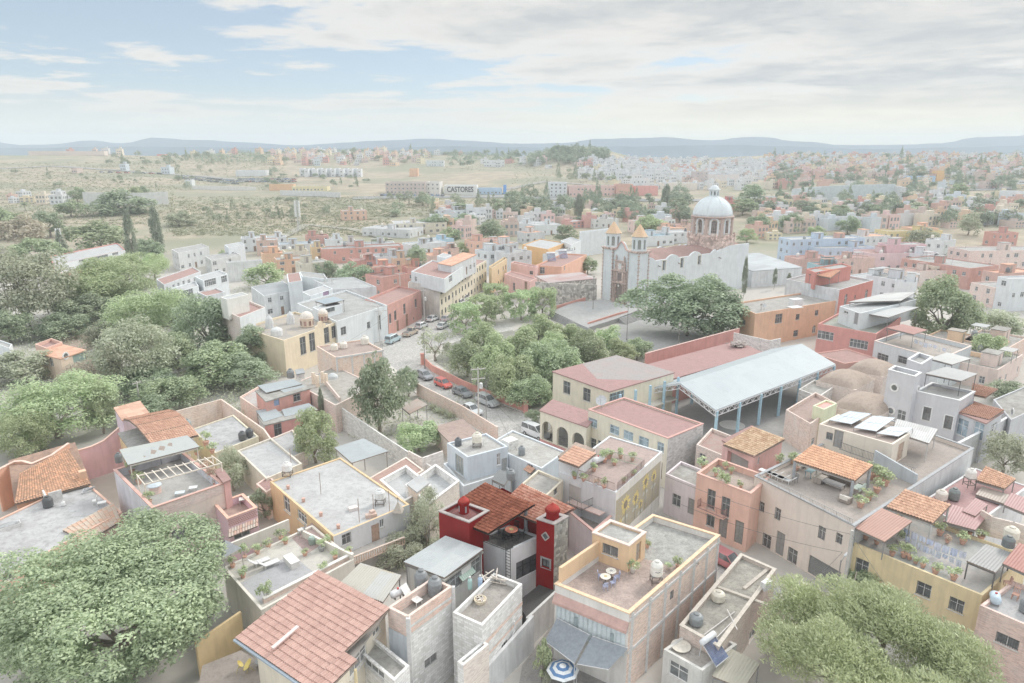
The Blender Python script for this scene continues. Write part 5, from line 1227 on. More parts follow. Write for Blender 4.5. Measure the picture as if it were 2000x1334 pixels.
 for i,(q,z0,z1)in enumerate(((((1620,820),(1663,828),(1702,808),(1660,803)),9.5,10.1),(((1668,835),(1712,842),(1748,816),(1705,812)),9.5,10.2),(((1713,846),(1755,852),(1783,836),(1740,833)),9.5,9.9))):
  solar_panel(P(*q[0],z0+.1),P(*q[1],z0+.1),P(*q[2],z1),P(*q[3],z1),('leftmost tilted solar panel on the beige roof hut','middle tilted solar panel on the beige roof hut','rightmost small solar panel on the beige roof hut')[i],group='solar panels on the beige roof',legs=9.15)
 canopy('tiled_shelter','orange clay tiled shelter on grey pillars over the sofas of the beige roof terrace','shelter',[P(1548,899,8.75),P(1670,939,8.75),P(1706,908,9.5),P(1588,868,9.5)],ORT,'tile',plain((168,172,178)),.16,zt)
 canopy('white_awning','flat white awning behind the solar panels of the beige house','awning',[P(1742,842,9.0),P(1815,866,9.0),P(1832,838,9.15),P(1752,818,9.15)],sheet((228,230,232)),'metal',plain((190,190,190)),.05,zt)
 zz=zt+.01
 sofa(P(1640,938,zz),-50,2.6,'long cream sofa at the back of the tiled roof shelter');sofa(P(1603,940,zz),40,1.5,'cream armchair facing sideways at the left end of the tiled shelter');sofa(P(1650,980,zz),130,.8,'single cream armchair nearest the terrace railing');sofa(P(1675,960,zz),-140,1.6,'pale green cushioned bench at the right pillar of the shelter',(200,215,206));sofa(P(1612,925,zz),-40,.8,'cream armchair beneath the left end of the orange tiled shelter')
 box_table(P(1627,950,zz),-50,2.0,1.1,.42,'low dark coffee table between the cream sofas',(140,140,144));box_table(P(1583,930,zz),40,1.3,.7,.75,'small turquoise topped table at the left of the shelter',(150,190,198))
 for i,(px,py)in enumerate(((1500,928),(1512,932),(1525,938),(1537,943))):lounger(P(px,py,zz),130,'pale sun lounger on the beige roof terrace, '+('leftmost in the row','second from the left end','third from the left end','rightmost in the row')[i],(214,215,216))
 chair(P(1552,942,zz),200,'dark wicker chair beside the row of pale loungers',(130,130,132));round_table(P(1570,914,zz),'round wooden barrel table at the left edge of the tiled shelter',.5,.7,(185,160,148))
 railing('grey iron railing along the street front of the beige roof terrace',[P(1480,934,7.3),P(1664,1025,7.3)],.55,(165,165,165),.16)
 railing('black iron railing in front of the beige roof hut',[P(1640,878,7.3),P(1785,930,7.3)],.9,(130,130,130),.16)
 pots(zz,[(1521,908,'bushy green plant in the left back corner of the beige terrace',.3,.9),(1548,905,'leafy plant behind the left end of the tiled shelter',.3,.9),(1556,918,'green potted plant beside the barrel table',.25,.7),(1702,935,'tall green hedge plant right of the tiled shelter',.4,1.3),(1716,940,'yellow green hedge plant along the grey wall, behind the shelter pillar',.4,1.2),(1728,948,'yellow green hedge plant at the far right of the beige terrace',.4,1.1),(1712,962,'low green hedge plant by the white side parapet',.35,.8),(1696,976,'small green hedge plant on the side parapet of the beige terrace',.35,.7),(1680,990,'leafy plant at the near corner of the beige terrace',.35,.7)])
 m=MB();a,b_=P(1706,905,7.2),P(1790,940,7.2);wall_thing('plain grey wall closing the right end of the beige roof terrace',[Vector((a.x,a.y,zt)),Vector((b_.x,b_.y,zt))],[2.0,1.2],paint((176,182,188)))
 utility_pole(P(1643,1180,0),7.6,'thick concrete pole against the corner of the beige house',40,(),(198,196,192),.17)
 utility_pole(P(1630,1180,0),4.6,'short dark pole carrying a white street lamp above the garage',40,(),(150,150,150),.07,lamp=.7)
# --- salmon house, lilac house, pink tiled house
 sal=paint((216,176,160),.35)
 s=bld('salmon pink three level house with balcony and planted roof terrace',(1361,925),(1467,965),(1505,932),6.7,sal,slab((208,185,172),(190,170,160),.7),.6,ops=[(0,1389,975,.95,2.2,'b'),(0,1417,990,.95,2.2,'b'),(0,1388,1012,.95,2.0,'b'),(0,1412,1030,.95,2.4,'d',dict(pc=(145,142,140))),(0,1443,1040,.95,2.6,'d',dict(pc=(145,145,142)))],cope=plain((214,172,158),.8))
 m=MB();A,B=s.A.lerp(s.B,.12),s.A.lerp(s.B,.62);o2=Vector(((B-A).y,-(B-A).x,0)).normalized();m.prism([(v.x,v.y)for v in(A,A+o2*.7,B+o2*.7,B)][::1],3.05,3.18);m.build('balcony_slab',sal,s.root)
 railing('iron balcony railing on the front of the salmon house',[Vector((A.x,A.y,3.18))+o2*.05,Vector((A.x,A.y,3.18))+o2*.66,Vector((B.x,B.y,3.18))+o2*.66,Vector((B.x,B.y,3.18))+o2*.05],.9,(165,130,125))
 pots(6.12,[(1375,916,'bushy plant in the left corner of the salmon roof terrace',.35,.8),(1398,930,'small potted plant in the middle of the salmon terrace',.22,.6),(1408,948,'tall green potted plant on the front parapet of the salmon terrace',.25,1.0),(1418,951,'second tall green plant on the front parapet of the salmon terrace',.25,1.1),(1447,952,'spiky potted plant right of the barbecue wall',.2,.5),(1428,925,'flowering pot behind the salmon parapet',.2,.5),(1416,917,'low potted plant below the pink stair wall',.2,.5)])
 dish(P(1446,985,4.5),'dark satellite dish on the front wall of the salmon house',.4,230,(160,162,165))
 pk=paint((222,178,172),.4)
 k=bld('pink house with a tiled open loggia behind the salmon terrace',(1412,862),(1472,893),(1528,862),7.6,pk,ROOFR,.0,auto='',ops=[(0,1440,905,3.2,1.9,'x',dict(pc=(165,165,162),depth=.6)),(1,1482,900,.5,.9,'w',dict(sill=False))])
 profile_roof('tiled_roof',P(1412,868,7.75),P(1473,891,7.75),P(1534,857,8.5),P(1470,833,8.5),tiles((220,195,165),(196,160,130),amt=.7),k.root,'tile')
 bld('low brown flat roofed house between the school and the pink tiled loggia',(1360,868),(1412,890),(1440,855),5.4,brick((200,182,172)),slab((196,178,168),(205,150,140),.6),.4,ops=[(0,1371,895,.9,1.2,'w')])
 bld('plain lilac grey single storey house front beside the salmon house',(1300,925),(1364,952),(1392,925),4.9,paint((204,194,198),.4),ROOFG,.3,ops=[(0,1321,977,1.1,1.4,'b'),(0,1351,990,1.0,1.9,'d',dict(pc=(150,150,148)))])
# --- yellow house with washing terrace
 yl=paint((230,210,168),.45)
 y=bld('long yellow ochre house with a tiled roof terrace full of washing and plants',(1657,1056),(1919,1163),(2010,1085),5.3,yl,slab((222,206,198),(196,205,205),.5,hard=.2),.3,ops=[(0,1683,1108,1.15,1.6,'b'),(0,1804,1152,1.15,1.3,'b'),(0,1868,1182,1.1,1.2,'b')])
 zy=5.05
 canopy('sheet_metal_shelter','terracotta painted sheet shelter at the corner of the washing terrace','shelter',[P(1668,1030,6.95),P(1728,1058,6.95),P(1782,1018,7.5),P(1722,992,7.5)],sheet((218,168,150),(205,152,136)),'metal',plain((150,150,150)),.05,zy)
 canopy('tiled_shelter','clay tiled shelter with patched yellow tiles above the washing lines','shelter',[P(1730,990,7.3),P(1822,1022,7.3),P(1858,985,8.0),P(1768,955,8.0)],TILE2,'tile',plain((190,190,188)),.09,zy)
 laundry(P(1765,1030,6.5),P(1890,1080,6.4),'rear washing line of pale blue sheets on the yellow house terrace',2,n=8);laundry(P(1768,1045,6.4),P(1880,1096,6.3),'front washing line of pale blue clothes on the yellow house terrace',5,n=9,drop=.6)
 pots(zy,[(1742,1085,'leafy plant on the yellow parapet, leftmost of the row',.25,.6),(1765,1088,'bushy potted plant on the yellow parapet',.28,.8),(1776,1092,'tall leafy plant on the yellow parapet beside the bushy one',.25,.8),(1788,1100,'dark potted plant on the yellow parapet',.22,.5),(1802,1108,'round low plant on the yellow parapet above the barred window',.22,.5),(1826,1120,'spiky plant in the middle of the yellow parapet',.28,.6),(1862,1132,'loose leafy plant on the yellow parapet near the wire mesh roof',.28,.8),(1835,1045,'bushy plant behind the washing by the pillar',.3,.7),(1880,1062,'broad leaved potted plant at the end of the rear washing line',.3,.8),(1893,1045,'flowering plant in the back corner of the washing terrace',.25,.6),(1915,1055,'yellow leaved potted plant near the black tanks',.3,.6),(1850,1060,'red flowering pot between the two washing lines',.2,.5,(205,160,140),'flower'),(1690,1052,'potted plants crowd under the terracotta sheet shelter',.3,.7),(1712,1062,'flowering pot at the open end of the sheet shelter',.25,.6,(205,160,140),'flower'),(1758,1058,'big white pot with a leafless plant by the sheet shelter',.35,.7,(220,216,210))])
 canopy('wire_mesh_shelter','grey corrugated shelter over the right end of the washing terrace','shelter',[P(1888,1095,6.8),P(1945,1118,6.8),P(1978,1080,7.0),P(1925,1062,7.0)],sheet((196,198,198),(170,170,170)),'metal',plain((110,110,112)),.06,zy)
 tank(P(1968,1068,7.1),'black round water tank on the grey shelter roof by the right edge',(118,124,126),.48,1.0);tank(P(1974,1050,7.1),'cream water tank half hidden behind the black one near the right edge',(222,215,200),.6,1.0)
# --- houses behind the yellow one on the right edge
 r1=bld('single storey house with pink sheet roofs and pale walls behind the washing terrace',(1790,985),(1900,1030),(2010,950),5.6,paint((205,205,208)),slab((216,165,165),(205,150,150),.5,hard=.2),.1,auto='')
 for q,z,lb in((((1842,1018),(1905,1035),(1930,1005),(1860,985)),6.2,'pink painted metal roof sheet above the washing terrace, nearest the tiles'),(((1880,998),(1905,1008),(1930,985),(1905,972)),6.6,'small folded pink metal roof behind the larger pink sheet'),(((1960,985),(2020,1010),(2040,985),(1975,962)),6.4,'pink metal roof at the right edge above the white wall')):
  canopy('metal_roof',lb,'shelter',[P(*q[0],z),P(*q[1],z),P(*q[2],z+.4),P(*q[3],z+.4)],sheet((220,172,172),(205,155,155)),'metal',floor=5.5)
 tank(P(1892,950,5.9),'white water tank on an iron stand beside the tiled lean-to on the right',(222,218,212),.5,1.0,1.0);tank(P(1862,975,5.6),'black water tank between cream tanks behind the washing terrace',(125,132,132),.52,1.2);tank(P(1838,975,5.6),'cream water tank against the long white side wall',(220,212,202),.55,1.0)
 canopy('tiled_lean_to','orange tiled lean-to roof near the right edge beside the white tank','shelter',[P(1905,938,6.6),P(1962,955,6.6),P(1985,935,7.2),P(1925,910,7.2)],TILE2,'tile',floor=4.5)
 canopy('sheet_roof','rusty pale sheet roof in front of the orange lean-to','shelter',[P(1905,965,5.9),P(1965,985,5.9),P(1978,968,6.1),P(1918,950,6.1)],sheet((212,208,204),(200,175,155)),'metal',floor=5.4)
 wall_thing('curved brown brick wall behind the pink sheet roofs',[P(1912,1025,5.5),P(1935,1040,5.5),P(1975,1050,5.5),P(2010,1062,5.5)],1.6,brick((190,172,160)))
# --- bottom right brick house with grey terrace
 r2=bld('brown brick house at the right edge with a grey roof terrace and wooden chairs',(1914,1182),(2060,1245),(2120,1190),5.6,brick((202,170,160),(200,188,182)),slab((212,212,214),(196,196,198),.5),.35,ops=[(0,1967,1252,1.5,.9,'b'),(0,2005,1275,1.2,1.0,'b')],walls={0:brick((204,172,162),(200,188,182))})
 chair(P(1982,1170,5.27),220,'wooden chair in the middle of the grey terrace at the right edge',(196,150,132));chair(P(1966,1146,5.27),160,'small wooden chair by the back wall of the grey terrace at the right edge',(200,160,145))
 gas_tank(P(1942,1178,5.27),'pale blue gas tank in the corner of the grey terrace at the right edge',60,1.1,.38,(190,210,225));tank(P(2004,1195,5.27),'dark grey water tank cut by the right edge of the picture',(130,135,138),.5,1.1)
 canopy('red_sheet_roof','bright terracotta sheet roof cut by the right edge beside the black tank','shelter',[P(1958,1100,7.0),P(2020,1128,7.0),P(2060,1085,7.4),P(1990,1060,7.4)],sheet((222,152,140)),'metal',floor=5.2)
# --- rough roof bottom right
 q0,q1,q3=P(1328,1222,4.3),P(1404,1264,4.3),P(1447,1082,4.3)
 rr=bld('low house with a weathered gravel roof, pipes and old water tanks beside the street',None,None,None,4.3,brick((190,170,160)),ROOFD,.28,pt3=(q0,q1,q1+q3-q0),ops=[(1,1470,1238,1.6,1.0,'w')],cope=plain((196,188,178),.9))
 r3=bld('low weathered roof wing with cracked sealant reaching to the dark garage',None,None,None,4.35,brick((196,172,162)),ROOFD,.28,pt3=(P(1512,1181,4.35),P(1555,1216,4.35),P(1614,1168,4.35)),cope=plain((200,192,182),.9))
 m=MB()
 for a_,b2_ in(((1502,1110),(1453,1150)),((1556,1137),(1507,1186)),((1400,1146),(1500,1182))):m.bar(P(*a_,4.1),P(*b2_,4.1),.3,.16)
 m.build('roof_beams',plain((186,178,168),.9),rr.root)
 tank(P(1359,1218,4.05),'dark grey round water tank on the weathered gravel roof',(140,146,150),.55,.9);tank(P(1402,1172,4.05),'dirty cream water tank lying half broken on the weathered gravel roof',(212,206,192),.55,.85)
 m=MB();c=P(1496,1150,4.15);m.box(c,.9,.5,.75,35);co=thing('cooler_box','white evaporative cooler box standing on the weathered roof','cooler',c);o_=m.build('housing',plain((228,230,232),.4),co);m=MB();[m.box(c+Vector((0.0,0,.12+.1*i)),.93,.53,.03,35)for i in range(6)];m.build('louvres',plain((205,208,210)),co)
 for i,(a_,b2_)in enumerate((((1375,1240),(1435,1195)),((1400,1245),(1445,1200)),((1420,1190),(1440,1230)))):m=MB();m.bar(P(*a_,4.2+i*.08),P(*b2_,4.2+i*.08),.07);tag(m.build('metal_pipe',plain((196,192,190)),org=P(*a_,4.2)),('long rusty pipe lying left on the weathered roof','white pipe lying in the middle of the weathered roof','short pipe lying crosswise on the weathered roof')[i],'pipe')
 lo=bld('small lower house with a cluttered roof and solar heater at the bottom edge',(1296,1268),(1372,1310),(1440,1258),3.4,paint((205,204,200),1.0),slab((205,196,188),(170,162,155),.8),.2,ops=[(0,1325,1312,1.6,1.3,'w')])
 solar_heater(P(1380,1275,3.4),'solar water heater with blue tubes and white tank by the bottom edge',40,1.05)
 canopy('yellowed_sheet_roof','pale yellow plastic sheet roof at the bottom edge beside the solar heater','shelter',[P(1390,1320,2.9),P(1452,1345,2.9),P(1485,1295,3.4),P(1425,1265,3.4)],sheet((222,216,196),(205,200,185)),'metal',floor=0)
 m=MB();c=P(1330,1262,3.3);m.lathe(c,[(.75,0),(.75,.06)],24);t_=thing('roof_board','round pale board propped on the lower cluttered roof','board',c);m.build('board',plain((216,210,198)),t_);m=MB();m.bar(c-Vector((.3,0,.35)),c,.1);m.bar(c+Vector((.3,0,-.35)),c,.1);m.build('prop',plain((170,160,150)),t_)
 car(P(1421,1105,0),-52,'red car mostly hidden behind the weathered roof in the lower street',(190,120,125),'hatch')
def mural(t):
 wh=paint((222,226,230),.4);z=7.0
 b=bld('white house with a planted roof terrace and a yellow sunflower mural on its side',(1092,922),(1203,962),(1294,882),z,wh,slab((216,188,180),(200,172,165),.6,hard=.2),.12,walls={1:paint((216,214,208),.6)},ops=[(0,1122,966,1.6,2.0,'x',dict(pc=(190,188,185)))])
 R=b.root;n=Vector(((b.C-b.B).y,-(b.C-b.B).x,0)).normalized()*.012;tt=(b.C-b.B).normalized();L=(b.C-b.B).to_2d().length;U=Vector((0,0,1));r=random.Random(2)
 F_=lambda u,v,k=1.0:b.B+tt*u+U*(v-z)+n*k
 bkg=MB();bkg.quad(F_(.15,1.6),F_(L*.97,1.6),F_(L*.97,z-1.0),F_(.15,z-1.0));mu=bkg.build('mural',slab((212,208,198),(224,206,160),.9,hard=.1),R)
 leaves=MB()
 for cu,cv,rad in((2.4,4.6,1.15),(4.9,4.2,.85),(7.4,5.1,.95),(1.2,2.8,.7),(9.6,4.8,.8),(6.3,2.9,.6)):
  if cu>L-.8:continue
  petals,hearts=MB(),MB()
  for k in range(18):a=k*.349+r.uniform(-.08,.08);q=rad*r.uniform(.85,1.15);w=.16;petals.poly([F_(cu+math.cos(a-w)*rad*.4,cv+math.sin(a-w)*rad*.4,2+k*.02),F_(cu+math.cos(a-w*.8)*q*.75,cv+math.sin(a-w*.8)*q*.75,2+k*.02),F_(cu+math.cos(a)*q,cv+math.sin(a)*q,2+k*.02),F_(cu+math.cos(a+w*.8)*q*.75,cv+math.sin(a+w*.8)*q*.75,2+k*.02),F_(cu+math.cos(a+w)*rad*.4,cv+math.sin(a+w)*rad*.4,2+k*.02)])
  hearts.poly([F_(cu+math.cos(k*.42)*rad*.38,cv+math.sin(k*.42)*rad*.38,4)for k in range(15)])
  fl=petals.build('painted_sunflower',plain((232,212,130),.9),mu);hearts.build('painted_flower_heart',plain((150,140,125),.9),mu)
  leaves.bar(F_(cu,cv-rad*.4,2),F_(cu+r.uniform(-.3,.3),1.7,2),.09,.01)
  for s in(-1,1):leaves.poly([F_(cu,cv-rad-.3,2.2),F_(cu+s*.45,cv-rad-.1,2.2),F_(cu+s*.8,cv-rad-.45,2.2),F_(cu+s*.35,cv-rad-.6,2.2)])
 leaves.build('painted_stems',plain((190,192,185),.9),mu)
 st=bld('',(1092,893),(1128,907),(1160,880),8.6,wh,slab((220,190,170)),0,base=6.9,root=R,auto='')
 profile_roof('tiled_roof',P(1090,897,8.8),P(1130,912,8.8),P(1165,885,9.3),P(1122,870,9.3),tiles((222,182,158),(205,160,138)),R,'tile')
 railing('dark iron railing along the left front of the mural house terrace',[P(1116,928,z),P(1200,960,z)],.9,(150,130,128));railing('dark iron railing above the sunflower mural',[P(1206,958,z),P(1258,912,z)],.9,(150,130,128));railing('green iron railing at the back of the mural house terrace',[P(1165,888,z),P(1255,912,z)],.9,(170,180,165))
 gas_tank(P(1168,905,6.95),'white cylindrical gas tank among the plants of the mural house terrace',40,1.7,.36)
 pots(6.9,[(1138,905,'climbing plant at the left corner of the mural house terrace',.3,1.0),(1160,920,'green potted plant below the white gas tank',.25,.6),(1180,903,'bushy potted plant behind the gas tank',.3,.8,(200,150,130)),(1190,895,'round plant in a wide clay pot at the back of the mural terrace',.35,.6),(1200,908,'empty looking clay pot near the middle of the mural terrace',.25,.3),(1212,895,'tall plant against the green back railing',.25,.9),(1235,900,'flowering plant at the right of the green back railing',.25,.7),(1122,935,'row plant on the left railing, nearest the stair head',.22,.6),(1140,940,'row plant in the middle of the left railing',.22,.6),(1162,948,'white flowering row plant on the left railing',.22,.5,(220,220,225),'flower'),(1180,954,'row plant on the left railing, nearest the corner',.22,.7),(1218,945,'clay pot plant above the mural, nearest the corner',.2,.5),(1235,930,'clay pot plant above the middle of the mural',.2,.5)])
 m=MB();A,B=P(1118,975,4.6),P(1182,1000,4.6);out=Vector((-.75,-.66,0));m.prism([(v.x,v.y)for v in(A,A+out*.9,B+out*.9,B)],4.48,4.6);m.build('balcony_slab',paint((205,180,172)),R)
 railing('curved looking iron railing of the lower balcony on the mural house',[P(1112,985,4.6),P(1135,998,4.6),P(1184,975,4.6)],.9,(120,120,122))
 lw=bld('white walled yard with pink copings below the mural house',(1112,1000),(1160,1040),(1215,990),4.2,wh,slab((205,190,182),(190,178,170)),1.4,cope=plain((210,170,160),.8))
def foot(px,py,z):p=P(px,py,z);return Vector((p.x,p.y,0))
def foreground_left():
# --- red tiled house bottom left
 cr=paint((222,214,196),.5)
 b=bld('house with a wide red tiled single slope roof at the bottom of the picture',(500,1262),(640,1352),(752,1200),6.2,cr,plain((170,165,160)),0,ops=[(1,735,1225,1.1,1.3,'w'),(1,700,1290,2.4,1.2,'w',dict(pc=(150,152,152)))])
 Lp,Tp,Rp=P(459,1246,6.5),P(622,1113,8.0),P(762,1187,8.0);Bp=Lp+(Rp-Tp)
 profile_roof('tiled_roof',Lp,Bp,Rp,Tp,REDT,b.root,'tile',pitch=.23,row=.5)
 Lq=Bp;e=(Rp-Tp).normalized()*1.3;profile_roof('tiled_roof_extension',Bp,Bp+e,Bp.lerp(Rp,.42)+e,Bp.lerp(Rp,.42),REDT,b.root,'tile',pitch=.23,row=.5)
 m=MB();m.bar(Lp+Vector((-.05,-.08,-.1)),Bp+Vector((-.05,-.08,-.1)),.16,.14);m.build('gutter',plain((160,175,190)),b.root)
 m=MB();m.bar(P(532,1266,7.05),P(582,1223,7.4),.28,.1);m.build('roof_vent_strip',plain((222,205,202)),b.root)
 for q in((595,1352),(695,1322)):m=MB();p=P(*q,5.6);m.tube([(p.x,p.y,0),(p.x,p.y,6.2)],.11,8);m.build('post',plain((222,205,160)),b.root)
 zp=2.6
 flat('patio_floor',pp((395,1300),(470,1270),(600,1345),(540,1400),(380,1380),z=zp),zp,slab((198,182,172),(180,165,156)),thick=2.9)
 for i,(q,a)in enumerate((((488,1310),200),((530,1314),300),((468,1310),20))):
  p=P(*q,zp);root=thing('wire_chair',('round yellow cord chair on the patio, nearest the red tiled roof corner','round yellow cord chair on the patio right of its twin','low yellow stool by the yellow patio wall')[i],'chair',p,'yellow chairs on the patio');m=MB();aa=math.radians(a);d=Vector((math.cos(aa),math.sin(aa),.9)).normalized();s=d.cross(Vector((0,0,1))).normalized();u=s.cross(d);sz=.45 if i<2 else.3
  vs=[p+Vector((0,0,.5))+(s*math.cos(k*.393)+u*math.sin(k*.393))*sz*q_+d*(.16*q_*q_)for q_ in(.1,.6,1)for k in range(16)];m.add(vs,[(j*16+k,j*16+(k+1)%16,(j+1)*16+(k+1)%16,(j+1)*16+k)for j in range(2)for k in range(16)]);m.build('seat_shell',plain((226,206,120),.5),root)
  for k in range(3):m=MB();m.bar(p+Vector((0,0,.45)),p+Vector((math.cos(k*2.1)*.3,math.sin(k*2.1)*.3,0)),.03);m.build('leg',plain((200,185,120)),root)
 round_table(P(508,1302,zp),'low dark glass table between the yellow cord chairs',.35,.5,(150,155,158))
 wall_thing('yellow wall along the patio under the big laurel',[P(392,1326,0),P(478,1262,0)],3.4,paint((226,198,150),.5))
# --- grey block house with tanks
 gbk=block((212,210,206))
 g=bld('tall grey block house with brick parapet, roof tanks and gas cylinder',(757,1186),(797,1206),(884,1145),8.0,brick((210,178,164)),slab((196,186,178),(170,160,152),.8),.85,ops=[(1,842,1290,1.35,.8,'w',dict(fc=(170,170,170),pc=(130,130,130)))],walls={1:gbk,2:gbk})
 m=MB();o=Vector(((g.C-g.B).y,-(g.C-g.B).x,0)).normalized()*.03
 a,c=g.B+o,g.C+o;D_=Vector((0,0,-1));m.add([a,c,c+D_*.75,a+D_*.75],[(3,2,1,0)]);m.add([a+D_*1.0,c+D_*1.0,c+D_*1.3,a+D_*1.45],[(3,2,1,0)]);m.build('brick_band',brick((216,170,150)),g.root)
 o2=Vector(((g.B-g.A).y,-(g.B-g.A).x,0)).normalized()*.03;m=MB();m.add([g.A+o2+D_*1.7,g.B+o2+D_*1.7,g.B+o2+D_*4,g.A+o2+D_*4],[(3,2,1,0)]);m.build('painted_panel',paint((196,206,216),.9),g.root)
 m=MB();m.bar(g.B+o+o2,g.B+o+o2+D_*8,.3);m.bar(g.C+o*2,g.C+o*2+D_*8,.25);m.build('concrete_columns',plain((202,202,202),.9),g.root)
 zt=g.zr
 tank(P(823,1147,zt),'tall dark grey water tank on the block house, left one of the pair',(138,142,146),.52,1.5);tank(P(850,1160,zt),'tall dark grey water tank on the block house, right one of the pair',(142,146,150),.55,1.45)
 gas_tank(P(778,1166,zt),'white gas cylinder with red cap on the block house roof',40,1.3,.3);lounger(P(803,1172,zt),-40,'white plastic lounger on the block house roof',(228,228,226),.6);m=MB();c=P(818,1158,zt);m.lathe(c,[(.12,0),(.15,.5)],12);tag(m.build('white_bucket',plain((222,226,230),.4),org=c),'white bucket standing in front of the grey tanks','bucket')
 lr=bld('lower wing of grey block with glass bays beside the red tiled house',(690,1262),(770,1330),(800,1300),5.2,gbk,ROOFG,.3,ops=[(0,730,1300,2.4,1.2,'w')])
 canopy('ribbed_sheet_roof','white and yellow ribbed sheet roof between the red tiles and the block house','shelter',[P(660,1142,7.5),P(748,1176,7.5),P(784,1123,7.9),P(704,1099,7.9)],sheet((222,226,228),(226,214,188)),'metal',floor=4)
 canopy('corrugated_roof','large white corrugated roof in front of the red house','shelter',[P(788,1097,7.7),P(868,1128,7.5),P(944,1072,7.9),P(870,1046,8.1)],sheet((224,230,232),(208,216,220)),'metal',floor=4)
 m=bld('small room with white lattice windows beneath the large white corrugated roof',(795,1104),(868,1135),(941,1081),7.2,paint((206,205,202),.8),ROOFG,0,base=0,ops=[(1,885,1135,2.0,1.6,'b'),(1,930,1105,1.3,1.5,'b')],fc=(228,230,232),pc=(165,168,168))
 canopy('striped_awning','green and white striped metal awning on the lattice windowed wall','awning',[P(904,1136,6.3),P(930,1117,6.3),P(912,1091,7.0),P(884,1112,7.0)],sheet((172,205,192),(196,218,208)),'metal',posts=(),beam=False,floor=6)
# --- block house with utility roof, right
 f3=bld('white block house with a cluttered utility roof in front of the red house',(884,1196),(942,1222),(1020,1140),6.6,block((216,215,212)),slab((192,184,176),(165,156,148),1.0),.5,base=0,ops=[(1,985,1262,.8,.7,'w',dict(sill=False))],walls={0:gbk})
 zt=f3 .zr
 m=MB();o=Vector(((f3 .C-f3 .B).y,-(f3 .C-f3 .B).x,0)).normalized()*.03
 for z0,z1 in((-1.6,-1.95),(-2.9,-3.15)):m.add([f3 .B+o+Vector((0,0,z0)),f3 .C+o+Vector((0,0,z0)),f3 .C+o+Vector((0,0,z1)),f3 .B+o+Vector((0,0,z1))],[(3,2,1,0)])
 m.build('brick_band',brick((214,178,162)),f3 .root)
 m=MB();q=f3 .B.lerp(f3 .C,.75)+o*4;m.tube([q+Vector((0,0,-2.5)),q+Vector((0,0,-3.4)),f3 .B.lerp(f3 .C,.5)+o*4+Vector((0,0,-4.8)),f3 .B.lerp(f3 .C,.1)+o*4+Vector((0,0,-6))],.06,7);m.build('drain_pipe',plain((224,226,228)),f3 .root)
 for px,py,c,lb in((918,1150,(170,205,200),'slim green gas bottle on the utility roof'),(938,1147,(170,195,225),'slim blue gas bottle on the utility roof')):p=P(px,py,zt);root=thing('gas_bottle',lb,'gas bottle',p);m=MB();m.lathe(p,[(.17,0),(.19,.06),(.19,.8),(.12,.95),(.05,1.0)],14);m.build('bottle_body',plain(c,.4),root);m=MB();m.lathe(p+Vector((0,0,1.0)),[(.1,0),(.1,.12),(.06,.14)],10);m.build('valve_collar',plain((200,200,200)),root)
 root=thing('rubble_basin','round yellowed basin full of stones on the utility roof','basin',P(938,1176,zt));p=P(938,1176,zt);m=MB();m.lathe(p,[(.42,0),(.5,.32),(.46,.32),(.4,.2)],18);m.build('basin',plain((222,210,185)),root);m=MB();r=random.Random(1);[m.box(p+Vector((r.uniform(-.3,.3),r.uniform(-.3,.3),.22)),.14,.12,.12,r.uniform(0,90))for _ in range(24)];m.build('stones',plain((215,205,195),var=.5),root)
 m=MB();r=random.Random(9);c=P(965,1135,zt);[m.bar(c+Vector((r.uniform(-1.2,1.2),r.uniform(-.8,.8),.1+.04*i)),c+Vector((r.uniform(-1.2,1.2),r.uniform(-.8,.8),.12+.04*i)),.09,.05)for i in range(16)];tag(m.build('timber_pile',plain((205,196,186),var=.5),org=c),'heap of old boards and pipes at the back of the utility roof','timber pile')
 tank(P(896,1232,3.4),'dark water tank standing low between the two block houses',(128,132,134),.5,1.4)
 f4=bld('unfinished lower block wing with an unroofed grey room at the bottom edge',(893,1292),(905,1300),(955,1258),5.0,gbk,slab((180,176,172),(160,156,150)),1.2,walls={1:brick((214,196,186))})
 wall_thing('tall whitewashed courtyard wall left of the grey awnings',[P(948,1362,0),P(1040,1270,0)],[2.6,3.4],paint((212,214,216),1.0),t=.25)
# --- pale roof terrace with loungers
 zt=4.0;tp=paint((222,216,206),.4)
 t=bld('pale tiled roof terrace with loungers, white chest and potted plants along its edge',(436,1108),(510,1192),(692,1092),4.2,tp,slab((240,234,220),(222,218,212),.25,hard=.0),.2,base=0,auto='')
 zt=t.zr;q=[on(t,.62,.03,.004),on(t,.12,.05,.004),on(t,.1,.62,.004),on(t,.68,.6,.004)];m=MB();m.poly(q);m.build('grey_floor_tiles',slab((206,206,212),(196,196,202),.5,hard=.0),t.roof)
 lounger(P(505,1104,zt),40,'pale grey lounger on the terrace, nearer the tent canopy');lounger(P(524,1108,zt),40,'pale grey lounger on the terrace, beside the white chest')
 c=P(570,1102,zt);root=thing('storage_chest','white storage chest on the pale roof terrace','chest',c);m=MB();m.box(c,1.7,.8,.55,-48);m.build('chest_body',plain((224,222,218)),root);m=MB();m.box(c+Vector((0,0,.552)),1.76,.86,.06,-48);m.build('lid',plain((216,214,212)),root)
 m=MB();q=pp((567,1048),(612,1020),(640,1055),(600,1082),z=zt+.006);m.poly(q);m.build('brick_floor',slab((206,172,168),(190,160,156),.6),t.roof)
 w=wall_thing('low cream parapet wall between the pale terrace and the pink house',[P(436,1084,zt-.1),P(565,1030,zt-.1)],.9,tp);wall_thing('cream parapet wall between the pale terrace and the white roof',[P(592,1050,zt-.1),P(690,1098,zt-.1)],.8,tp)
 wall_thing('low brick edged wall between the pale terrace and the red tiles',[P(515,1180,zt-.1),P(690,1090,zt-.1)],.5,brick((212,180,165)),cap=plain((222,220,216),.8))
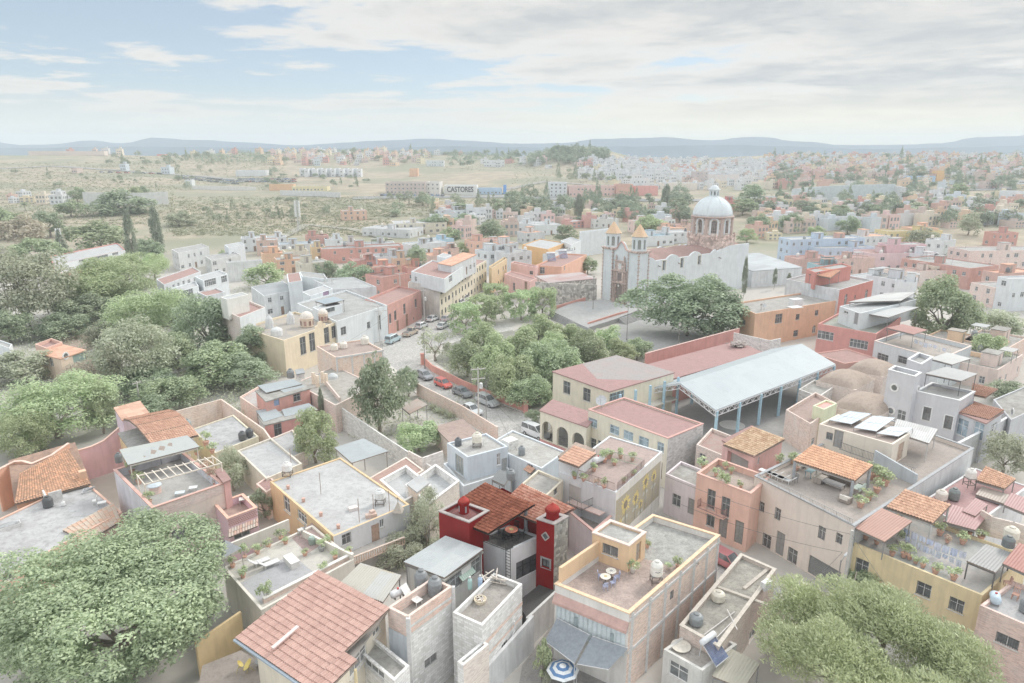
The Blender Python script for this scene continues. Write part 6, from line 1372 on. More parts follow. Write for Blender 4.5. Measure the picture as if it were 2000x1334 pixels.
 box_table(P(588,1048,zt),40,.5,.5,.8,'small bar table with stools on the terrace brick floor',(200,198,195));chair(P(592,1040,zt),200,'dark metal stool beside the small bar table',(150,150,150))
 m=MB();c=P(610,1062,zt);m.lathe(c,[(.32,0),(.36,.6),(.25,.75)],14);tag(m.build('dark_barrel',plain((150,168,158)),org=c),'dark green covered barbecue on the terrace brick floor','barbecue')
 pots(zt,[(478,1092,'tall thin plant in a clay pot beside the tent canopy',.22,1.0),(503,1082,'leafy pot plant by the parapet of the pale terrace, second from the tent',.24,.7),(525,1070,'round plant in a clay pot, middle of the parapet row',.24,.5),(549,1055,'spiky plant in a clay pot near the iron gate',.24,.9),(558,1062,'bare clay pot near the iron gate',.24,.25),(596,1085,'low wide clay bowl plant at the corner of the brick floor',.24,.3),(628,1076,'leafy plant in a dark pot beside the barbecue',.28,.6,(160,160,160)),(655,1092,'slim plant in a clay pot below the cream wall',.22,.5),(681,1084,'wide clay bowl on the end of the cream wall',.28,.35),(640,1062,'flowering plant on top of the cream wall',.22,.6),(475,1128,'leafy plant in a clay pot beneath the tent canopy',.24,.7),(455,1108,'clay pot plant behind the posts of the tent canopy',.22,.6),(632,1115,'dark leaved plant beside the red tiled roof ridge',.24,.5)])
 shrub('small round topped tree in the corner of the pale terrace beside the red tiles',P(521,1172,zt),.62,1.5,'bright','shrub',2,900,.2)
 c=P(447,1082,zt+2.3);root=thing('tent_canopy','dark grey pyramid garden tent at the left of the pale terrace','tent',P(447,1110,zt));c0=P(447,1112,zt);m=MB();m.lathe(c0+Vector((0,0,2.0)),[(1.3,0),(.65,.5),(.03,.95)],4,.2);m.build('tent_cloth',plain((145,150,156)),root)
 for k in range(4):a=.2+k*1.571;m=MB();p=c0+Vector((math.cos(a)*1.25,math.sin(a)*1.25,0));m.tube([p,p+Vector((0,0,2.02))],.03,6);m.build('post',plain((170,170,172)),root)
# --- pink and cream house with roof garden
 pc=paint((228,212,200),.4)
 p=bld('pink and cream house with brick roof parapet, pergola and plastic awning',(222,918),(297,993),(437,945),7.2,pc,slab((212,210,206),(196,192,188),.4),.9,ops=[(1,372,1035,3.6,1.2,'w',dict(fc=(150,150,150)))],walls={0:paint((208,208,218),1.2)},cope=plain((212,170,158),.8))
 m=MB();o=Vector(((p.C-p.B).y,-(p.C-p.B).x,0)).normalized()*.03;D_=Vector((0,0,-1));m.add([p.B+o+D_*.1,p.C+o+D_*.1,p.C+o+D_*1.0,p.B+o+D_*1.1],[(3,2,1,0)]);m.build('brick_band',brick((206,178,170)),p.root)
 m=MB();m.add([p.B+o+D_*3.6,p.C+o+D_*3.4,p.C+o+D_*7.2,p.B+o+D_*7.2],[(3,2,1,0)]);m.build('pink_wall_paint',paint((228,198,206),.4),p.root)if False else None
 zt=p.zr
 canopy('plastic_awning','pale translucent plastic awning over the roof garden of the pink house','awning',[P(250,908,8.6),P(390,872,8.6),P(366,850,9.0),P(233,878,9.0)],sheet((220,224,212),(205,214,222)),'flat',plain((205,200,190)),.06,zt)
 root=thing('pergola','pale wooden pergola with ladder like beams over the roof garden','pergola',P(345,950,zt));wd=plain((232,222,208),.8);A,B,C_,D=P(268,930,8.5),P(282,947,8.5),P(432,905,8.5),P(415,893,8.5)
 for a_,b_ in((A,D),(B,C_)):m=MB();m.bar(a_,b_,.1,.12);m.build('beam',wd,root)
 m=MB()
 for i in range(11):k=i/10;e=(B-A).normalized()*.25;m.bar(A.lerp(D,k)-e+Vector((0,0,.11)),B.lerp(C_,k)+e+Vector((0,0,.11)),.08,.06)
 m.build('slats',wd,root)
 for q in(A,B,C_,D):m=MB();m.bar(q,Vector((q.x,q.y,zt)),.1);m.build('post',wd,root)
 c=P(304,962,zt);root=thing('roof_cistern','round brick cistern with a pale blue lid under the pergola','cistern',c);m=MB();m.lathe(c,[(.55,0),(.55,.8)],20);m.build('brick_body',brick((205,165,150)),root);m=MB();m.lathe(c+Vector((0,0,.8)),[(.66,0),(.66,.08),(.4,.22),(.05,.26)],20);m.build('lid',plain((196,208,218)),root)
 box_table(P(303,908,zt),40,1.3,.8,.75,'grey table under the plastic awning',(160,168,178));round_table(P(318,903,zt),'round glass table under the plastic awning',.4,.72,(205,212,218));chair(P(368,904,zt),220,'white folding chair at the right of the plastic awning',(220,220,220))
 box_table(P(352,968,zt),18,.9,.6,.4,'pale low box on the pergola terrace, left',(205,216,222),'low_table');box_table(P(378,958,zt),18,.8,.6,.4,'white low box on the pergola terrace, right',(226,228,228),'low_table')
 tank(P(233,903,zt),'dark water tank at the left corner of the pink house roof',(120,124,126),.4,1.1)
 pots(zt,[(258,925,'bushy plant at the left under the plastic awning',.3,.9),(272,945,'climbing plant at the left pergola post',.3,1.0),(292,985,'leafy plant in the near corner of the roof garden',.28,.8),(403,870,'yellow green shrub in a clay pot behind the awning',.35,1.0),(415,885,'second clay pot shrub behind the awning',.3,.8),(345,880,'leafy plant at the back of the plastic awning',.3,.8),(385,888,'tall bushy plant beside the white folding chair',.3,1.0),(415,940,'flowering shrub in a clay pot at the right parapet',.3,.9,(205,150,130),'flower'),(405,925,'pink flowering bush under the end of the pergola',.35,1.0,(205,150,130),'flower'),(422,950,'white flowering pot in the right corner of the roof garden',.25,.6,(205,150,130),'flower')])
 pi=paint((228,192,202),.35)
 k=bld('pink annex with a brick lattice balcony and a striped tiled canopy',(436,1000),(442,1012),(500,985),5.2,pi,slab((204,165,150),(190,150,138)),.75,ops=[(1,473,1042,1.7,.9,'w')],cope=plain((222,180,160),.8),pt3=(P(418,985,5.2),P(444,1014,5.2),P(502,992,5.2)))
 e0,e1=k.B+Vector((.2,-.75,-1.6)),k.C+Vector((.2,-.75,-1.6));profile_roof('tiled_canopy',e0,e1,k.C+Vector((0,0,-1.1)),k.B+Vector((0,0,-1.1)),tiles((214,176,160),(215,205,195),amt=1),k.root,'tile')
 m=MB();o=Vector(((k.C-k.B).y,-(k.C-k.B).x,0)).normalized()*.035
 for i in range(14):
  for j in range(4):c=k.B.lerp(k.C,(i+.5+.5*(j%2))/14.6)+o+Vector((0,0,-.2-j*.2));s=(k.C-k.B).normalized()*.08;m.add([c-s+Vector((0,0,-.08)),c+s+Vector((0,0,-.08)),c+s+Vector((0,0,.06)),c-s+Vector((0,0,.06))],[(0,1,2,3)])
 m.build('lattice_bricks',plain((196,150,140)),k.root)
 box_table(P(478,985,k.zr),20,1.0,.7,.7,'pale bench table on the pink annex balcony',(214,206,202))
 bld('dark red stair block behind the roof garden of the pink house',(425,925),(437,943),(446,935),7.4,paint((205,160,155)),ROOFR,0,pt3=(P(420,918,7.6),P(437,940,7.6),P(449,935,7.6)),auto='')
# --- far left terrace roofs
 og=paint((230,188,158),.45)
 wl=bld('low white washed flat roof house with skylight at the left edge',(-60,1040),(2,1128),(238,1000),4.6,paint((222,180,160)),slab((222,223,226),(190,188,190),.35),.12,auto='',ops=[(1,12,1130,.9,.6,'w')])
 zt=wl.zr
 m=MB();c=P(92,985,zt);root=thing('tank_shelter','grey concrete tank box holding a black water tank on the white roof','tank box',c);[m.box(c+Vector(o),w_,d_,1.1,42)for o,w_,d_ in(((-.42,.48,0),.16,1.6),((.5,.75,0),1.2,.16))];m.build('box_walls',plain((212,210,208),.9),root)
 tank(P(95,990,zt),'black water tank inside its grey concrete box on the left white roof',(92,94,96),.48,1.15)
 tank(P(124,988,zt),'small white gas canister beside the concrete tank box',(226,226,226),.2,.5)
 m=MB();c=P(20,1030,zt);root=thing('skylight','grey glass skylight on the white roof at the left edge','skylight',c);m.box(c,1.7,.9,.35,42);m.build('curb',plain((215,214,212)),root);m=MB();m.box(c+Vector((0,0,.352)),1.6,.8,.05,42);m.build('glass',glass((170,172,174)),root)
 solar_panel(P(160,963,zt+.2),P(182,955,zt+.2),P(185,950,zt+.5),P(163,955,zt+.5),'small dark solar panel lying on the white roof',(150,152,156),legs=zt)
 chair(P(186,985,zt),200,'white plastic chair on the left white roof',(222,222,220));box_table(P(200,988,zt),30,.8,.5,.45,'low white bench beside the plastic chair on the left white roof',(222,222,220))
 canopy('tiled_roof','striped clay tiled porch roof between the white roof and the laurel','tiled roof',[P(120,1035,4.6),P(160,1052,4.3),P(235,1012,4.6),P(228,982,5.4)],TILE,'tile',floor=0,posts=(0,1))if False else None
 tr=thing('tiled_porch','striped clay tiled porch roof beside the big laurel at the left','tiled roof',P(180,1030,0));profile_roof('roof',P(122,1035,4.7),P(165,1060,4.2),P(236,1018,4.2),P(222,982,5.2),tiles((222,180,155),(220,205,190),amt=1.0),tr,'tile');m=MB();q=pp((135,1040),(165,1056),(232,1016),(222,995),z=4.0);m.prism([(v.x,v.y)for v in q],-.3,4.0);m.build('wall',paint((220,190,172)),tr)
 ot=bld('orange house with an old clay tile roof and wavy orange wall at the left edge',(-70,960),(20,960),(160,880),4.8,og,slab((210,160,130)),0,pt3=(P(20,905,4.6),P(32,985,4.6),P(172,940,4.6)),auto='')
 profile_roof('tiled_roof',P(28,985,4.8),P(178,945,4.8),P(132,875,6.4),P(38,925,6.0),tiles((226,178,145),(196,160,135),amt=.9),ot.root,'tile')
 wall_thing('orange garden wall with a wavy top behind the old tile roof',[foot(-12,922,5),foot(12,910,5),foot(28,902,5.2),foot(45,901,5.2),foot(62,906,5),foot(102,889,5.1),foot(134,866,5.6)],[5,5,5.2,5.2,5,5.1,5.6],paint((228,176,150),.4),cap=plain((226,196,180),.8))
 ch=P(165,945,4.4);m=MB();m.box(ch,.7,.7,1.6,40);tag(m.build('chimney_stack',og,org=ch),'orange chimney stack at the right corner of the old tile roof','chimney')
 wall_thing('pink garden wall sweeping up from the orange wall to the barrel tiled house',[foot(146,882,4.2),foot(180,872,4.2),foot(205,860,4.5),foot(232,836,5.6)],[4.2,4.2,4.5,5.6],paint((222,182,190),.4),cap=plain((226,190,175),.8))
 bt=bld('ochre house with a curved clay tile roof above the roof garden',(232,848),(270,900),(382,868),5.2,paint((226,205,165),.6),ROOFG,.0,ops=[(0,262,870,1.6,1.5,'w')])
 N_=5;e0,e1,r0,r1=P(298,872,6.3),P(388,850,6.3),P(240,818,6.6),P(330,800,6.6)
 arc=[(0,0),(.25,.55),(.5,.85),(.75,.7),(1,0)]
 for(s0,h0),(s1,h1)in zip(arc,arc[1:]):U=Vector((0,0,1));profile_roof('tiled_roof',e0 .lerp(r0,s0)+U*h0,e1 .lerp(r1,s0)+U*h0,e1 .lerp(r1,s1)+U*h1,e0 .lerp(r0,s1)+U*h1,TILE,bt.root,'tile')
 lv=bld('lilac house end with a clay lean-to behind the curved tile roof',(224,798),(240,822),(290,808),5.8,paint((216,196,210)),TILE,0,auto='')
# --- long white roof with ochre side
 oc=paint((222,192,150),.5)
 w=bld('long low house with a bright white sealed roof, ochre side and white front',(527,940),(651,1048),(800,985),4.6,oc,slab((226,228,230),(206,206,208),.3),.12,ops=[(0,560,985,1.6,1.8,'w'),(0,590,1010,2.2,1.2,'w'),(0,625,1045,1.8,1.0,'w'),(1,677,1052,1.0,1.1,'b'),(1,734,1042,.95,2.1,'d',dict(pc=(196,165,145))),(1,746,1022,.5,.9,'w')],walls={1:paint((222,224,228),.4)})
 zt=w.zr;tank(P(562,930,zt),'pale round water tank on an iron stand at the far end of a white roof',(226,226,224),.55,1.0,.7);tank(P(743,985,zt),'vented white water tank on a stand near the front of the long white roof',(222,224,224),.55,1.0,.7)
 for i,(px,py)in enumerate(((569,910),(627,965),(702,1020),(761,1000),(596,915),(730,1000))):p=P(px,py,zt);m=MB();m.tube([p,p+Vector((0,0,(2.2,2.5,2.6,2.4,1.8,2.0)[i]))],.035,6);tag(m.build('rusty_pole',plain((160,140,132)),org=p),('thin rusty pole beside the pale tank on the long white roof','thin rusty pole in the middle of the long white roof','thin rusty pole near the front eaves of the long white roof','thin rusty pole beside the little stone pyramid','short rusty pole behind the pale tank','thin rusty pole left of the vented white tank')[i],'pole')
 for i,(px,py)in enumerate(((563,955),(593,980),(627,1008),(661,1032))):c=P(px,py,zt);m=MB();m.lathe(c,[(.16,0),(.2,.42),(.14,.44)],10);tag(m.build('clay_pipe_stub',plain((205,165,150)),org=c),('clay vent pot on the ochre edge of the long white roof, farthest one','clay vent pot on the white roof edge, second from the far end','clay vent pot on the white roof edge, third from the far end','clay vent pot on the white roof edge, nearest the front corner')[i],'vent pot')
 c=P(778,998,zt);root=thing('stone_pyramid','small grey stone pyramid with an iron cross on the long white roof','roof ornament',c);m=MB();m.lathe(c,[(.7,0),(.62,.1),(.05,1.05)],4,.7);m.build('pyramid',plain((190,182,172),.9),root);m=MB();m.bar(c+Vector((0,0,1.0)),c+Vector((0,0,1.6)),.04);m.bar(c+Vector((-.15,0,1.4)),c+Vector((.15,0,1.4)),.04);m.build('cross',plain((120,115,110)),root)
 m=MB();c=P(690,996,zt);m.box(c,.9,.6,.35,30);tag(m.build('roof_cooler',plain((214,205,202)),org=c),'low pinkish machine box in the middle of the long white roof','machine');m=MB();c=P(725,1010,zt);m.box(c,1.1,.5,.4,20);m.box(c+Vector((.1,.2,.4)),.5,.4,.25,50);tag(m.build('brick_pile',plain((205,180,168)),org=c),'pile of bricks near the vented white tank','brick pile')
 root=thing('balustrade','terracotta balustrade along the passage before the white house front','balustrade',P(700,1110,2.2));a,b_=P(640,1122,2.3),P(790,1062,2.3);m=MB()
 for i in range(34):p=a.lerp(b_,i/33);m.lathe(p,[(.06,0),(.09,.2),(.05,.45),(.08,.7)],8)
 m.build('balusters',plain((212,185,168)),root);m=MB();m.bar(a+Vector((0,0,.74)),b_+Vector((0,0,.74)),.18,.1);m.bar(a,b_,.18,.08);m.build('rail',plain((215,195,180)),root)
 flat('passage_floor',pp((655,1118),(790,1058),(800,1030),(662,1085),z=2.2),2.2,slab((208,202,196),(190,184,178)),thick=2.4)
# --- white brick yards, centre
 wb=brick((226,224,220),(214,212,208),.4,.2)
 y1=bld('white brick walled roof yard, empty, behind the red house',(792,948),(838,985),(897,940),4.8,wb,slab((222,226,230),(205,208,212),.4),.9,auto='',cope=plain((222,220,218),.8),walls={1:brick((216,200,188))})
 y2=bld('white brick walled roof yard with a sheet covered brick hut beside the long white roof',(742,938),(790,980),(842,948),4.2,wb,slab((222,225,228),(205,208,210),.4),.7,auto='',cope=plain((222,220,218),.8))
 hu=bld('small brick hut under a pale sheet roof between the two white yards',(797,948),(815,962),(837,945),5.2,brick((214,190,172)),sheet((226,228,230)),0,auto='')
 bh=bld('pale blue white house with two roof tanks and a sheltered door',(873,865),(913,893),(992,872),6.3,paint((214,224,234),.35),slab((222,222,220),(200,196,192),.4),.2,ops=[(0,897,908,1.9,2.3,'w',dict(fc=(170,180,185),pc=(176,180,176))),(1,974,897,.5,1.5,'w',dict(pc=(190,180,180))),(1,998,905,.8,1.8,'d',dict(pc=(170,172,172)))])
 zt=bh.zr;tank(P(895,870,zt),'black water tank at the left corner of the pale blue house roof',(100,106,112),.42,.95);tank(P(932,872,zt),'cream water tank on a round plinth on the pale blue house roof',(226,220,205),.6,1.2,.55)
 lw=bld('lower white walled terrace in front of the pale blue house',(866,905),(905,950),(1000,920),3.6,paint((218,224,230)),slab((216,218,218),(196,198,200),.4),.3,auto='')
 bh2=bld('long flat white sealed roof with worn patches between the street and the pale blue house',(950,868),(1060,918),(1100,880),5.2,paint((214,222,230)),slab((222,222,218),(192,186,178),.5),.15,pt3=(P(952,868,5.2),P(1058,915,5.2),P(1105,882,5.2)),ops=[(0,1035,918,.9,1.4,'w')])
 tank(P(1019,888,bh2 .zr),'dark grey water tank on the worn white roof near the arcade',(140,146,150),.42,1.1)
 pt_=thing('tiled_door_hood','little tiled hood above the door of the pale blue house','door hood',P(1034,920,4));profile_roof('roof',P(1022,917,4.4),P(1036,925,4.4),P(1045,915,4.9),P(1032,908,4.9),TILE,pt_,'tile')
 rc=bld('rough unrendered hut with a lattice parapet behind the red house',(1018,945),(1068,968),(1100,938),6.6,paint((212,200,180),1.3),slab((205,200,194),(180,175,168),.6),.25,ops=[(1,1085,955,.8,1.2,'b')])
 tank(P(998,936,6.2),'dark grey water tank on a concrete plinth right behind the red house',(136,142,146),.5,1.1);m=MB();c=P(996,948,0);m.box(c,1.6,1.4,6.2,42);tag(m.build('tank_plinth',block((208,206,202)),org=c),'concrete block plinth carrying the dark tank behind the red house','plinth')
 canopy('sheet_lean_to','dark grey ribbed sheet lean-to beside the tank plinth','shelter',[P(960,936,5.6),P(985,948,5.6),P(1000,926,6.0),P(975,916,6.0)],sheet((168,172,174)),'metal',floor=0)
# --- yards, sheds, walls in the middle
 canopy('patio_canopy','flat pale blue sheet canopy on posts over the brown yard','canopy',[P(653,874,4.2),P(687,904,4.2),P(759,881,4.4),P(710,856,4.4)],sheet((216,226,232)),'flat',plain((150,145,142)),.05,0)
 bld('small salmon roofed room beside the white brick yards',(720,950),(757,975),(805,940),3.0,brick((214,190,176)),slab((216,172,158),(200,155,142)),.1,pt3=(P(718,935,3.0),P(752,965,3.0),P(828,918,3.0)),auto='')
 wall_thing('long grey block wall from the tall mango tree to the white brick yards',[P(667,838,0),P(740,880,0),P(820,930,0),P(848,945,0)],[3.6,2.8,2.4,2.2],block((208,206,204)))
 wall_thing('pinkish block wall with grey courses beside the round green tree',[P(800,925,0),P(826,940,0),P(866,925,0)],3.2,brick((216,200,194),(205,204,202),.45,.22))
 wall_thing('brick wall along the street pavement left of the parked white car',[P(815,772,0),P(905,822,0),P(972,862,0)],[2.2,2.4,2.2],brick((205,176,162)))
 wall_thing('terracotta wall between the street and the trees of the square',[P(830,712,0),P(845,726,0),P(905,757,0),P(1028,806,0)],1.3,paint((208,150,138),.5));m=MB();c=P(826,712,0);m.box(c,.7,.7,2.1,20);m.box(c+Vector((0,0,2.1)),.85,.85,.15,20);tag(m.build('gate_pillar',paint((208,150,138),.5),org=c),'terracotta gate pillar at the rounded corner of the square','pillar');m=MB();c=P(1026,805,0);m.box(c,.7,.7,2.0,20);m.box(c+Vector((0,0,2.0)),.8,.8,.12,20);tag(m.build('gate_pillar',paint((206,146,138),.5),org=c),'terracotta gate pillar at the arcade end of the square wall','pillar')
 bld('brown flat roofed shed beside the street brick wall',(850,835),(880,866),(935,850),2.6,brick((196,172,158)),slab((206,176,164),(190,160,150),.3),.05,auto='')
 canopy('rusty_shed_roof','rusty brown sheet roof of a lean-to beside the tall mango tree','shelter',[P(784,795,3.0),P(800,808,3.0),P(835,790,3.2),P(815,778,3.2)],sheet((205,176,160),(215,205,195)),'metal',floor=0)
 for i,(px,py)in enumerate(((845,800),(855,806),(866,810),(878,816),(890,812))):agave(P(px,py,0),('spiky agave nearest the rusty lean-to','spiky agave second from the rusty lean-to','large spiky agave in the middle of the wall row','spiky agave near the street lamp side','yellowish agave closest to the white parked car')[i],1.3,i)
 gy=brick((205,180,168),patch=(205,204,202))
 wall_thing('tall brick yard wall ending at the grey gate beside the mango tree',[P(640,800,0),P(668,838,0)],5.0,gy)
 dt=bld('unfinished roof with bare brick pillars and rubble above a brick wall',(575,748),(655,792),(735,752),4.4,gy,slab((208,204,196),(178,172,162),.9),.1,auto='')
 for i,(px,py)in enumerate(((613,750),(621,756),(631,748),(638,752))):c=P(px,py,dt.zr);m=MB();m.box(c,.42,.42,1.9,60);tag(m.build('brick_pillar',brick((226,196,168)),org=c),('bare brick pillar on the rubble roof, leftmost','bare brick pillar on the rubble roof, second from left and nearest','bare brick pillar on the rubble roof, second from right','bare brick pillar on the rubble roof, rightmost')[i],'pillar','brick pillars on the unfinished roof')
 tank(P(568,738,4.0),'dark grey water tank at the left end of the rubble roof',(135,140,142),.6,1.5);m=MB();c=P(650,738,dt.zr);m.lathe(c,[(.9,0),(.8,.4),(.4,.75),(.05,.85)],14);tag(m.build('grey_tarpaulin',plain((190,195,198)),org=c),'grey tarpaulin heap on the rubble roof beside the brick pillars','tarpaulin')
 bld('small grey lean-to with sheet roof behind the rubble roof',(575,722),(585,735),(612,728),4.6,block(),sheet((200,206,210)),0,auto='',pt3=(P(577,722,4.8),P(580,730,4.8),P(594,727,4.8)))
 ob=bld('bare orange brick house with concrete columns and two cream tanks',(618,676),(655,698),(749,683),6.8,brick((224,186,164),(210,205,200)),slab((205,180,170),(190,165,155)),.25,auto='')
 m=MB()
 for s in(.02,.33,.58,.8,.98):p=ob.B.lerp(ob.C,s)+Vector((.03,-.03,0));m.bar(p,p-Vector((0,0,6.8)),.26,.16)
 m.bar(ob.B+Vector((.04,-.04,-.15)),ob.C+Vector((.04,-.04,-.15)),.16,.3);m.build('concrete_columns',plain((206,206,206),.9),ob.root)
 tank(P(653,684,ob.zr),'cream water tank on the orange brick house, left one',(224,218,206),.65,1.2);tank(P(671,680,ob.zr),'cream water tank on the orange brick house, middle one',(224,218,208),.65,1.2);tank(P(713,672,ob.zr),'large cream water tank on the orange brick house beside the antenna',(226,222,212),.75,1.5)
 railing('iron balcony cage at the right end of the orange brick house',[P(732,684,5.4),P(747,682,5.4),P(747,676,5.4)],1.4,(130,132,134))
# --- sheds with sheet roofs, left centre
 bld('two level shed with blue doors and pale sheet roofs behind the orange loquat tree',(500,765),(520,785),(605,760),5.0,paint((214,160,150),.8),ROOFG,0,ops=[(1,540,780,.9,2.0,'d',dict(pc=(150,172,205))),(1,580,775,1.2,1.4,'b')])
 for q,z,lb in((((503,753),(520,767),(590,750),(572,740)),5.6,'pale sheet metal roof over the blue door'),(((547,762),(558,769),(600,758),(586,748)),5.3,'smaller pale sheet roof beside the one over the blue door'),(((500,802),(515,824),(553,812),(535,795)),3.6,'lower grey sheet roof of the shed, left half'),(((553,812),(551,798),(620,801),(600,788)),3.6,'lower grey sheet roof of the shed, right half')):
  if lb.endswith('right half'):q=((550,800),(556,814),(621,800),(603,787))
  canopy('sheet_metal_roof',lb,'shelter',[P(*q[0],z),P(*q[1],z-.2),P(*q[2],z-.2),P(*q[3],z)],sheet((204,214,220),(192,204,210)),'metal',floor=0)
 bld('white and red front of the lower shed with a glazed door',(505,815),(517,832),(615,808),3.2,paint((206,150,145),.6),ROOFG,0,ops=[(1,543,838,1.1,2.3,'b',dict(fc=(180,190,195)))],walls={0:paint((218,220,222))})
 wall_thing('brick yard wall running back from the street garden to the corner post',[P(332,850,0),P(437,820,0)],[3.4,3.4],brick((222,192,172),(205,200,196)));wall_thing('long brick wall between the white roofs and the sheet metal sheds',[P(437,820,0),P(520,880,0),P(560,930,0),P(600,960,0)],[3.4,3.2,2.4,1.8],brick((214,184,168),(205,200,196)))
 bld('cluttered brick yard with small red and white roofs beside the sheds',(468,775),(505,800),(545,775),2.8,brick((216,176,160)),slab((214,186,178),(222,222,222),.8),.3,auto='')
 wr=bld('weathered white roofs in three panels behind the brick corner wall',(372,836),(432,876),(508,846),3.2,paint((220,210,185),.8),slab((222,224,228),(188,188,192),.35),.12,auto='',pt3=(P(375,838,3.2),P(420,885,3.2),P(505,852,3.2)))
 tank(P(474,858,3.2),'black water tank of the pair on the orange plinth, left one',(100,103,106),.5,1.1);tank(P(488,852,3.2),'black water tank of the pair on the orange plinth, right one',(98,100,104),.5,1.1);tank(P(366,838,3.2),'large dark green grey tank beside the curved tile roof',(150,160,160),.6,1.4)
 w2=bld('flat white roof with a brick parapet in the middle of the left block',(463,880),(520,935),(590,905),3.6,paint((214,206,192),.8),slab((224,226,230),(202,202,206),.3),.25,auto='')
 w3=bld('narrow white yard in front of the orange loquat tree',(520,860),(545,905),(600,880),2.0,brick((210,190,178)),slab((218,220,224),(200,202,206)),.2,auto='')
 bld('red brown little roof below the pale tank stand',(500,945),(520,962),(545,945),3.4,paint((214,190,180)),ROOFR,.1,auto='')
def midtown():
 A_=.02
 wt=paint((226,232,236),.35,A_);wt2=paint((214,218,222),.9,A_);rw=slab((224,227,230),(204,206,208),.3,A_);rr=slab((208,160,152),(195,148,140),.4,A_,hard=.2);rg=slab((206,208,208),(180,180,178),.4,A_)
 bk=brick((206,186,176),(204,200,196),a=A_);cream=paint((222,214,196),.8,A_);och=paint((222,198,160),.6,A_);sal=paint((208,180,168),.8,A_);red=paint((200,152,142),.6,A_);grey=paint((200,202,202),.5,A_)
 tl=tiles((224,178,152),(205,155,130),A_)
 r1=bld('terracotta red house with barred windows at the bend of the street',(712,585),(757,596),(822,567),7.2,red,rr,.45,ops=[(1,762,622,1.0,2.2,'b'),(1,772,616,1.0,2.2,'b'),(1,790,603,1.1,2.4,'b'),(1,812,592,1.0,2.0,'b'),(1,777,642,1.1,2.6,'d'),(1,795,628,1.1,3.0,'d'),(1,808,622,.5,.6,'b')])
 r2=bld('long white house front with two narrow windows beside the red house',(580,592),(657,628),(756,596),7.4,wt,rg,.35,ops=[(1,671,646,1.6,1.6,'b'),(1,720,635,1.0,1.4,'b'),(1,741,630,1.0,3.2,'b')])
 c=bld('cream colonial house with tall barred windows and two small brick domes',(472,640),(554,665),(657,629),7.0,paint((232,216,188),.35,A_),slab((216,200,180),(190,186,182),.5,A_),.4,ops=[(1,592,675,1.6,3.4,'b'),(1,610,668,1.6,3.6,'b'),(1,638,655,1.5,3.2,'b'),(1,652,648,1.3,2.4,'b')])
 for(px,py,rr_,lb)in((600,637,1.25,'a'),(632,628,.9,'b')):
  m=MB();p=P(px,py,6.7);m.lathe(p,[(rr_,0),(rr_,1.5),(rr_*1.12,1.55),(rr_*1.12,1.75),(rr_,1.8)],10);q=m.build('dome_drum',paint((232,210,190),.4,A_),c.root)
  m=MB();m.lathe(p+Vector((0,0,1.8)),[(rr_*math.cos(a),rr_*.95*math.sin(a))for a in np.linspace(0,1.5,8)],16);m.build('dome',brick((214,200,190),a=A_),q)
  m=MB()
  for k in range(8):a=k*.785;s=Vector((-math.sin(a),math.cos(a),0))*.25;o=p+Vector((math.cos(a),math.sin(a),0))*(rr_+.012);m.add([o-s+Vector((0,0,.3)),o+s+Vector((0,0,.3)),o+s+Vector((0,0,1.2)),o-s+Vector((0,0,1.2))],[(0,1,2,3)])
  m.build('dome_window',glass((176,140,130),A_),q)
 m=MB();d=(c.C-c.B).normalized();a,b_=c.B.lerp(c.C,.58),c.B.lerp(c.C,.78);n=Vector((d.y,-d.x,0))*-.25
 pr=[(0,0),(.0,.5),(.25,.6),(.35,1.2),(.65,1.2),(.75,.6),(1,.5),(1,0)];f=[a.lerp(b_,u)+Vector((0,0,h))-n*.02 for u,h in pr];k=[v+n for v in f];m.poly(f);m.poly(k[::-1])
 for i in range(len(f)-1):m.quad(f[i],f[i+1],k[i+1],k[i])
 m.build('gable_parapet',paint((230,212,184),.4,A_),c.root)
 for px,py,lb in((527,640,'grey pointed tower like dome with a tiny cross on the cream house roof'),(541,655,'low white dome behind the grey pointed one on the cream roof'),(568,632,'brick chimney pot with a domed cap on the cream roof')):
  p=P(px,py,6.6);r_=1.1 if 'low' in lb else.8;m=MB();m.lathe(p,[(r_,0),(r_,1.0),(r_*.8,1.8 if 'low' not in lb else 1.3),(.05,2.6 if 'low' not in lb else 1.7)],12);tag(m.build('roof_dome',paint((200,202,204),.5,A_),org=p),lb,'roof dome')
 canopy('blue_patio_roof','pale blue sheet roof on thin posts over the white house terrace','canopy',[P(615,588,9.4),P(635,594,9.4),P(673,586,9.6),P(652,579,9.6)],sheet((200,218,230),a=A_),'flat',floor=7)
 bld('white rooftop room with dark framed windows under the blue patio roof',(610,600),(622,606),(668,594),9.0,wt,rw,.2,ops=[(1,640,604,4,1.4,'w',dict(fc=(120,120,122)))],base=6.5)
 bld('tall white house with an exposed brick side and a frame on its blank wall',(425,600),(468,620),(518,600),9.5,wt,rr,.4,auto='',walls={0:brick((205,188,180),a=A_)})
 bld('white cube stair room on top of the tall white house',(430,580),(443,585),(485,575),12.5,paint((228,230,224),.4,A_),rw,.1,base=9,auto='')
 m_=railing('dark square frame fixed to the blank white wall above the trees',[P(470,640,3.5),P(497,632,3.5)],3.2,(120,124,126),4.0)
 bld('white house with a red roof terrace beside the brick sided house',(385,570),(402,578),(440,570),7.5,wt2,rr,.3,ops=[(1,413,590,1.2,1.2),(1,421,588,.8,1.2)])
 bld('long low white house with wide glazed openings above the trees',(335,562),(340,572),(388,558),6.6,wt,rw,.25,ops=[(1,362,575,6.0,2.0)])
 bld('white house with a big picture window facing the trees',(380,540),(396,548),(445,535),7.6,wt,rw,.3,ops=[(1,411,550,4.5,2.2),(1,438,545,2.4,1.8)])
 bld('white roofed house with red terrace left of the picture window house',(305,545),(320,556),(392,530),6.0,wt2,rr,.25,auto='1')
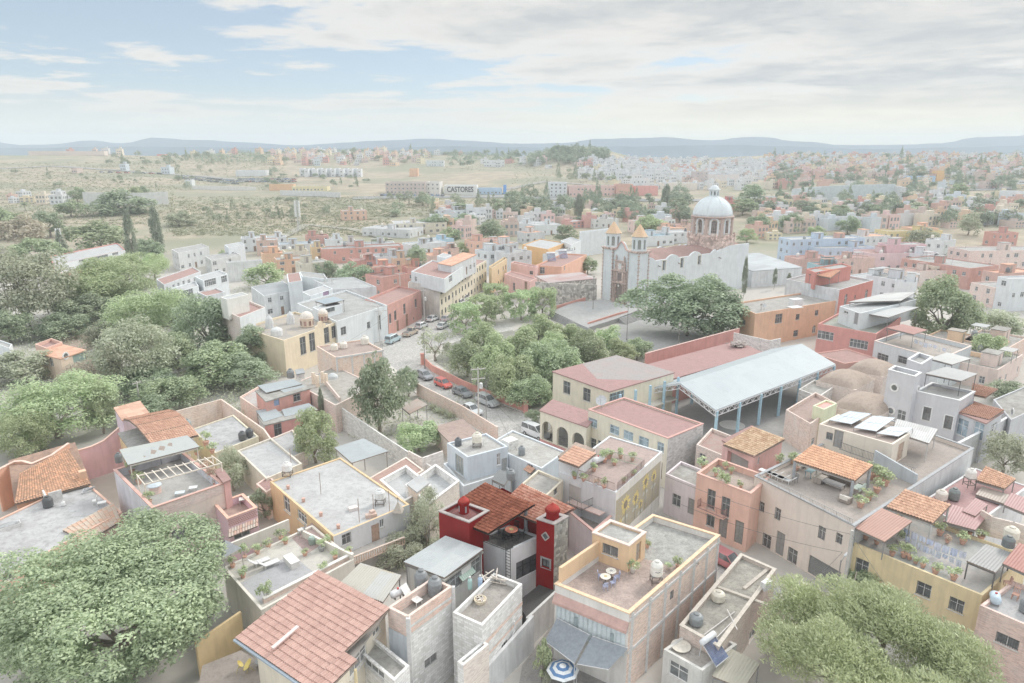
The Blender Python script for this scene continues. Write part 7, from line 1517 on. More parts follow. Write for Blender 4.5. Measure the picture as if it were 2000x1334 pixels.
 bld('blank white boundary wall house with stained top',(441,511),(443,513),(512,508),6.2,paint((224,226,226),.8,A_),rw,.2,auto='')
 bld('grey modern house with two upper windows and dark ground floor',(335,487),(348,494),(408,482),6.5,grey,rg,.2,auto='01')
 bld('grey concrete house with dark door beside the bright tree',(400,500),(412,508),(470,498),5.5,paint((194,196,196),.5,A_),rg,.2,auto='01')
 bld('pale grey house with a small white upper room',(438,478),(446,484),(478,478),7.5,paint((206,212,218),.4,A_),rw,.2,auto='1')
 bld('white stepped wall house beside the overhead wires',(560,535),(563,552),(590,548),8.2,wt,rr,.1,auto='')
 bld('white house with a tall blank gable near the wire poles',(585,530),(590,540),(640,545),7.0,wt,rg,.2,auto='')
 bld('low white house with grey sheet roof and small terrace trees',(490,560),(515,578),(580,565),5.8,wt2,sheet((196,202,206),a=A_),.1,auto='1')
 bld('long white garden wall house with a purple panel',(590,570),(606,578),(650,564),7.6,wt,rw,.2,ops=[(1,637,573,2.4,3,'d',dict(pc=(158,130,160)))])
 bld('grey flat roofed house behind the long white wall',(610,545),(650,565),(735,560),6.5,wt2,slab((208,214,218),(190,192,194),.4,A_),.2,auto='')
 ap=bld('long beige apartment building with many balconied windows along the street',(798,550),(858,561),(950,508),8.2,paint((222,212,190),.4,A_),rr,.3,auto='1',dens=.95,kind='b',walls={0:paint((208,204,196),.9,A_)})
 bld('white penthouse with red roof terraces on the beige apartment building',(803,530),(868,545),(905,520),10.8,wt,rr,.3,base=8,ops=[(1,880,545,3,1.6),(0,812,545,1,1.2)])
 bld('white upper block with a tiled roof at the back of the penthouse',(855,515),(882,520),(930,498),12.2,wt2,tl,0,base=8,auto='1')
 bld('small white box room on the apartment roof by the palm',(853,500),(870,504),(882,498),11.5,wt,rw,.1,base=8,auto='1')
 bld('ochre yellow house beyond the beige apartments',(955,520),(960,524),(990,505),7.5,och,slab((216,190,150),a=A_),.4,auto='1',kind='b')
 bld('salmon pink house front with dark windows facing the square',(998,513),(1046,522),(1052,519),6.5,paint((214,176,170),.4,A_),rr,.3,auto='0',kind='b')
 bld('pink stuccoed corner house with a tall doorway beside the square',(985,535),(1035,550),(1048,543),5.6,paint((218,178,172),.4,A_),rr,.3,ops=[(0,1004,560,1,2.2,'b'),(0,1027,562,1.4,3.4,'d')])
 bld('orange house with a red roof covered in solar tubes',(1046,518),(1097,521),(1146,497),6.4,paint((222,172,148),.4,A_),rr,.4,ops=[(0,1059,528,1.6,2),(1,1103,520,1,2.4)])
 solar_heater(P(1075,508,6.1),'row of solar heater tubes on the orange house roof, left',10,1.8);solar_heater(P(1098,503,6.1),'row of solar heater tubes on the orange house roof, right',10,1.8)
 bld('long low rubble house with red and white sheet roof beside the church',(1045,540),(1072,553),(1165,545),5.0,stone((188,182,176),A_),sheet((212,166,160),(226,226,228),a=A_),.0,auto='')
 bld('bright orange house with white roof room behind the salmon house',(1020,478),(1070,487),(1104,474),6.5,paint((232,186,130),.4,A_),rw,.3,auto='')
 bld('white house with rooftop pergola beside the orange house',(1095,470),(1115,478),(1135,470),7.0,wt,rw,.3,auto='01')
 bld('large plain white house behind the left church belfry',(1132,452),(1134,454),(1200,446),9.5,wt,rw,.3,auto='')
 bld('white low houses with a brown water tower stand beside the church',(1060,496),(1085,502),(1125,490),5,wt2,rw,.3,auto='01')
 bld('white sheet roofed hall behind the cypress right of the church',(1395,500),(1470,530),(1567,523),5.0,wt2,sheet((222,230,236),a=A_),0,auto='')
 bld('orange house with flat roof beside the big church tree',(1430,592),(1476,613),(1640,586),7.4,paint((222,180,150),.45),slab((208,204,198),(180,176,172),.5),.35,ops=[(1,1521,622,2.2,2.0,'b',dict(pc=(150,152,150))),(1,1558,619,1.2,1.3,'b'),(1,1595,611,1.1,1.2,'b'),(1,1554,651,1.5,1.4,'b'),(1,1590,643,1.2,1.8,'a'),(0,1452,630,1.5,1.3,'w')])
 gs=thing('roof_cabin','white louvred cabin and tanks on the orange house roof','cabin',P(1553,597,7.05));m=MB();m.box(P(1553,600,7.05),2.6,1.6,1.9,20);m.build('cabin_walls',plain((220,222,224),.6),gs);m=MB();m.box(P(1553,600,8.96),2.8,1.8,.1,20);m.build('cabin_roof',plain((214,214,214)),gs)
 dish(P(1492,606,7),'white satellite dish on the orange house corner',.5,230)
 dr=bld('dark red house with white arched windows and a bare grey side wall',(1535,545),(1640,566),(1706,547),10.0,paint((200,132,122),.4),rg,.4,ops=[(1,1652,585,1.5,2.6,'a',dict(fc=(225,225,225))),(1,1692,575,1.5,2.4,'a'),(1,1670,580,.6,.9,'b')],walls={0:paint((206,208,212),1.0)})
 for op,s in((1652,585),(1692,575)):pass
 canopy('tiled_shelter','small clay tiled shelter on the dark red house','shelter',[P(1580,535,12.2),P(1622,543,12.2),P(1642,528,12.8),P(1602,523,12.8)],tl,'tile',floor=9.6)
 bld('red upper storey with a wide white arched window on the dark red house',(1575,525),(1592,532),(1663,520),13.0,paint((202,136,126),.4),rg,.3,base=9.6,ops=[(1,1600,528,2.2,1.8,'a')])
 wh=bld('white house with flat sheet canopies and a red brick ground floor',(1598,632),(1712,652),(1760,620),6.6,paint((204,145,138),.4),slab((200,200,190),(170,178,160),.6),.45,ops=[(0,1611,655,3.2,1.7),(0,1643,663,3.2,1.7),(0,1677,672,3.4,1.7)])
 bld('white upper rooms of the house with flat sheet canopies',(1640,598),(1680,612),(1790,585),9.6,wt,rw,.2,base=6,ops=[(0,1672,622,1.2,2.4,'d',dict(pc=(160,160,162))),(0,1652,610,1.4,.5)])
 canopy('white_canopy','white flat sheet canopy over the upper terrace, nearer one','canopy',[P(1690,612,9.0),P(1735,620,9.0),P(1795,600,9.2),P(1745,596,9.2)],sheet((226,230,232)),'flat',floor=6.2);canopy('white_canopy','large white flat roof sheet above the upper rooms, farther one','canopy',[P(1655,590,10.4),P(1760,587,10.4),P(1790,570,10.6),P(1730,572,10.6)],sheet((228,230,230)),'flat',floor=9.4)
 gh=bld('grey house with a brick lattice parapet and washing on its roof',(1708,666),(1838,702),(1898,676),6.2,paint((194,200,204),.4),slab((214,200,190),(196,186,178),.5),.7,ops=[(0,1724,698,2.2,1.3,'b'),(0,1766,704,2.4,1.3,'b')],cope=brick((206,182,172)))
 canopy('red_sheet_canopy','terracotta sheet canopy over the roof beside the washing','canopy',[P(1732,640,8.2),P(1785,653,8.2),P(1812,644,8.4),P(1762,633,8.4)],sheet((214,150,140)),'flat',floor=5.6)
 laundry(P(1786,662,7.0),P(1822,672,7.0),'left line of white sheets drying on the grey house roof',7,((220,226,240),(228,230,238)),.9,4);laundry(P(1823,672,7.0),P(1858,682,7.0),'right line of white sheets drying on the grey house roof',8,((222,226,240),(232,228,222)),.9,4)
 gy=paint((190,191,196),.25);tr=(228,230,232)
 g1=bld('grey house with white trimmed windows, round windows and a roof terrace',(1788,764),(1875,783),(1905,765),7.6,gy,slab((206,206,204),(190,190,188),.5),.3,ops=[(0,1810,808,.95,1.9,'w',dict(trim=tr,fc=(120,110,105))),(0,1852,825,.95,1.9,'w',dict(trim=tr,fc=(120,110,105))),(0,1887,870,.5,.5,'o',dict(r=.65))],cope=plain((226,228,230),.8))
 g2=bld('',(1735,722),(1788,736),(1800,728),10.2,gy,rg,.5,base=0,root=g1 .root,ops=[(0,1747,757,1,1,'o',dict(r=.62)),(0,1740,802,1,1,'o',dict(r=.62)),(1,1793,760,1,1,'o',dict(r=.55)),(0,1760,812,1.2,1.6,'w'),(0,1779,815,.9,1.9,'a')],cope=plain((226,228,230),.8))
 g3=bld('',(1772,702),(1800,712),(1822,698),9.8,gy,rg,.5,base=6,root=g1 .root,cope=plain((226,228,230),.8))
 canopy('flat_canopy','pale flat canopy on dark posts over the grey house roof terrace','canopy',[P(1806,729,9.6),P(1878,744,9.6),P(1910,730,9.7),P(1848,716,9.7)],sheet((206,210,212)),'flat',plain((110,110,112)),.05,7.3);canopy('flat_canopy','white flat canopy behind the one on dark posts','canopy',[P(1815,700,9.4),P(1860,712,9.4),P(1897,700,9.6),P(1850,688,9.6)],sheet((228,230,230)),'flat',floor=6)
 g4=bld('grey annex with a clay roofed corner porch and patterned blue panels',(1866,805),(1925,828),(1958,806),5.6,paint((186,188,194),.4),ROOFR,.0,ops=[(0,1879,835,1.6,2.4,'w',dict(pc=(160,180,195))),(0,1912,842,1.4,2.4,'w',dict(pc=(160,180,195))),(1,1940,840,2.2,2.0,'w')])
 profile_roof('tiled_roof',P(1872,805,5.8),P(1932,820,5.8),P(1962,800,6.3),P(1905,786,6.3),sheet((216,160,135),(205,150,125)),g4 .root,'tile');profile_roof('upper_roof',P(1895,770,7.2),P(1925,776,7.2),P(1950,760,7.7),P(1900,748,7.7),sheet((218,164,138)),g4 .root,'tile')
 g5=bld('grey wall house with a round white trimmed window at the right edge',(1940,780),(1975,820),(2040,790),4.5,paint((184,186,190),.5),ROOFG,.2,ops=[(0,1978,805,1,1,'o',dict(r=.6))])
 wall_thing('long grey boundary wall with white coping in front of the grey house',[P(1860,925,0),P(1940,880,0),P(2040,815,0)],4.2,paint((196,198,202),.6),cap=plain((224,226,228),.8))
 vb=slab((214,190,172),(196,170,152),.5)
 for i,((px,py),rr_,lb)in enumerate((((1652,742),3.6,'left'),((1705,720),3.4,'back'),((1690,790),3.8,'front'))):
  p=P(px,py,4.4);root=thing('brick_vault',f'shallow brick vaulted roof, the {lb} one of three beside the grey house','vaulted roof',(p.x,p.y,0),'brick vaults beside the grey house');m=MB();vs=[];K=14;e=Vector((math.cos(-.82),math.sin(-.82),0));f=Vector((-e.y,e.x,0))
  for a in range(K+1):
   for b_ in range(K+1):u,v=a/K*2-1,b_/K*2-1;vs.append(p+e*u*rr_*.85+f*v*rr_*1.1+Vector((0,0,1.5*(1-u*u)**.6*(1-v*v)**.5)))
  m.add(vs,[(a*(K+1)+b_,(a+1)*(K+1)+b_,(a+1)*(K+1)+b_+1,a*(K+1)+b_+1)for a in range(K)for b_ in range(K)]);m.build('vault',vb,root,smooth=True)
  m=MB();q=[p-e*rr_*.85-f*rr_*1.1,p+e*rr_*.85-f*rr_*1.1,p+e*rr_*.85+f*rr_*1.1,p-e*rr_*.85+f*rr_*1.1];m.prism([(v.x,v.y)for v in q],-.3,4.42);m.build('wall',brick((198,180,170)),root)
 bld('rough brick yard house with green wall and pink door between canopy and vaults',(1535,800),(1583,828),(1640,790),4.6,brick((200,172,160)),slab((204,170,160),(190,160,150),.5),.5,auto='01')
 bld('lime green stair block with a pink top in the brick yard',(1588,792),(1610,800),(1635,788),6.0,paint((206,212,180),.4),paint((218,160,155)),.25,auto='')
 bld('low pink and grey rooms below the brick vaults',(1560,760),(1600,775),(1630,755),4.0,block((198,194,190)),ROOFG,.4,auto='01')
 bld('red brown roofs between the canopy and the grey lattice house',(1590,690),(1650,710),(1715,700),4.0,paint((204,160,150)),ROOFR,.15,auto='')
 rows=[('yellow house with a red side wall far behind the wire poles',628,487,5.5,8,30,20,red,slab((206,208,210),a=A_)),('ochre end house left of the long red brick house',608,483,5.6,8,5,20,och,rg),('blue roofed white house left of the yellow one',545,478,5.5,8,14,20,wt2,sheet((196,212,224),a=A_)),('small yellow and white house with a round upper room',556,492,6.5,7,8,25,cream,slab((226,216,180),a=A_)),('orange tiled cottage before the yellow house',512,496,5,6,8,25,paint((226,190,160),.4,A_),tl),('brown fronted house with a dark flat roof',540,508,5,8,10,25,paint((206,170,145),.4,A_),rg),('pale yellow corner house under the wires',590,515,5.5,7,9,35,cream,rg),('pink house with a small terrace among the left roofs',500,470,6,7,8,20,sal,rw),('white house at the back edge beside the dry field',470,466,5.5,8,10,20,wt,rw),('white house with a domed tank beside the red roofed one',520,464,5.5,6,8,20,wt,rw),('terracotta roofed house at the edge of the field',598,462,6,7,9,20,paint((200,158,148),.7,A_),rr),('white house with arched gable beside the red roofed house',635,468,5,7,7,20,wt,rw),('red brick house with cream tanks below the round green tree',690,510,5.5,8,14,25,red,rr),('pale blue house with two white roof tanks',735,502,6.5,8,10,25,paint((210,214,220),.5,A_),rg),('peach house beside the pale blue house',768,505,6,5,6,25,paint((232,200,175),.4,A_),rg),('orange tiled house amid dark trees',715,525,5,7,10,25,red,tl),('small orange tiled roof right of the dark trees',795,523,4.5,6,6,25,red,tl),('red walled yard house with a green mural panel',745,542,6,8,9,45,red,rr),('peach house with a red dome in the middle distance',925,472,6.5,8,14,30,paint((230,190,170),.4,A_),rr),('house with an orange roof terrace shelter',970,478,8.5,8,10,40,wt2,tl),('white house below the orange roof shelter',955,492,6.5,8,9,40,wt,rw),('white house with tall front beside the orange roof shelter',995,495,7,8,10,40,wt2,rg),('small terracotta chimneyed house beside the round tree',868,486,5,6,6,30,sal,rr),('grey sheet roofed workshop in the middle distance',690,478,5,8,16,15,grey,sheet((200,206,208),a=A_)),('grey house with black tanks left of the workshop',668,474,6,5,6,15,grey,rg),('orange roofed bungalow below the palms',840,500,4.5,8,10,30,sal,tl),('long white house by the grove of clipped trees',800,478,4.5,8,16,30,wt,rw),('blue walled house beside the grove',840,470,4.5,8,12,40,paint((176,206,226),.4,A_),rw),('cream warehouse with stepped roofs on the field edge',770,437,5.5,18,26,15,cream,rw),('white long roof in front of the cream warehouse',800,449,4,26,14,70,wt2,rw),('orange and white house at the head of the field',668,412,5.5,9,14,20,paint((218,182,162),.6,A_),rw),('white house with domes beyond the cream warehouse',845,420,5,8,12,20,wt,rw),('white villa with palms right of the grove',880,410,6,10,10,20,wt,rw),('low peach villa between the palms',862,430,4.5,9,10,20,paint((228,205,180),.4,A_),tl),('large pale blue walled house right of the church',1545,468,9,8,30,10,paint((186,202,222),.4,A_),rw),('long pale blue side wall house below the tiled room',1600,485,6.5,10,22,10,paint((190,204,222),.4,A_),rg),('orange tiled open room beside the pale blue house',1625,468,8.5,7,12,12,paint((196,160,150),.4,A_),tl),('white house with tiled roof behind the orange room',1690,462,6.5,9,12,12,wt2,tl),('pink mansion with dark arched openings',1700,495,6.5,10,24,5,paint((212,188,190),.4,A_),rr),('pink pergola topped house above the mansion',1735,478,9,6,14,5,paint((214,180,184),.4,A_),sheet((196,210,210),a=A_)),('yellow castle like house with small turrets',1735,452,6.5,9,26,8,paint((232,212,160),.4,A_),slab((226,205,160),a=A_)),('yellow brown tiled house behind the castle house',1785,446,7,8,12,8,paint((216,180,160),.4,A_),tl),('grey and orange tall house right of the castle house',1845,470,7.5,7,8,30,paint((204,206,208),.4,A_),rw),('white and grey house with a small arch near the pink mansion',1815,498,6.5,8,8,40,paint((206,208,214),.4,A_),rw),('big bare brick building at the right edge',1895,490,9,10,30,5,brick((212,186,178),(204,196,190),a=A_),rg),('terracotta house with black tanks on a white stand',1895,524,6.5,22,14,25,paint((198,156,146),.7,A_),rg),('cream house with small arches in front of the brick building',1825,520,5.8,4,16,5,cream,rw),('low brick terrace house below the pink mansion',1745,530,4.8,6,26,5,bk,rr),('grey concrete house with white ironwork left of the brick terrace',1760,548,6.2,10,8,30,paint((202,204,210),.5,A_),rg),('white ironwork fronted house beside the dark leafed tree',1790,552,6,5,6,60,wt,rw),('bare brick house with a blue door at the right edge',1945,562,5.5,8,20,10,brick((208,182,172),a=A_),rg),('white upper room on the bare brick house at the right edge',1975,545,8.5,4,12,10,wt,rw),('red tiled roof house behind the white upper room',1960,535,7,6,14,20,paint((198,168,158),.7,A_),tl),('dark red house right of the conifers',1950,455,6,7,10,10,red,rr),('teal and orange house with a small shelter right of the church',1640,506,6,7,14,15,paint((206,178,168),.7,A_),rr),('red roofed houses row behind the white hall',1560,506,5,8,14,12,paint((202,168,158),.7,A_),rr),('teal walled house beside the white hall',1600,518,5.5,6,8,12,paint((150,180,186),.4,A_),rr),('white arched house front near the dark red house',1700,545,5.2,7,10,30,wt,rw),('brown terrace house with a rectangular pool wall at the right edge',1925,692,4.5,12,14,40,paint((222,190,160),.5),slab((208,200,190),(180,172,165),.4)),('low pinkish house with small windows at the right edge',1950,722,4.0,8,14,40,paint((216,196,188),.5),ROOFG),('brick house at the right edge above the long brick wall',1970,680,4.5,8,12,40,brick((205,172,155)),ROOFG),('white house with a red roof beside the left belfry',1160,470,4,8,8,30,wt2,rr),('rows of white flats behind the church gable',1300,455,5,10,14,20,wt2,rw),('terracotta house behind the nave roof',1320,440,5,8,12,20,sal,rr),('pink house behind the church belfries',1240,432,6,8,12,15,paint((214,190,184),.4,A_),rw),('grey flat house left of the conifers',1160,428,5,10,14,15,grey,rg),('white house with blue pool deck behind the belfry',1255,462,4.5,8,16,20,wt,sheet((160,200,220),a=A_)),('orange tiled open house behind the round church tree',1300,446,4.5,8,12,20,paint((212,184,168),.7,A_),tl),('white long house left of the clipped laurels',1045,440,5,10,14,20,wt,rw),('low white house with orange tiled roof near the laurels',1025,455,5,8,10,25,wt2,tl),('long white roofed building left of the mango grove',1010,437,4.5,10,16,10,wt,rw),('red house with a white terrace right of the dome',1405,385,8,8,14,10,paint((206,140,136),.5,A_),rr),('white house right of the dome in front of dark trees',1475,440,5,8,12,10,wt2,rw),('pink house with brown roof right of the dome',1490,428,5,8,12,10,sal,rr)]
 for i,r_ in enumerate(rows):mid(r_[0],*r_[1:9],par=.3,auto='01',rnd=random.Random(i),dens=.7)
 lod=bld('small brick garden lodge with an orange tiled roof among the left trees',(70,690),(118,702),(168,685),4.2,paint((218,196,176),.6),tl,0,ops=[(0,87,700,2.2,2.4,'a'),(0,100,705,1.2,2,'a'),(1,128,695,1.4,1.4,'o',dict(r=.7)),(1,158,695,3,2.2,'x',dict(pc=(130,150,146)))],auto='')
 bld('roofless terracotta terrace of the garden lodge',(68,672),(90,680),(122,668),4.8,paint((214,176,162),.6),rr,.6,auto='')
 wall_thing('green windbreak wall of the tennis court among the left trees',[P(80,660,0),P(180,640,0)],3.0,plain((150,178,168),.9))
 flat('tennis_court',pp((90,668),(185,648),(230,660),(160,690)),.03,slab((206,176,160),(196,168,152),.3))
 bld('white house corner with a grey roof between the left trees',(-40,660),(18,680),(24,672),4.5,wt,rg,.2,auto='')
 wl=bld('long white and red villa with terraces beside the disguised antenna',(98,500),(105,518),(245,488),6.0,wt,rw,.3,ops=[(1,160,505,3.0,1.8),(1,195,500,8,1.8),(1,225,494,3,1.6)],walls={0:paint((206,146,138),.4,A_)})
 bld('red roofed porch of the long white villa',(110,525),(120,534),(200,515),3.2,paint((214,150,140),.4,A_),rr,.1,auto='')
def plain_town():
 """the far town: every house one object, the nearest three hundred of them"""
 far=[('white',(226,228,230)),('white',(222,226,230)),('cream',(226,214,196)),('pink',(220,190,186)),('terracotta',(205,172,160)),('orange',(222,194,168)),('brick',(204,184,176)),('brick',(198,180,172)),('pale blue',(202,212,220)),('cream',(224,212,182)),('grey',(200,202,204)),('red',(200,156,148))]
 roofs=[('white roof',(224,226,228)),('white roof',(220,222,224)),('red roof',(206,164,156)),('grey roof',(200,202,202)),('tiled roof',(220,176,150))]
 A_=.02;wm={c:paint(c,.5,A_)for _,c in far};rm={c:slab(c,None,.3,A_,hard=.2)for _,c in roofs};gl=glass((160,166,170),A_)
 zones=[('on the far right hillside',(1500,1990),(309,352),230,0),('on the slope below the far right hill',(1500,1990),(352,372),50,0),('in the white quarter behind the knoll',(1130,1500),(318,352),210,1),('below the white quarter',(1190,1480),(350,372),14,1),('on the skyline hill at the left',(30,330),(297,303),34,2),('in the colourful quarter left of centre',(525,845),(303,324),110,0),('along the ridge left of centre',(330,900),(296,303),60,2),('near the right edge below the retaining wall',(1750,1995),(388,445),90,0),('between the trees right of the dome',(1480,1760),(400,455),90,0),('in the trees at the far left',(0,140),(378,400),8,1),('by the main road at the left',(60,330),(330,340),3,0),('in the streets behind the church',(985,1325),(410,446),44,0),('at the town edge by the dry field',(830,1000),(412,468),26,0),('between the dome and the right hand trees',(1475,1560),(430,470),16,0),('right of the knoll trees',(900,1080),(318,330),8,1)]
 r=random.Random(11);cnt=0;placed=[]
 rest=MB();restR=MB()
 meshes={}
 def unit(wc,rc,seed):
  k=(wc,rc,seed%3)
  if k in meshes:return meshes[k]
  b=MB();b.add([(-.5,-.5,-.5),(.5,-.5,-.5),(.5,.5,-.5),(-.5,.5,-.5),(-.5,-.5,1),(.5,-.5,1),(.5,.5,1),(-.5,.5,1)],[(0,1,5,4),(1,2,6,5),(2,3,7,6),(3,0,4,7)]);nw=len(b.f)
  q=.47
  for s in((0,1),(1,2),(2,3),(3,0)):
   c=[(-.5,-.5),(.5,-.5),(.5,.5),(-.5,.5)];a,d=c[s[0]],c[s[1]];b.quad((a[0],a[1],1),(d[0],d[1],1),(d[0]*2*q,d[1]*2*q,1),(a[0]*2*q,a[1]*2*q,1));b.quad((d[0]*2*q,d[1]*2*q,.93),(a[0]*2*q,a[1]*2*q,.93),(a[0]*2*q,a[1]*2*q,1),(d[0]*2*q,d[1]*2*q,1))
  ii={0:(.1,.35,.0),1:(-.3,.0,.2),2:(-.1,.2,-.2)}[seed%3];b.box((ii[0],ii[2],.9),.36,.34,.38);nw=len(b.f)
  b.quad((-q,-q,.935),(q,-q,.935),(q,q,.935),(-q,q,.935));nr=len(b.f)
  for fx in(-.3,.02,.3):
   for z in(.12,.56):
    if(int(fx*100)+int(z*100)+seed)%4==0:continue
    b.quad((fx-.08,-.508,z),(fx+.08,-.508,z),(fx+.08,-.508,z+.24),(fx-.08,-.508,z+.24));b.quad((.508,fx-.08,z),(.508,fx+.08,z),(.508,fx+.08,z+.24),(.508,fx-.08,z+.24))
  me=bpy.data.meshes.new('house');me.from_pydata(b.v,[],b.f)
  for m_ in(wm[wc],rm[rc],gl):me.materials.append(m_)
  me.polygons.foreach_set('material_index',[0]*nw+[1]*(nr-nw)+[2]*(len(b.f)-nr));boxuv(me);meshes[k]=me;return me
 cand=[]
 for zn,xr,yr,n,wgt in zones:
  for i in range(n*4 if 'hillside' in zn or 'white quarter' in zn else n):
   px,py=r.uniform(*xr),r.uniform(*yr);p=G(px,py);s=r.uniform(.8,1.25);w,d,h=6.6*s*r.uniform(.8,1.4),6.6*s*r.uniform(.7,1.2),r.choice((3.4,4.5,6,6.2,7))*(1 if p.y<700 else 1.15)
   if any((p.x-q.x)**2+(p.y-q.y)**2<(5.2+.003*p.y)**2 for q in placed):continue
   placed.append(p);cn=far[r.randrange(2)]if(wgt==1 and r.random()<.75)else far[r.randrange(len(far))];rn=roofs[r.randrange(len(roofs))]
   if wgt==1 and r.random()<.6:rn=roofs[0]
   cand.append((p.length,zn,p,w,d,h,cn,rn,r.uniform(-.5,.5)+(.4 if px>1000 else-.1),r.randrange(9)))
 cand.sort(key=lambda c:c[0]);st=[]
 for i,(dist,zn,p,w,d,h,cn,rn,a,sd)in enumerate(cand):
  if i>=215:st.append((p,w,d,h,cn,rn,a));continue
  o=bpy.data.objects.new('house',unit(cn[1],rn[1],sd));C.objects.link(o);o.location=p;o.rotation_euler=(0,0,a);o.scale=(w,d,h)
  tall='two storey' if h>5 else 'single storey'
  tag(o,f'{tall} {cn[0]} house with {rn[0]} {zn}','house','small far houses '+zn)
 b={}
 for p,w,d,h,cn,rn,a in st:
  b.setdefault(cn[1],MB()).box(p-Vector((0,0,1)),w,d,h+1,math.degrees(a));b.setdefault(('r',rn[1]),MB()).box(p+Vector((0,0,h+.02)),w*.94,d*.94,.12,math.degrees(a))
  if h>5:b[cn[1]].box(p+Vector((w*.15,0,h)),w*.35,d*.35,2,math.degrees(a))
  ca,sa=math.cos(a),math.sin(a)
  for fx in(-.28,.05,.32):
   for z in(1.0,4.0):
    if z+1.2>h:continue
    L=lambda x,y,zz:(p.x+x*ca-y*sa,p.y+x*sa+y*ca,p.z+zz);g=b.setdefault('g',MB());y0=-d/2-.05
    g.quad(L(fx*w-.6,y0,z),L(fx*w+.6,y0,z),L(fx*w+.6,y0,z+1.3),L(fx*w-.6,y0,z+1.3))
 V,Fc,mi,ms=[],[],[],[]
 for k,m in b.items():
  mt=gl if k=='g' else(rm[k[1]]if k[0]=='r' else wm[k]);n0=len(V);V+=m.v;Fc+=[tuple(x+n0 for x in f)for f in m.f];mi+=[len(ms)]*len(m.f);ms.append(mt)
 if V:
  me=bpy.data.meshes.new('distant_town');me.from_pydata(V,[],Fc);[me.materials.append(m)for m in ms];me.polygons.foreach_set('material_index',mi);boxuv(me);o=bpy.data.objects.new('distant_town',me);C.objects.link(o)
  tag(o,'the farthest small houses massed together on the hills at the horizon','distant town',kind='stuff')
def landmarks():
 """single buildings and walls that stand out in the fields and along the main road"""
 A_=.02;wt=paint((226,230,234),.3,A_);rw=slab((224,228,230),(206,208,210),.3,A_);cream=paint((222,214,204),.4,A_);br=paint((196,182,176),.4,A_);rg=slab((204,204,202),(186,184,180),.3,A_)
 def blk(label,px,py,w,d,h,ang,wall,roof,name='building',cat='building',auto='01',**k):
  g=G(px,py);w=w*depth(g)/F;a=math.radians(ang);e1=Vector((math.cos(a),math.sin(a),0));e2=Vector((-e1 .y,e1 .x,0));A,B,Cc=g-e1*w/2,g+e1*w/2,g+e1*w/2+e2*d
  zz=g.z+h;A.z=B.z=Cc.z=zz
  return bld(label,None,None,None,zz,wall,roof,.5,base=g.z,name=name,cat=cat,auto=auto,pt3=(A,B,Cc),rnd=random.Random(int(px)),**k)
 for i in range(14):blk('white terraced townhouse in the long row above the car lot, '+('at its left end' if i==0 else 'at its right end' if i==13 else f'one of the middle houses'),590+i*8.6,345+(i%2),8,9,8,2,wt,rw,'townhouse','house','0',group='white townhouses above the car lot')
 w=blk('long brown arcaded warehouse beside the main road',792,380,78,16,9,-3,br,rg,'warehouse','warehouse','0',dens=1)
 w2=blk('pale end block of the brown arcaded warehouse',846,381,26,16,9.5,-3,paint((216,212,208),.4,A_),rg,'warehouse','warehouse','0')
 cs=blk('white roofed depot with large dark lettering on its front',899,381,64,18,7,-1,paint((222,222,220),.3,A_),rw,'depot','depot','')
 cu=bpy.data.curves.new('lettering','FONT');cu.body='CASTORES';cu.size=5.6;cu.extrude=.06;cu.offset=.10;cu.align_x='CENTER';tmp=bpy.data.objects.new('lettering_tmp',cu);C.objects.link(tmp);bpy.context.view_layer.update()
 me=bpy.data.meshes.new_from_object(tmp.evaluated_get(bpy.context.evaluated_depsgraph_get()));bpy.data.objects.remove(tmp);me.materials.clear();me.materials.append(plain((92,92,96),.7,A_,var=.05));o=bpy.data.objects.new('lettering',me);C.objects.link(o);o.parent=cs.root
 xs=[v.co.x for v in me.vertices];k=(cs.B-cs.A).length*.8/(max(xs)-min(xs));mc=(cs.A+cs.B)/2-ORG[cs.root.name];d=(cs.B-cs.A).normalized();o.location=Vector((mc.x,mc.y,2.2))+Vector((d.y,-d.x,0))*.12;o.rotation_euler=(math.pi/2,0,math.atan2(d.y,d.x));o.scale=(k,1.0,1)
 blk('blue shop row with small signs right of the lettered depot',957,381,46,10,5,0,paint((176,200,226),.3,A_),rw,'shop_row','shop','0');blk('bright blue end kiosk of the shop row',986,380,6,8,7,0,paint((110,160,225),.3,A_),rw,'kiosk','kiosk','')
 blk('white cube office block beside the main road',1090,386,34,12,11,3,wt,rw,'office','office','0',dens=1);blk('long row of pink and white workshops beside the road',1156,384,90,12,8,3,paint((222,190,184),.4,A_),rw,'workshop','workshop','0');blk('terracotta shop in the middle of the road row',1220,384,32,12,9,3,paint((206,164,150),.4,A_),rg,'workshop','workshop','');blk('bright red and white shop at the right of the road row',1262,382,46,10,7,3,paint((216,158,152),.4,A_),rw,'workshop','workshop','')
 blk('white house on the slope above the road row',1250,368,28,10,8,2,wt,rw,'house','house','0');blk('wide cream shed with a white roof behind the dome',1325,372,70,18,6,-8,cream,rw,'shed','shed','');blk('unfinished grey house frame on the slope behind the dome',1370,362,24,16,12,3,paint((190,180,178),.5,A_),rg,'unfinished_house','house','01');blk('large white roofed hall behind the dome lantern',1430,356,36,50,7,30,paint((214,206,204),.4,A_),rw,'hall','hall','')
 blk('orange roadside wall and gate left of the antenna',550,372,48,6,5,-2,paint((226,186,150),.4,A_),rg,'wall_house','house','');blk('white and yellow row of small houses behind the long white wall',605,375,70,8,4,-3,paint((226,214,176),.4,A_),rw,'house','house','0');blk('large white factory roof at the left above the car lot',490,345,58,16,6,0,wt,rw,'factory','factory','');blk('orange roofed farmhouse in the field at the left',225,396,56,16,5,5,cream,rw,'farmhouse','house','')
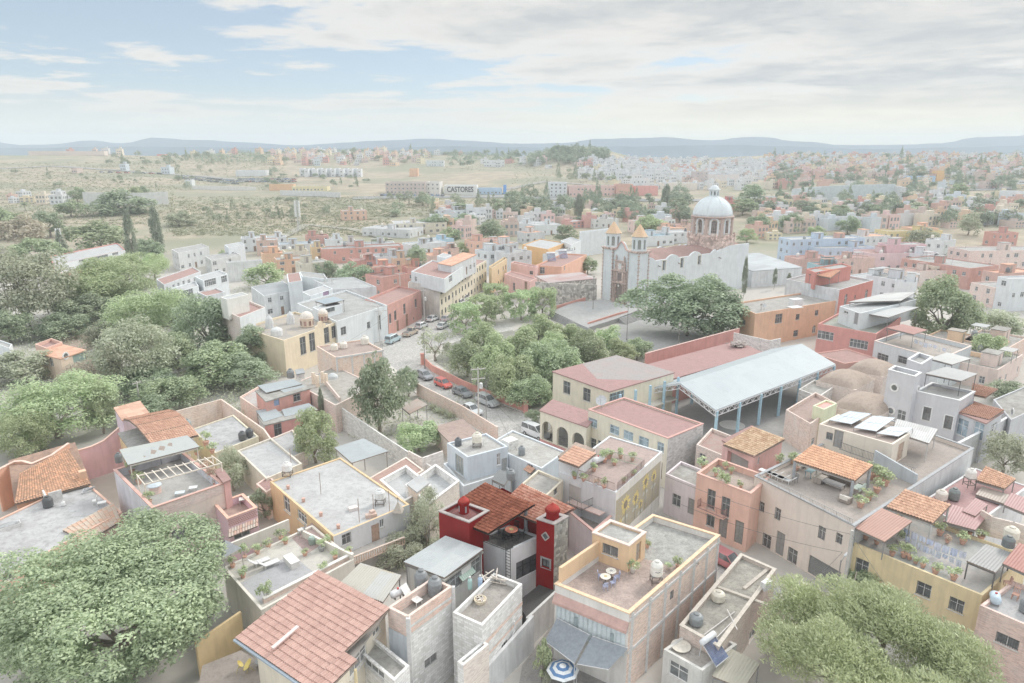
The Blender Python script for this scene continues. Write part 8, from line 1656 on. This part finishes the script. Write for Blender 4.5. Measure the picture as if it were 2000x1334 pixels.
 blk('lone white hut at the end of the field wall',369,366,14,6,6,0,wt,rw,'hut','hut','');blk('orange house on the left skyline',213,301,16,10,10,0,paint((228,160,130),.4,A_),rg,'house','house','0');blk('red house on the left skyline',314,302,16,10,13,0,paint((210,140,130),.4,A_),rg,'house','house','0');blk('grey and white house row on the left skyline',268,302,22,10,9,0,wt,rw,'house','house','0')
 blk('long low brown settlement wall on the left skyline',130,303,150,8,5,-1,brick((206,188,180),a=A_),rg,'settlement_wall','wall','');blk('orange and brown gatehouse above the dry slope',808,345,16,10,8,0,paint((222,180,150),.4,A_),rg,'gatehouse','house','');blk('grey roofed long house on the slope left of the conifers',850,325,34,10,7,0,paint((200,206,210),.4,A_),rw,'house','house','0');blk('white house among the conifers',965,326,40,12,8,0,wt,rw,'house','house','0')
 blk('long blue wall with shops on the far right slope',1800,357,50,8,6,-3,paint((170,195,226),.3,A_),rw,'shop_row','shop','');blk('orange shop beside the long blue wall',1835,353,14,8,9,0,paint((234,190,130),.3,A_),rw,'shop','shop','');blk('small white roofed shed among the trees above the retaining wall',1668,362,16,10,4,0,wt,rw,'shed','shed','');blk('white and pink arched house at the right edge',1985,400,30,10,8,5,wt,rw,'house','house','0')
 def fwall(label,pts,h,c,t=.5):wall_thing(label,[G(*q)for q in pts],h,paint(c,.6,A_),t=t)
 fwall('long whitish boundary wall running along the field below the road',[(548,382),(620,384),(665,387)],4,(216,218,220));fwall('grey field wall beside the farmhouse at the left',[(165,402),(280,402),(330,400)],8,(200,202,202));fwall('white low wall across the field at the left',[(375,370),(500,372)],3.0,(222,222,220));fwall('great grey retaining wall below the far right hill',[(1545,398),(1600,392),(1680,388),(1745,388)],10,(190,200,206),1.0);fwall('end wall of the great grey retaining wall',[(1745,388),(1765,392)],9,(196,198,200),1.0)
 def strip(name,pts,w,c,dz=.35):
  m=MB();g=[G(*q)for q in pts];fine=[]
  for a,b in zip(g,g[1:]):
   n=max(1,int((b-a).length/10));fine+=[a.lerp(b,i/n)for i in range(n)]
  fine.append(g[-1])
  for i in range(len(fine)-1):
   a,b=fine[i],fine[i+1];d=(b-a).to_2d().normalized();n=Vector((-d.y,d.x,0))*w/2
   q=[a-n,b-n,b+n,a+n];m.quad(*[Vector((v.x,v.y,terrain(v.x,v.y)+dz))for v in q])
  tag(m.build(name,slab(c,None,.2,A_,hard=.2)),kind='structure')
 strip('main_road',[(690,388),(800,386),(990,385),(1100,390),(1250,392),(1400,392),(1500,386),(1600,382),(1800,372),(1990,368)],16,(190,192,194));strip('hill_road',[(990,372),(1030,362),(1070,355),(1150,362)],8,(206,200,192));strip('track',[(0,330),(100,325),(200,332),(400,345),(560,356)],10,(200,198,194));strip('field_path',[(540,470),(600,440),(690,450),(760,470)],5,(214,208,190))
 cols=[('white',(224,226,228)),('silver',(200,204,208)),('dark grey',(140,144,148)),('red',(200,130,125)),('blue',(150,170,205)),('black',(110,112,116))];cm={}
 for n,c in cols:
  b=MB();b.prism([(-2.1,-.85),(2.1,-.85),(2.1,.85),(-2.1,.85)],.3,.95);nb=len(b.f);b.add([(-1.9,-.8,.95),(1.2,-.8,.95),(1.2,.8,.95),(-1.9,.8,.95),(-1.5,-.65,1.5),(.6,-.65,1.5),(.6,.65,1.5),(-1.5,.65,1.5)],[(0,1,5,4),(1,2,6,5),(2,3,7,6),(3,0,4,7)]);ng=len(b.f);b.quad((-1.5,-.65,1.51),(.6,-.65,1.51),(.6,.65,1.51),(-1.5,.65,1.51));nt=len(b.f)
  for x in(-1.3,1.3):
   for y in(-.86,.86):b.tube([(x,y-.08,.32),(x,y+.08,.32)],.32,10)
  me=bpy.data.meshes.new('parked_car');me.from_pydata(b.v,[],b.f);[me.materials.append(m)for m in(plain(c,.3,A_),glass((130,136,140),A_),plain((90,90,92),.9,A_))];me.polygons.foreach_set('material_index',[0]*nb+[1]*(ng-nb)+[0]*(nt-ng)+[2]*(len(b.f)-nt));boxuv(me);cm[n]=me
 r=random.Random(4)
 def small_cars(zone,q,group,n,ang):
  for i in range(n):
   px,py=q(i);g=G(px,py);nm=r.choice(cols)[0];o=bpy.data.objects.new('parked_car',cm[nm]);C.objects.link(o);o.location=g+Vector((0,0,.1));o.rotation_euler=(0,0,ang+r.uniform(-.15,.15));o.scale=(1.15,)*3
   tag(o,f'{nm} car {zone}','car',group)
 small_cars('in the nearer left part of the car lot',lambda i:(360+(i%14)*8+r.uniform(-2,2),346+(i//14)*4.5+(i%14)*.8),'cars in the far car lot',28,.6);small_cars('in the right part of the car lot below the factory',lambda i:(470+(i%16)*7+r.uniform(-2,2),352+(i//16)*4.5),'cars in the far car lot',32,.6)
 small_cars('parked in front of the brown warehouse',lambda i:(745+i*11+r.uniform(-2,2),384),'cars in front of the brown warehouse',12,1.4);small_cars('on the main road right of the dome',lambda i:(1600+i*42,376-i*1.1),'cars on the main road',8,.1)
 small_cars('parked along the upper field track',lambda i:(200+i*16,338+i*.4),'vehicles on the upper field track',8,.0)
 p=G(584,452);t=thing('antenna_tower','tall slim antenna tower with white panels in the green field','antenna',p);ht=topz(p,390)-p.z;m=MB()
 for i in range(3):a=i*2.09;m.tube([p+Vector((math.cos(a)*.9,math.sin(a)*.9,0)),p+Vector((math.cos(a)*.35,math.sin(a)*.35,ht))],.09,5)
 for k in range(24):
  for i in range(3):a,b_=i*2.09,(i+1)*2.09;r0,r1=.9-.55*k/24,.9-.55*(k+1)/24;m.bar(p+Vector((math.cos(a)*r0,math.sin(a)*r0,ht*k/24)),p+Vector((math.cos(b_)*r1,math.sin(b_)*r1,ht*(k+1)/24)),.06)
 m.build('lattice_mast',plain((196,200,202),.6,A_),t)
 for s in(-1,1):m=MB();m.lathe(p+Vector((s*1.0,0,ht-8.5)),[(.5,0),(.5,8)],10);m.build('panel',plain((232,234,234),.6,A_),t)
 m=MB();m.bar(p+Vector((-1.0,0,ht-4)),p+Vector((1.0,0,ht-4)),.12);m.build('bracket',plain((190,190,190),.6,A_),t)
 p=P(125,520,0);t=thing('disguised_antenna','antenna mast disguised as a grey conifer beside the white villa','antenna',p);zt=topz(p,447);m=MB();m.tube([p,p+Vector((0,0,zt))],[.5,.25],8);m.build('mast',plain((170,172,172)),t);o=bpy.data.objects.new('branches',crown('cone',1,50,2600,.14,'conifer',.3));C.objects.link(o);o.parent=t;o.location=(0,0,zt*.5);o.scale=(zt*.27,zt*.27,zt*.44)
 for k in range(3):a=k*2.1;m=MB();m.box(p+Vector((math.cos(a)*.7,math.sin(a)*.7,zt-2.2)),.4,.25,2.4,math.degrees(a));m.build('antenna_panel',plain((226,228,230)),t)
def trees():
 big=dict(nl=85000,nc=330,leaf=.034,clump=.135,asp=.5)
 tree('huge dense laurel with glossy green leaves filling the bottom left corner',232,1192,240,176,6.0,'round','laurel',seed=31,base=0,limbs=8,**big)
 tree('large feathery light green tree filling the bottom right corner',1708,1290,252,146,5.2,'feather','feather',seed=12,nl=130000,nc=300,leaf=.036,clump=.14,asp=.24,base=0,limbs=8)
 tree('small dark clipped laurel against the yellow ochre wall',1702,1148,58,32,2.6,'round','laurel',nl=7000,nc=70,leaf=.1)
 T=tree
 md=dict(nl=9000,nc=90,leaf=.085,clump=.22)
 T('tall drooping mango tree beside the street garden',738,775,55,80,6.2,'round','dark',**md);T('shorter dark tree behind the tall mango tree',797,748,24,32,3.5,'round','dark',**md)
 T('loquat tree with orange fruit tints in the white yard',613,858,46,60,3.4,'round','bright',**md);T('round bright green tree beside the pinkish block wall',818,855,46,34,2.8,'round','bright',nl=9000,nc=60,leaf=.09,clump=.24)
 T('slender half bare street tree leaning over the rounded corner',850,672,36,38,5.5,'round','grey',nl=1600,nc=40,leaf=.1,clump=.2);T('thin dry grey bush between the red house and the white front',830,1020,46,62,3.6,'round','grey',nl=5200,nc=60,leaf=.07,clump=.24);T('low grey green scrub below the dry bush',775,1080,52,34,2.2,'round','grey',nl=6000,nc=60,leaf=.08)
 T('small green tree among the pots behind the pink annex',515,985,34,32,2.4,'round','dark',nl=5000,nc=50,leaf=.09);T('grey shade bush under nets beside the roof garden',452,925,34,40,2.5,'round','grey',nl=5000,nc=50,leaf=.09)
 T('broad old dark laurel on the church square',1346,600,106,66,7.0,'round','dark',nl=24000,nc=150,leaf=.06,clump=.19,seed=8)
 g='clipped trees of the square'
 for i,(px,py,hw,hh,zc,lb)in enumerate(((908,622,28,30,3.4,'box clipped tree nearest the street at the top of the square'),(950,603,32,28,3.4,'box clipped tree second in the upper row of the square'),(1018,597,28,30,3.6,'box clipped tree beside the ruined stone wall'),(1060,592,28,30,3.4,'box clipped tree nearest the church front'),(968,578,26,24,3.4,'box clipped tree behind the upper row of the square'))):T(lb,px,py,hw,hh,zc,'box','bright',nl=7000,nc=110,leaf=.11,clump=.22,group=g)
 for i,(px,py,hw,hh,zc,lb)in enumerate(((912,700,36,42,4.0,'leafy tree of the square beside the slender street tree'),(962,712,46,52,4.6,'broad tree of the square near the concrete pole'),(1015,690,50,50,4.6,'largest light green tree in the middle of the square'),(1062,720,52,52,4.6,'broad tree of the square beside the cream school wing'),(1050,652,42,36,4.2,'tree of the square in front of the forecourt steps'),(1108,668,44,38,4.2,'tree of the square behind the cream school wing roof'),(1150,690,46,40,4.2,'tree of the square right behind the grey school roof'),(985,748,40,46,4.0,'tree of the square overhanging the terracotta street wall'),(1185,668,34,30,4.0,'pale green tree of the square beside the long steps'),(1035,770,44,34,3.4,'low shady tree of the square near the school corner'),(940,665,38,34,4.0,'leafy tree of the square beside the side road'),(1010,740,46,44,4.2,'dense tree of the square behind the street wall'),(1100,715,46,44,4.2,'dense tree of the square touching the cream school wing'),(1075,690,40,36,4.2,'tree in the thick of the square, right of its largest one'),(1210,690,30,26,3.4,'small tree of the square by the red school wing'))):T(lb,px,py,hw,hh,zc,'round','bright' if i%3 else 'laurel',nl=9500,nc=80,leaf=.085,clump=.23,group=g)
 T('clipped round tree alone beside the long grey steps',1245,683,28,24,3.0,'round','laurel',nl=7000,nc=60,leaf=.1,group=g);T('dark bush at the corner of the cream arcade',1043,822,20,22,2.0,'round','dark',nl=4000,nc=40,leaf=.11)
 T('large dark leafed tree right of the flat sheet canopies',1848,612,70,68,7.0,'round','laurel',nl=17000,nc=120,leaf=.07,clump=.2);T('round green tree below the large dark one at the right',1932,692,42,38,4.0,'round','bright',nl=8000,nc=60,leaf=.09);T('grey green bushes near the right edge above the brick wall',1960,640,50,32,3.0,'round','grey',nl=6000,nc=60,leaf=.09)
 T('grey green shrub tree beside the long grey boundary wall',1965,890,45,45,3,'round','grey',nl=6000,nc=60,leaf=.09);T('hedge like trees at the right edge beside the round window wall',1975,768,45,22,3,'round','dark',nl=6000,nc=60,leaf=.09)
 pepper=dict(kind='round',nl=17000,nc=130,leaf=.065,clump=.2,asp=.34)
 L=[('big grey leaved gum tree cut by the left edge',45,570,92,88,11,dict(kind='round',mat='grey',nl=16000,nc=120,leaf=.06,clump=.2)),('drooping pepper tree behind the gum tree',205,560,88,62,9,dict(mat='pepper',**pepper)),('bright drooping pepper tree in the middle of the left wood',290,622,88,60,8,dict(mat='bright',**pepper)),('pale grey flecked tree in front of the pepper trees',245,700,78,76,7,dict(kind='round',mat='grey',nl=14000,nc=110,leaf=.065,clump=.22)),('dark tree against the brick side of the white house',405,640,58,62,7,dict(kind='round',mat='dark',**md)),('round green tree beside the overhead wires',420,715,72,46,5,dict(kind='round',mat='laurel',**md)),('bright weeping pepper tree behind the orange wavy wall',105,800,118,72,6,dict(mat='bright',**pepper)),('second weeping pepper tree right of the first behind the orange wall',195,800,34,55,5,dict(mat='bright',**pepper)),('pepper tree cut by the left edge below the bright one',30,850,60,55,4.5,dict(mat='pepper',**pepper)),('broad olive tree below the pale flecked one',330,770,62,36,3.5,dict(kind='round',mat='laurel',**md)),('dark tree behind the white boundary houses',300,520,30,30,7,dict(kind='weep',mat='pepper',nl=9000,nc=90,leaf=.13,asp=.16)),('tall pepper tree in front of the white villa',245,530,62,40,7,dict(mat='pepper',**pepper)),('dark green tree in the shade of the tennis court',160,610,60,36,5,dict(kind='round',mat='dark',**md)),('grey bush beside the garden lodge',40,720,60,26,2.5,dict(kind='round',mat='grey',**md)),('grey brown thicket before the garden lodge',175,735,60,28,2.5,dict(kind='round',mat='brown',nl=7000,nc=70,leaf=.07)),('dark shrub mass beside the utility pole at the left',300,800,42,30,2.5,dict(kind='round',mat='dark',**md)),('tree between the cream colonial house and the dark wood',500,680,46,42,4.5,dict(kind='round',mat='dark',**md)),('tall green tree in the gap of the upper left grove',80,500,60,34,6,dict(kind='round',mat='laurel',**md)),('green tree behind the tennis court wall',140,585,56,36,5,dict(kind='round',mat='laurel',**md)),('bushy tree between the cypresses and the villa',290,490,36,24,5,dict(kind='round',mat='dark',**md)),('green crown between the pale flecked tree and the dark wood',345,690,50,40,5,dict(kind='round',mat='laurel',**md)),('low green tree at the left edge above the garden lodge',15,640,50,36,4,dict(kind='round',mat='dark',**md)),('pale tree before the tennis court',200,660,40,34,4,dict(kind='round',mat='grey',**md)),('green thicket below the leaning pole',290,745,60,34,3,dict(kind='round',mat='dark',**md)),('round tree at the right end of the left wood',460,665,40,34,4,dict(kind='round',mat='dark',**md)),('low trees beside the red garden wall',480,730,60,24,2.5,dict(kind='round',mat='dark',**md)),('dark trees at the back of the left wood',120,640,50,26,4,dict(kind='round',mat='dark',**md)),('dense tree below the long white house',330,600,60,30,5,dict(kind='round',mat='dark',**md))]
 for lb,px,py,hw,hh,zc,k in L:T(lb,px,py,hw,hh,zc,group='trees of the left wood',**k)
 B=[('brown leaved round tree in the upper left grove',55,460,45,34,8,'brown'),('dark green tree right of the brown one in the upper left grove',100,445,34,26,8,'dark'),('broad green tree above the white villa',195,462,62,30,7,'laurel'),('green tree at the far left edge of the upper grove',10,445,40,34,8,'laurel'),('light green tree in front of the grey field wall',140,412,30,18,6,'laurel'),('dark tree beside the farmhouse with the white roof',152,384,17,15,6,'laurel'),('pair of green trees at the right end of the farmhouse',268,380,14,12,6,'bright'),('dark round tree behind the pair by the farmhouse',282,376,12,10,5,'dark'),('green mound of bushes before the grey field wall',245,410,60,10,4,'dark'),('pale shrubs at the edge of the dry field',350,432,28,14,3,'grey'),('dark scrub beside the lone white hut',348,350,8,5,3,'dark'),('bright garden tree beside the grey modern house',437,502,13,14,5,'bright'),('large round tree in the middle of the white left houses',520,540,42,24,5.5,'bright'),('small roof garden trees among the white walls',545,588,26,14,7.5,'grey'),('dark broad tree below the wire poles',690,540,38,28,6,'dark'),('dark tree right of the wire poles',640,528,28,18,6,'dark'),('round dark tree at the foot of the green field',742,475,17,13,6,'dark'),('tree with a pale trunk before the orange tiled house',810,510,24,28,8,'dark'),('round green tree left of the peach house',880,462,24,18,6,'laurel'),('light green round tree below the peach house',905,487,22,14,5,'bright'),('green tree right of the light green round one',925,490,18,12,5,'laurel'),('left grove of trees on the town edge',850,442,34,14,6,'dark'),('middle grove of trees on the town edge',905,438,30,14,6,'dark'),('right grove of trees on the town edge',960,450,30,20,6,'dark'),('dark leafed tree left of the church towers',1105,458,24,17,6,'dark'),('rounded rubble edged bush by the left church tower',1148,520,20,18,5,'laurel'),('light green tree behind the nave roof',1270,443,30,20,7,'bright'),('trees between the church dome and the conifers',1320,410,26,18,8,'dark'),('broad dark tree right of the dome',1465,392,28,24,9,'dark'),('green trees in front of the broad dark one',1450,412,32,12,6,'laurel'),('round tree right of the church roof',1485,445,28,22,7,'dark'),('bright tree right of the church roof',1460,462,20,14,6,'bright'),('green tree in the right midtown near the bright one',1540,440,30,18,7,'dark'),('dark double tree in the right midtown',1637,425,26,18,7,'dark'),('broad dark tree behind the castle house',1710,418,28,14,7,'dark'),('grey tree right of the broad dark one',1785,415,28,16,7,'grey'),('big round tree alone in the right midtown',1870,378,19,14,7,'laurel'),('wide dark tree below the big round one',1840,400,24,11,6,'dark'),('tree in front of the yellow castle house',1800,470,30,20,6,'grey'),('green roof trees before the bare brick building',1878,502,28,12,5,'laurel'),('tree between the teal house and the pale blue wall',1655,445,24,18,6,'dark'),('light green bush right of the pale blue houses',1590,455,18,11,5,'bright'),('tree at the right edge near the conifers',1890,445,22,22,6,'grey'),('green hedge between the church hall and the pink wall',1440,525,30,9,3,'laurel')]
 for lb,px,py,hw,hh,zc,mat in B:T(lb,px,py,hw,hh,zc,'round',mat,nl=3600,nc=55,leaf=.12,clump=.25,group='trees standing in the middle distance')
 for lb,px,py,hw,hh,zc in(('tall dark cypress at the left field edge',254,462,13,44,12),('second tall dark cypress right of the first',303,445,14,36,11),('slim cypress right of the church wall',1455,540,6,34,7),('small cypress beside the white sheet roofed hall',1514,540,5,14,4),('second small cypress beside the white sheet roofed hall',1541,545,5,11,3.5),('slim cypress in the brick garden by the mango tree',627,790,7,28,3.5),('little cypress before the grey round windowed house',1716,796,5,18,3.5),('dark conifer right of the church dome',1300,398,12,24,9),('dark conifer behind the church belfry',1130,415,12,20,8)):T(lb,px,py,hw,hh,zc,'column' if hw<20 else 'cone','conifer',nl=4200,nc=70,leaf=.16,clump=.3,asp=.4)
 for px,lb in((975,'palm tree at the end of the white villa'),(893,'left palm tree beside the white villa'),(905,'right palm tree beside the white villa')):palm(lb,P(px,432 if px<950 else 430,0.5),9,3.6,px)
 palm('tall palm tree beside the beige apartment building',P(818,545,0),9,3.0,2);palm('small palm tree near the farmhouse at the left',P(52,425,2),8,2.6,4)
 shrub('bougainvillea bush in purple flower beside the apartment building',P(770,566,0),3.2,4.0,'pink','bougainvillea',1,1800,.12);shrub('dark hedge along the top of the orange house wall',P(1490,540,0),3.5,2.5,'dark','hedge',2)
 r=random.Random(21);n=0
 Z=[('on the knoll',(1010,1190),(292,330),60,'fardark',4.6),('on the dry slope below the knoll',(1090,1230),(335,362),26,'far',3.8),('in the belt behind the church',(990,1340),(392,440),90,'fardark',4.6),('on the slope at the left skyline',(200,520),(303,325),46,'far',3.6),('in the field scrub at the left',(20,520),(330,375),26,'far',2.6),('among the conifers left of the knoll',(870,1010),(300,330),22,'fardark',4.6),('among the houses of the far right hill',(1500,1990),(308,375),150,'fardark',4.4),('in the colourful quarter left of centre',(520,850),(296,325),26,'far',4.0),('below the long arcaded warehouse',(740,1020),(392,425),34,'far',3.6),('beneath the retaining wall at the right',(1480,1760),(392,445),50,'fardark',4.2),('among the right hand houses',(1760,1995),(385,445),44,'fardark',3.8),('along the car lot at the left',(500,720),(340,372),20,'fardark',3.2),('along the field edge below the car lot',(330,660),(395,440),34,'far',2.4),('on the far right slope above the blue wall',(1890,1995),(330,372),16,'fardark',4.6)]
 allf=[]
 kinds=(('round','broad'),('round','rounded'),('cone','pointed'),('round','low'))
 for zn,xr,yr,cnt,mat,s in Z:
  for i in range(cnt):
   px,py=r.uniform(*xr),r.uniform(*yr);p=G(px,py);k,nm=kinds[r.choice((0,0,1,1,2,3))];rx=s*r.uniform(.6,1.35);rz=rx*(r.uniform(.7,1.0)if k=='round' else r.uniform(1.3,1.8));rx=rx*(.6 if k=='cone' else 1)
   if nm=='low':rz*=.6
   allf.append((p.length/rx,p,rx,rz,k,mat,nm,zn,i+int(px)))
 allf.sort(key=lambda t:t[0]);vs={}
 for i,(_,p,rx,rz,k,mat,nm,zn,sd)in enumerate(allf):
  if i<178:far_tree(f'{nm} {"dark" if mat == "fardark" else "grey green"} tree {zn}',p,rx,rz,k,mat,sd,'far trees '+zn,trunk=p.y<620);continue
  me=crown(k,sd%4,26,700,.2,mat,.34);co=np.empty(len(me.vertices)*3,np.float32);me.vertices.foreach_get('co',co);co=co.reshape(-1,3)*np.array([rx,rx,rz])+np.array([p.x,p.y,p.z+rz*(1.15 if k=='round' else 1.02)]);vs.setdefault(mat,[]).append(co)
 for mat,l in vs.items():
  v=np.concatenate(l).astype(np.float32);n=len(v)//4;me=bpy.data.meshes.new('woodland');me.vertices.add(n*4);me.vertices.foreach_set('co',v.ravel());me.loops.add(n*4);me.loops.foreach_set('vertex_index',np.arange(n*4,dtype=np.int32));me.polygons.add(n);me.polygons.foreach_set('loop_start',np.arange(0,n*4,4,dtype=np.int32));me.update();me.validate();me.materials.append(LEAF[mat])
  o=bpy.data.objects.new('woodland',me);C.objects.link(o);tag(o,'farthest trees scattered over the slopes, '+('the darker ones' if mat=='fardark' else 'the paler grey green ones'),'woodland',kind='stuff')
 rs=np.random.RandomState(5);pos=[];sz=[]
 for xr,yr,cnt in(((0,560),(318,372),2600),((330,760),(385,462),3400),((560,1100),(388,425),1500),((0,340),(365,440),1500),((1000,1250),(335,400),700),((200,520),(303,322),700),((1440,2000),(372,400),500),((860,1180),(296,335),500)):
  for _ in range(cnt):
   g=G(rs.uniform(*xr),rs.uniform(*yr));q=rs.normal(size=(10,3))*np.array([1.0,1.0,.42])*rs.uniform(.25,1.0);q[:,2]=np.abs(q[:,2])+.1;pos.append(np.array(g)[None]+q)
 pos=np.concatenate(pos);me=leaves_mesh('scrub',pos,rs.normal(size=pos.shape)+np.array([0,0,.8]),.6,.7,rs,.1);me.materials.append(LEAF['scrub']);o=bpy.data.objects.new('scrub',me);C.objects.link(o);tag(o,'low grey green scrub scattered over the dry fields and slopes','scrub',kind='stuff')
 pos=[]
 for xr,yr,cnt,h in(((1030,1180),(293,318),420,5),((380,560),(300,320),220,3.5),((1490,2000),(306,354),1000,4.5),((0,900),(290,299),520,4),((870,1010),(298,318),200,5),((1150,1500),(316,325),160,4)):
  for _ in range(cnt):
   g=G(rs.uniform(*xr),rs.uniform(*yr));q=rs.normal(size=(22,3))*np.array([1.6,1.6,1.2])*rs.uniform(.6,1.3);q[:,2]+=h*rs.uniform(.4,.8);pos.append(np.array(g)[None]+q)
 pos=np.concatenate(pos);me=leaves_mesh('woods',pos,rs.normal(size=pos.shape)+np.array([0,0,.6]),1.3,.7,rs,.1);me.materials.append(LEAF['fardark']);o=bpy.data.objects.new('woods',me);C.objects.link(o);tag(o,'far trees massed along the hilltops','woods',kind='stuff')
 pos=[]
 for xr,yr,cnt in(((-40,480),(560,815),900),((690,900),(780,860),160),((780,860),(1000,1110),160),((860,1150),(690,790),260)):
  for _ in range(cnt):g=P(rs.uniform(*xr),rs.uniform(*yr),0);q=rs.normal(size=(14 if xr[0]>60 else 40,3))*(np.array([.7,.7,.22])if xr[0]>60 else np.array([1.1,1.1,.75])*rs.uniform(.4,1.4));q[:,2]=np.abs(q[:,2])+.03;pos.append(np.array(g)[None]+q)
 pos=np.concatenate(pos);me=leaves_mesh('undergrowth',pos,rs.normal(size=pos.shape)+np.array([0,0,.8]),.34,.5,rs,.1);me.materials.append(LEAF['grey']);o=bpy.data.objects.new('undergrowth',me);C.objects.link(o);tag(o,'low weeds and ground cover between the walls and under the trees','undergrowth',kind='stuff')
def street_things():
 K=[(768,668,68,'old pale blue van parked nearest the bend below the white house',(176,198,206),'van'),(802,654,68,'tan pickup parked second from the bend along the red house',(190,176,160),'pickup'),(824,640,66,'silver hatchback parked before the red house corner',(205,208,212),'hatch'),(846,626,66,'white sedan parked beside the utility pole above the red house',(224,226,228),'sedan'),(836,612,20,'red car half hidden behind the red house corner',(206,140,135),'hatch'),(872,626,70,'grey purple car driving past the clipped trees',(180,172,176),'sedan'),(900,595,72,'white car parked beside the clipped trees, nearer one',(222,224,226),'suv'),(908,588,72,'white van parked beside the clipped trees, farther one',(226,226,226),'van'),(830,739,-52,'dark grey hatchback parked first along the terracotta wall',(146,150,158),'hatch'),(866,755,-50,'bright red hatchback parked along the terracotta wall',(216,100,92),'hatch'),(903,772,-50,'dark grey sedan parked behind the concrete pole',(140,144,150),'sedan'),(952,790,-48,'silver suv parked along the terracotta wall near the arcade',(186,190,194),'suv'),(921,806,-48,'white sedan parked on the near side of the street',(222,226,230),'sedan'),(1046,852,-46,'white car hidden behind the flat white roof at the arcade',(226,230,234),'van'),(935,532,74,'white car far up the street beyond the apartment building',(222,224,226),'sedan'),(865,640,70,'silver car beside the slender street tree',(200,204,206),'sedan')]
 for px,py,a,lb,c,k in K:car(P(px,py,.02),a,lb,c,k)
 h=lambda px,pb,pt:topz(P(px,pb,0),pt)
 p1=P(935,824,0);utility_pole(p1,h(935,824,718),'concrete double crossarm pole with white transformer beside the parked cars',15,((0,2.2),(1.5,2.2)),can=True)
 p2=P(950,828,0);utility_pole(p2,h(950,828,752),'thin dark pole beside the concrete transformer pole',15,(),(140,138,138),.06)
 p3=P(277,812,0);utility_pole(p3,h(272,812,745),'leaning concrete pole with short crossarm among the left trees',60,((0,1.4),))
 p4=P(652,600,0);utility_pole(p4,h(652,600,545),'street pole with twin crossarms behind the white houses',30,((0,2.6),(1.2,2.2)));p5=P(638,598,0);utility_pole(p5,h(638,598,540),'street pole left of the twin crossarm pole',30,((0,2.0),))
 p6=P(783,590,0);utility_pole(p6,h(783,590,532),'street pole with one crossarm at the corner of the apartments',20,((0,2.8),));p7=P(829,630,0);utility_pole(p7,h(829,630,560),'tall street pole beside the corner of the red house',0,((0.6,1.6),),can=True);p8=P(886,640,0);utility_pole(p8,h(886,640,575),'thin dark pole before the clipped trees',0,(),(150,150,150),.08)
 p9=P(567,725,0);utility_pole(p9,h(567,725,680),'dark lamp pole in front of the cream colonial house',0,(),(120,122,124),.07,lamp=2.6);p10=P(745,690,0)
 for px,pb,pt,lb in((1158,612,545,'lamp post on the church forecourt ramp'),(1224,664,595,'red brown lamp post on the church square'),(1324,690,637,'lamp post beside the old laurel on the square'),(1480,668,600,'dark lamp post before the orange house'),(1526,655,612,'second lamp post before the orange house'),(1100,600,578,'short lamp post at the stone ruin'),(830,720,650,'dark lamp post at the rounded corner of the square'),(1206,598,560,'white lamp post before the church door')):lamp_post(P(px,pb,0),max(2.5,h(px,pb,pt)),lb)
 z3=h(272,812,745)-.3;U=Vector((0,0,1))
 far=P(-120,815,0)+U*7.5;near=P(640,672,0)+U*7.2
 for i in range(3):
  o=Vector((.35*(i-1),.5*(i-1),-.12*i));wire(p3+U*z3+o,far+o,.5,'wire from the leaning pole to the left edge, '+('nearest strand','middle strand','farthest strand')[i]);wire(p3+U*z3+o,near+o,.9,'wire from the leaning pole to the orange brick house, '+('nearest strand','middle strand','farthest strand')[i])
 for a,b_,za,zb,lb in((p1,p7,1,1,'wire crossing above the trees from the transformer pole to the red house pole'),(p4,p6,0,0,'wire between the twin crossarm pole and the apartment pole'),(p6,p7,0,0,'wire between the apartment pole and the red house pole')):
  wire(a+U*(9.5 if a is p1 else 7.5),b_+U*7.5,.6,lb)
 q0=P(1630,1180,0)+U*5.4;q1=P(1643,1180,0)+U*7.2
 for i,(e,lb)in enumerate(((P(1330,985,5.2),'wire from the street lamp pole along the beige house to the lilac house'),(P(1880,1330,5.5),'wire from the concrete corner pole along the yellow ochre house'),(P(1520,1180,4.5),'wire from the street lamp pole down to the weathered roof'),(P(1300,930,6.8),'upper wire from the concrete corner pole to the school end wall'))):wire(q1 if i%2 else q0,e,.5,lb)
 wire(P(1060,868,4.7),p1+U*6.5,.8,'slack wire from the cream arcade to the transformer pole');wire(p1+U*8.5,P(1010,880,5.4),.5,'wire from the transformer pole to the worn white roof')
 wire(P(668,675,7),P(822,570,7.2),.3,'wire running along the red house front')
 m=MB();c=P(746,682,0);root=thing('street_crossarm_rack','grey transformer rack with crossarms at the corner of the orange brick house','utility rack',P(742,668,0));q=P(742,668,0);m.tube([q,q+U*8.2],[.13,.1],8);m.build('shaft',plain((200,198,196)),root)
 for dz,w in((7.9,4.2),(6.9,3.4)):m=MB();m.bar(q+U*dz+Vector((-w/2,-.6,0)),q+U*dz+Vector((w/2,.6,0)),.1,.12);m.build('crossarm',plain((190,188,186)),root)
 m=MB();m.lathe(q+Vector((.5,.2,6.0)),[(.28,0),(.3,.8),(.2,.9)],12);m.build('transformer',plain((214,214,214)),root)
setup();ground();mountains();streets();church();school();red_house();foreground();foreground_left();midtown();plain_town();landmarks();trees();street_things();haze()
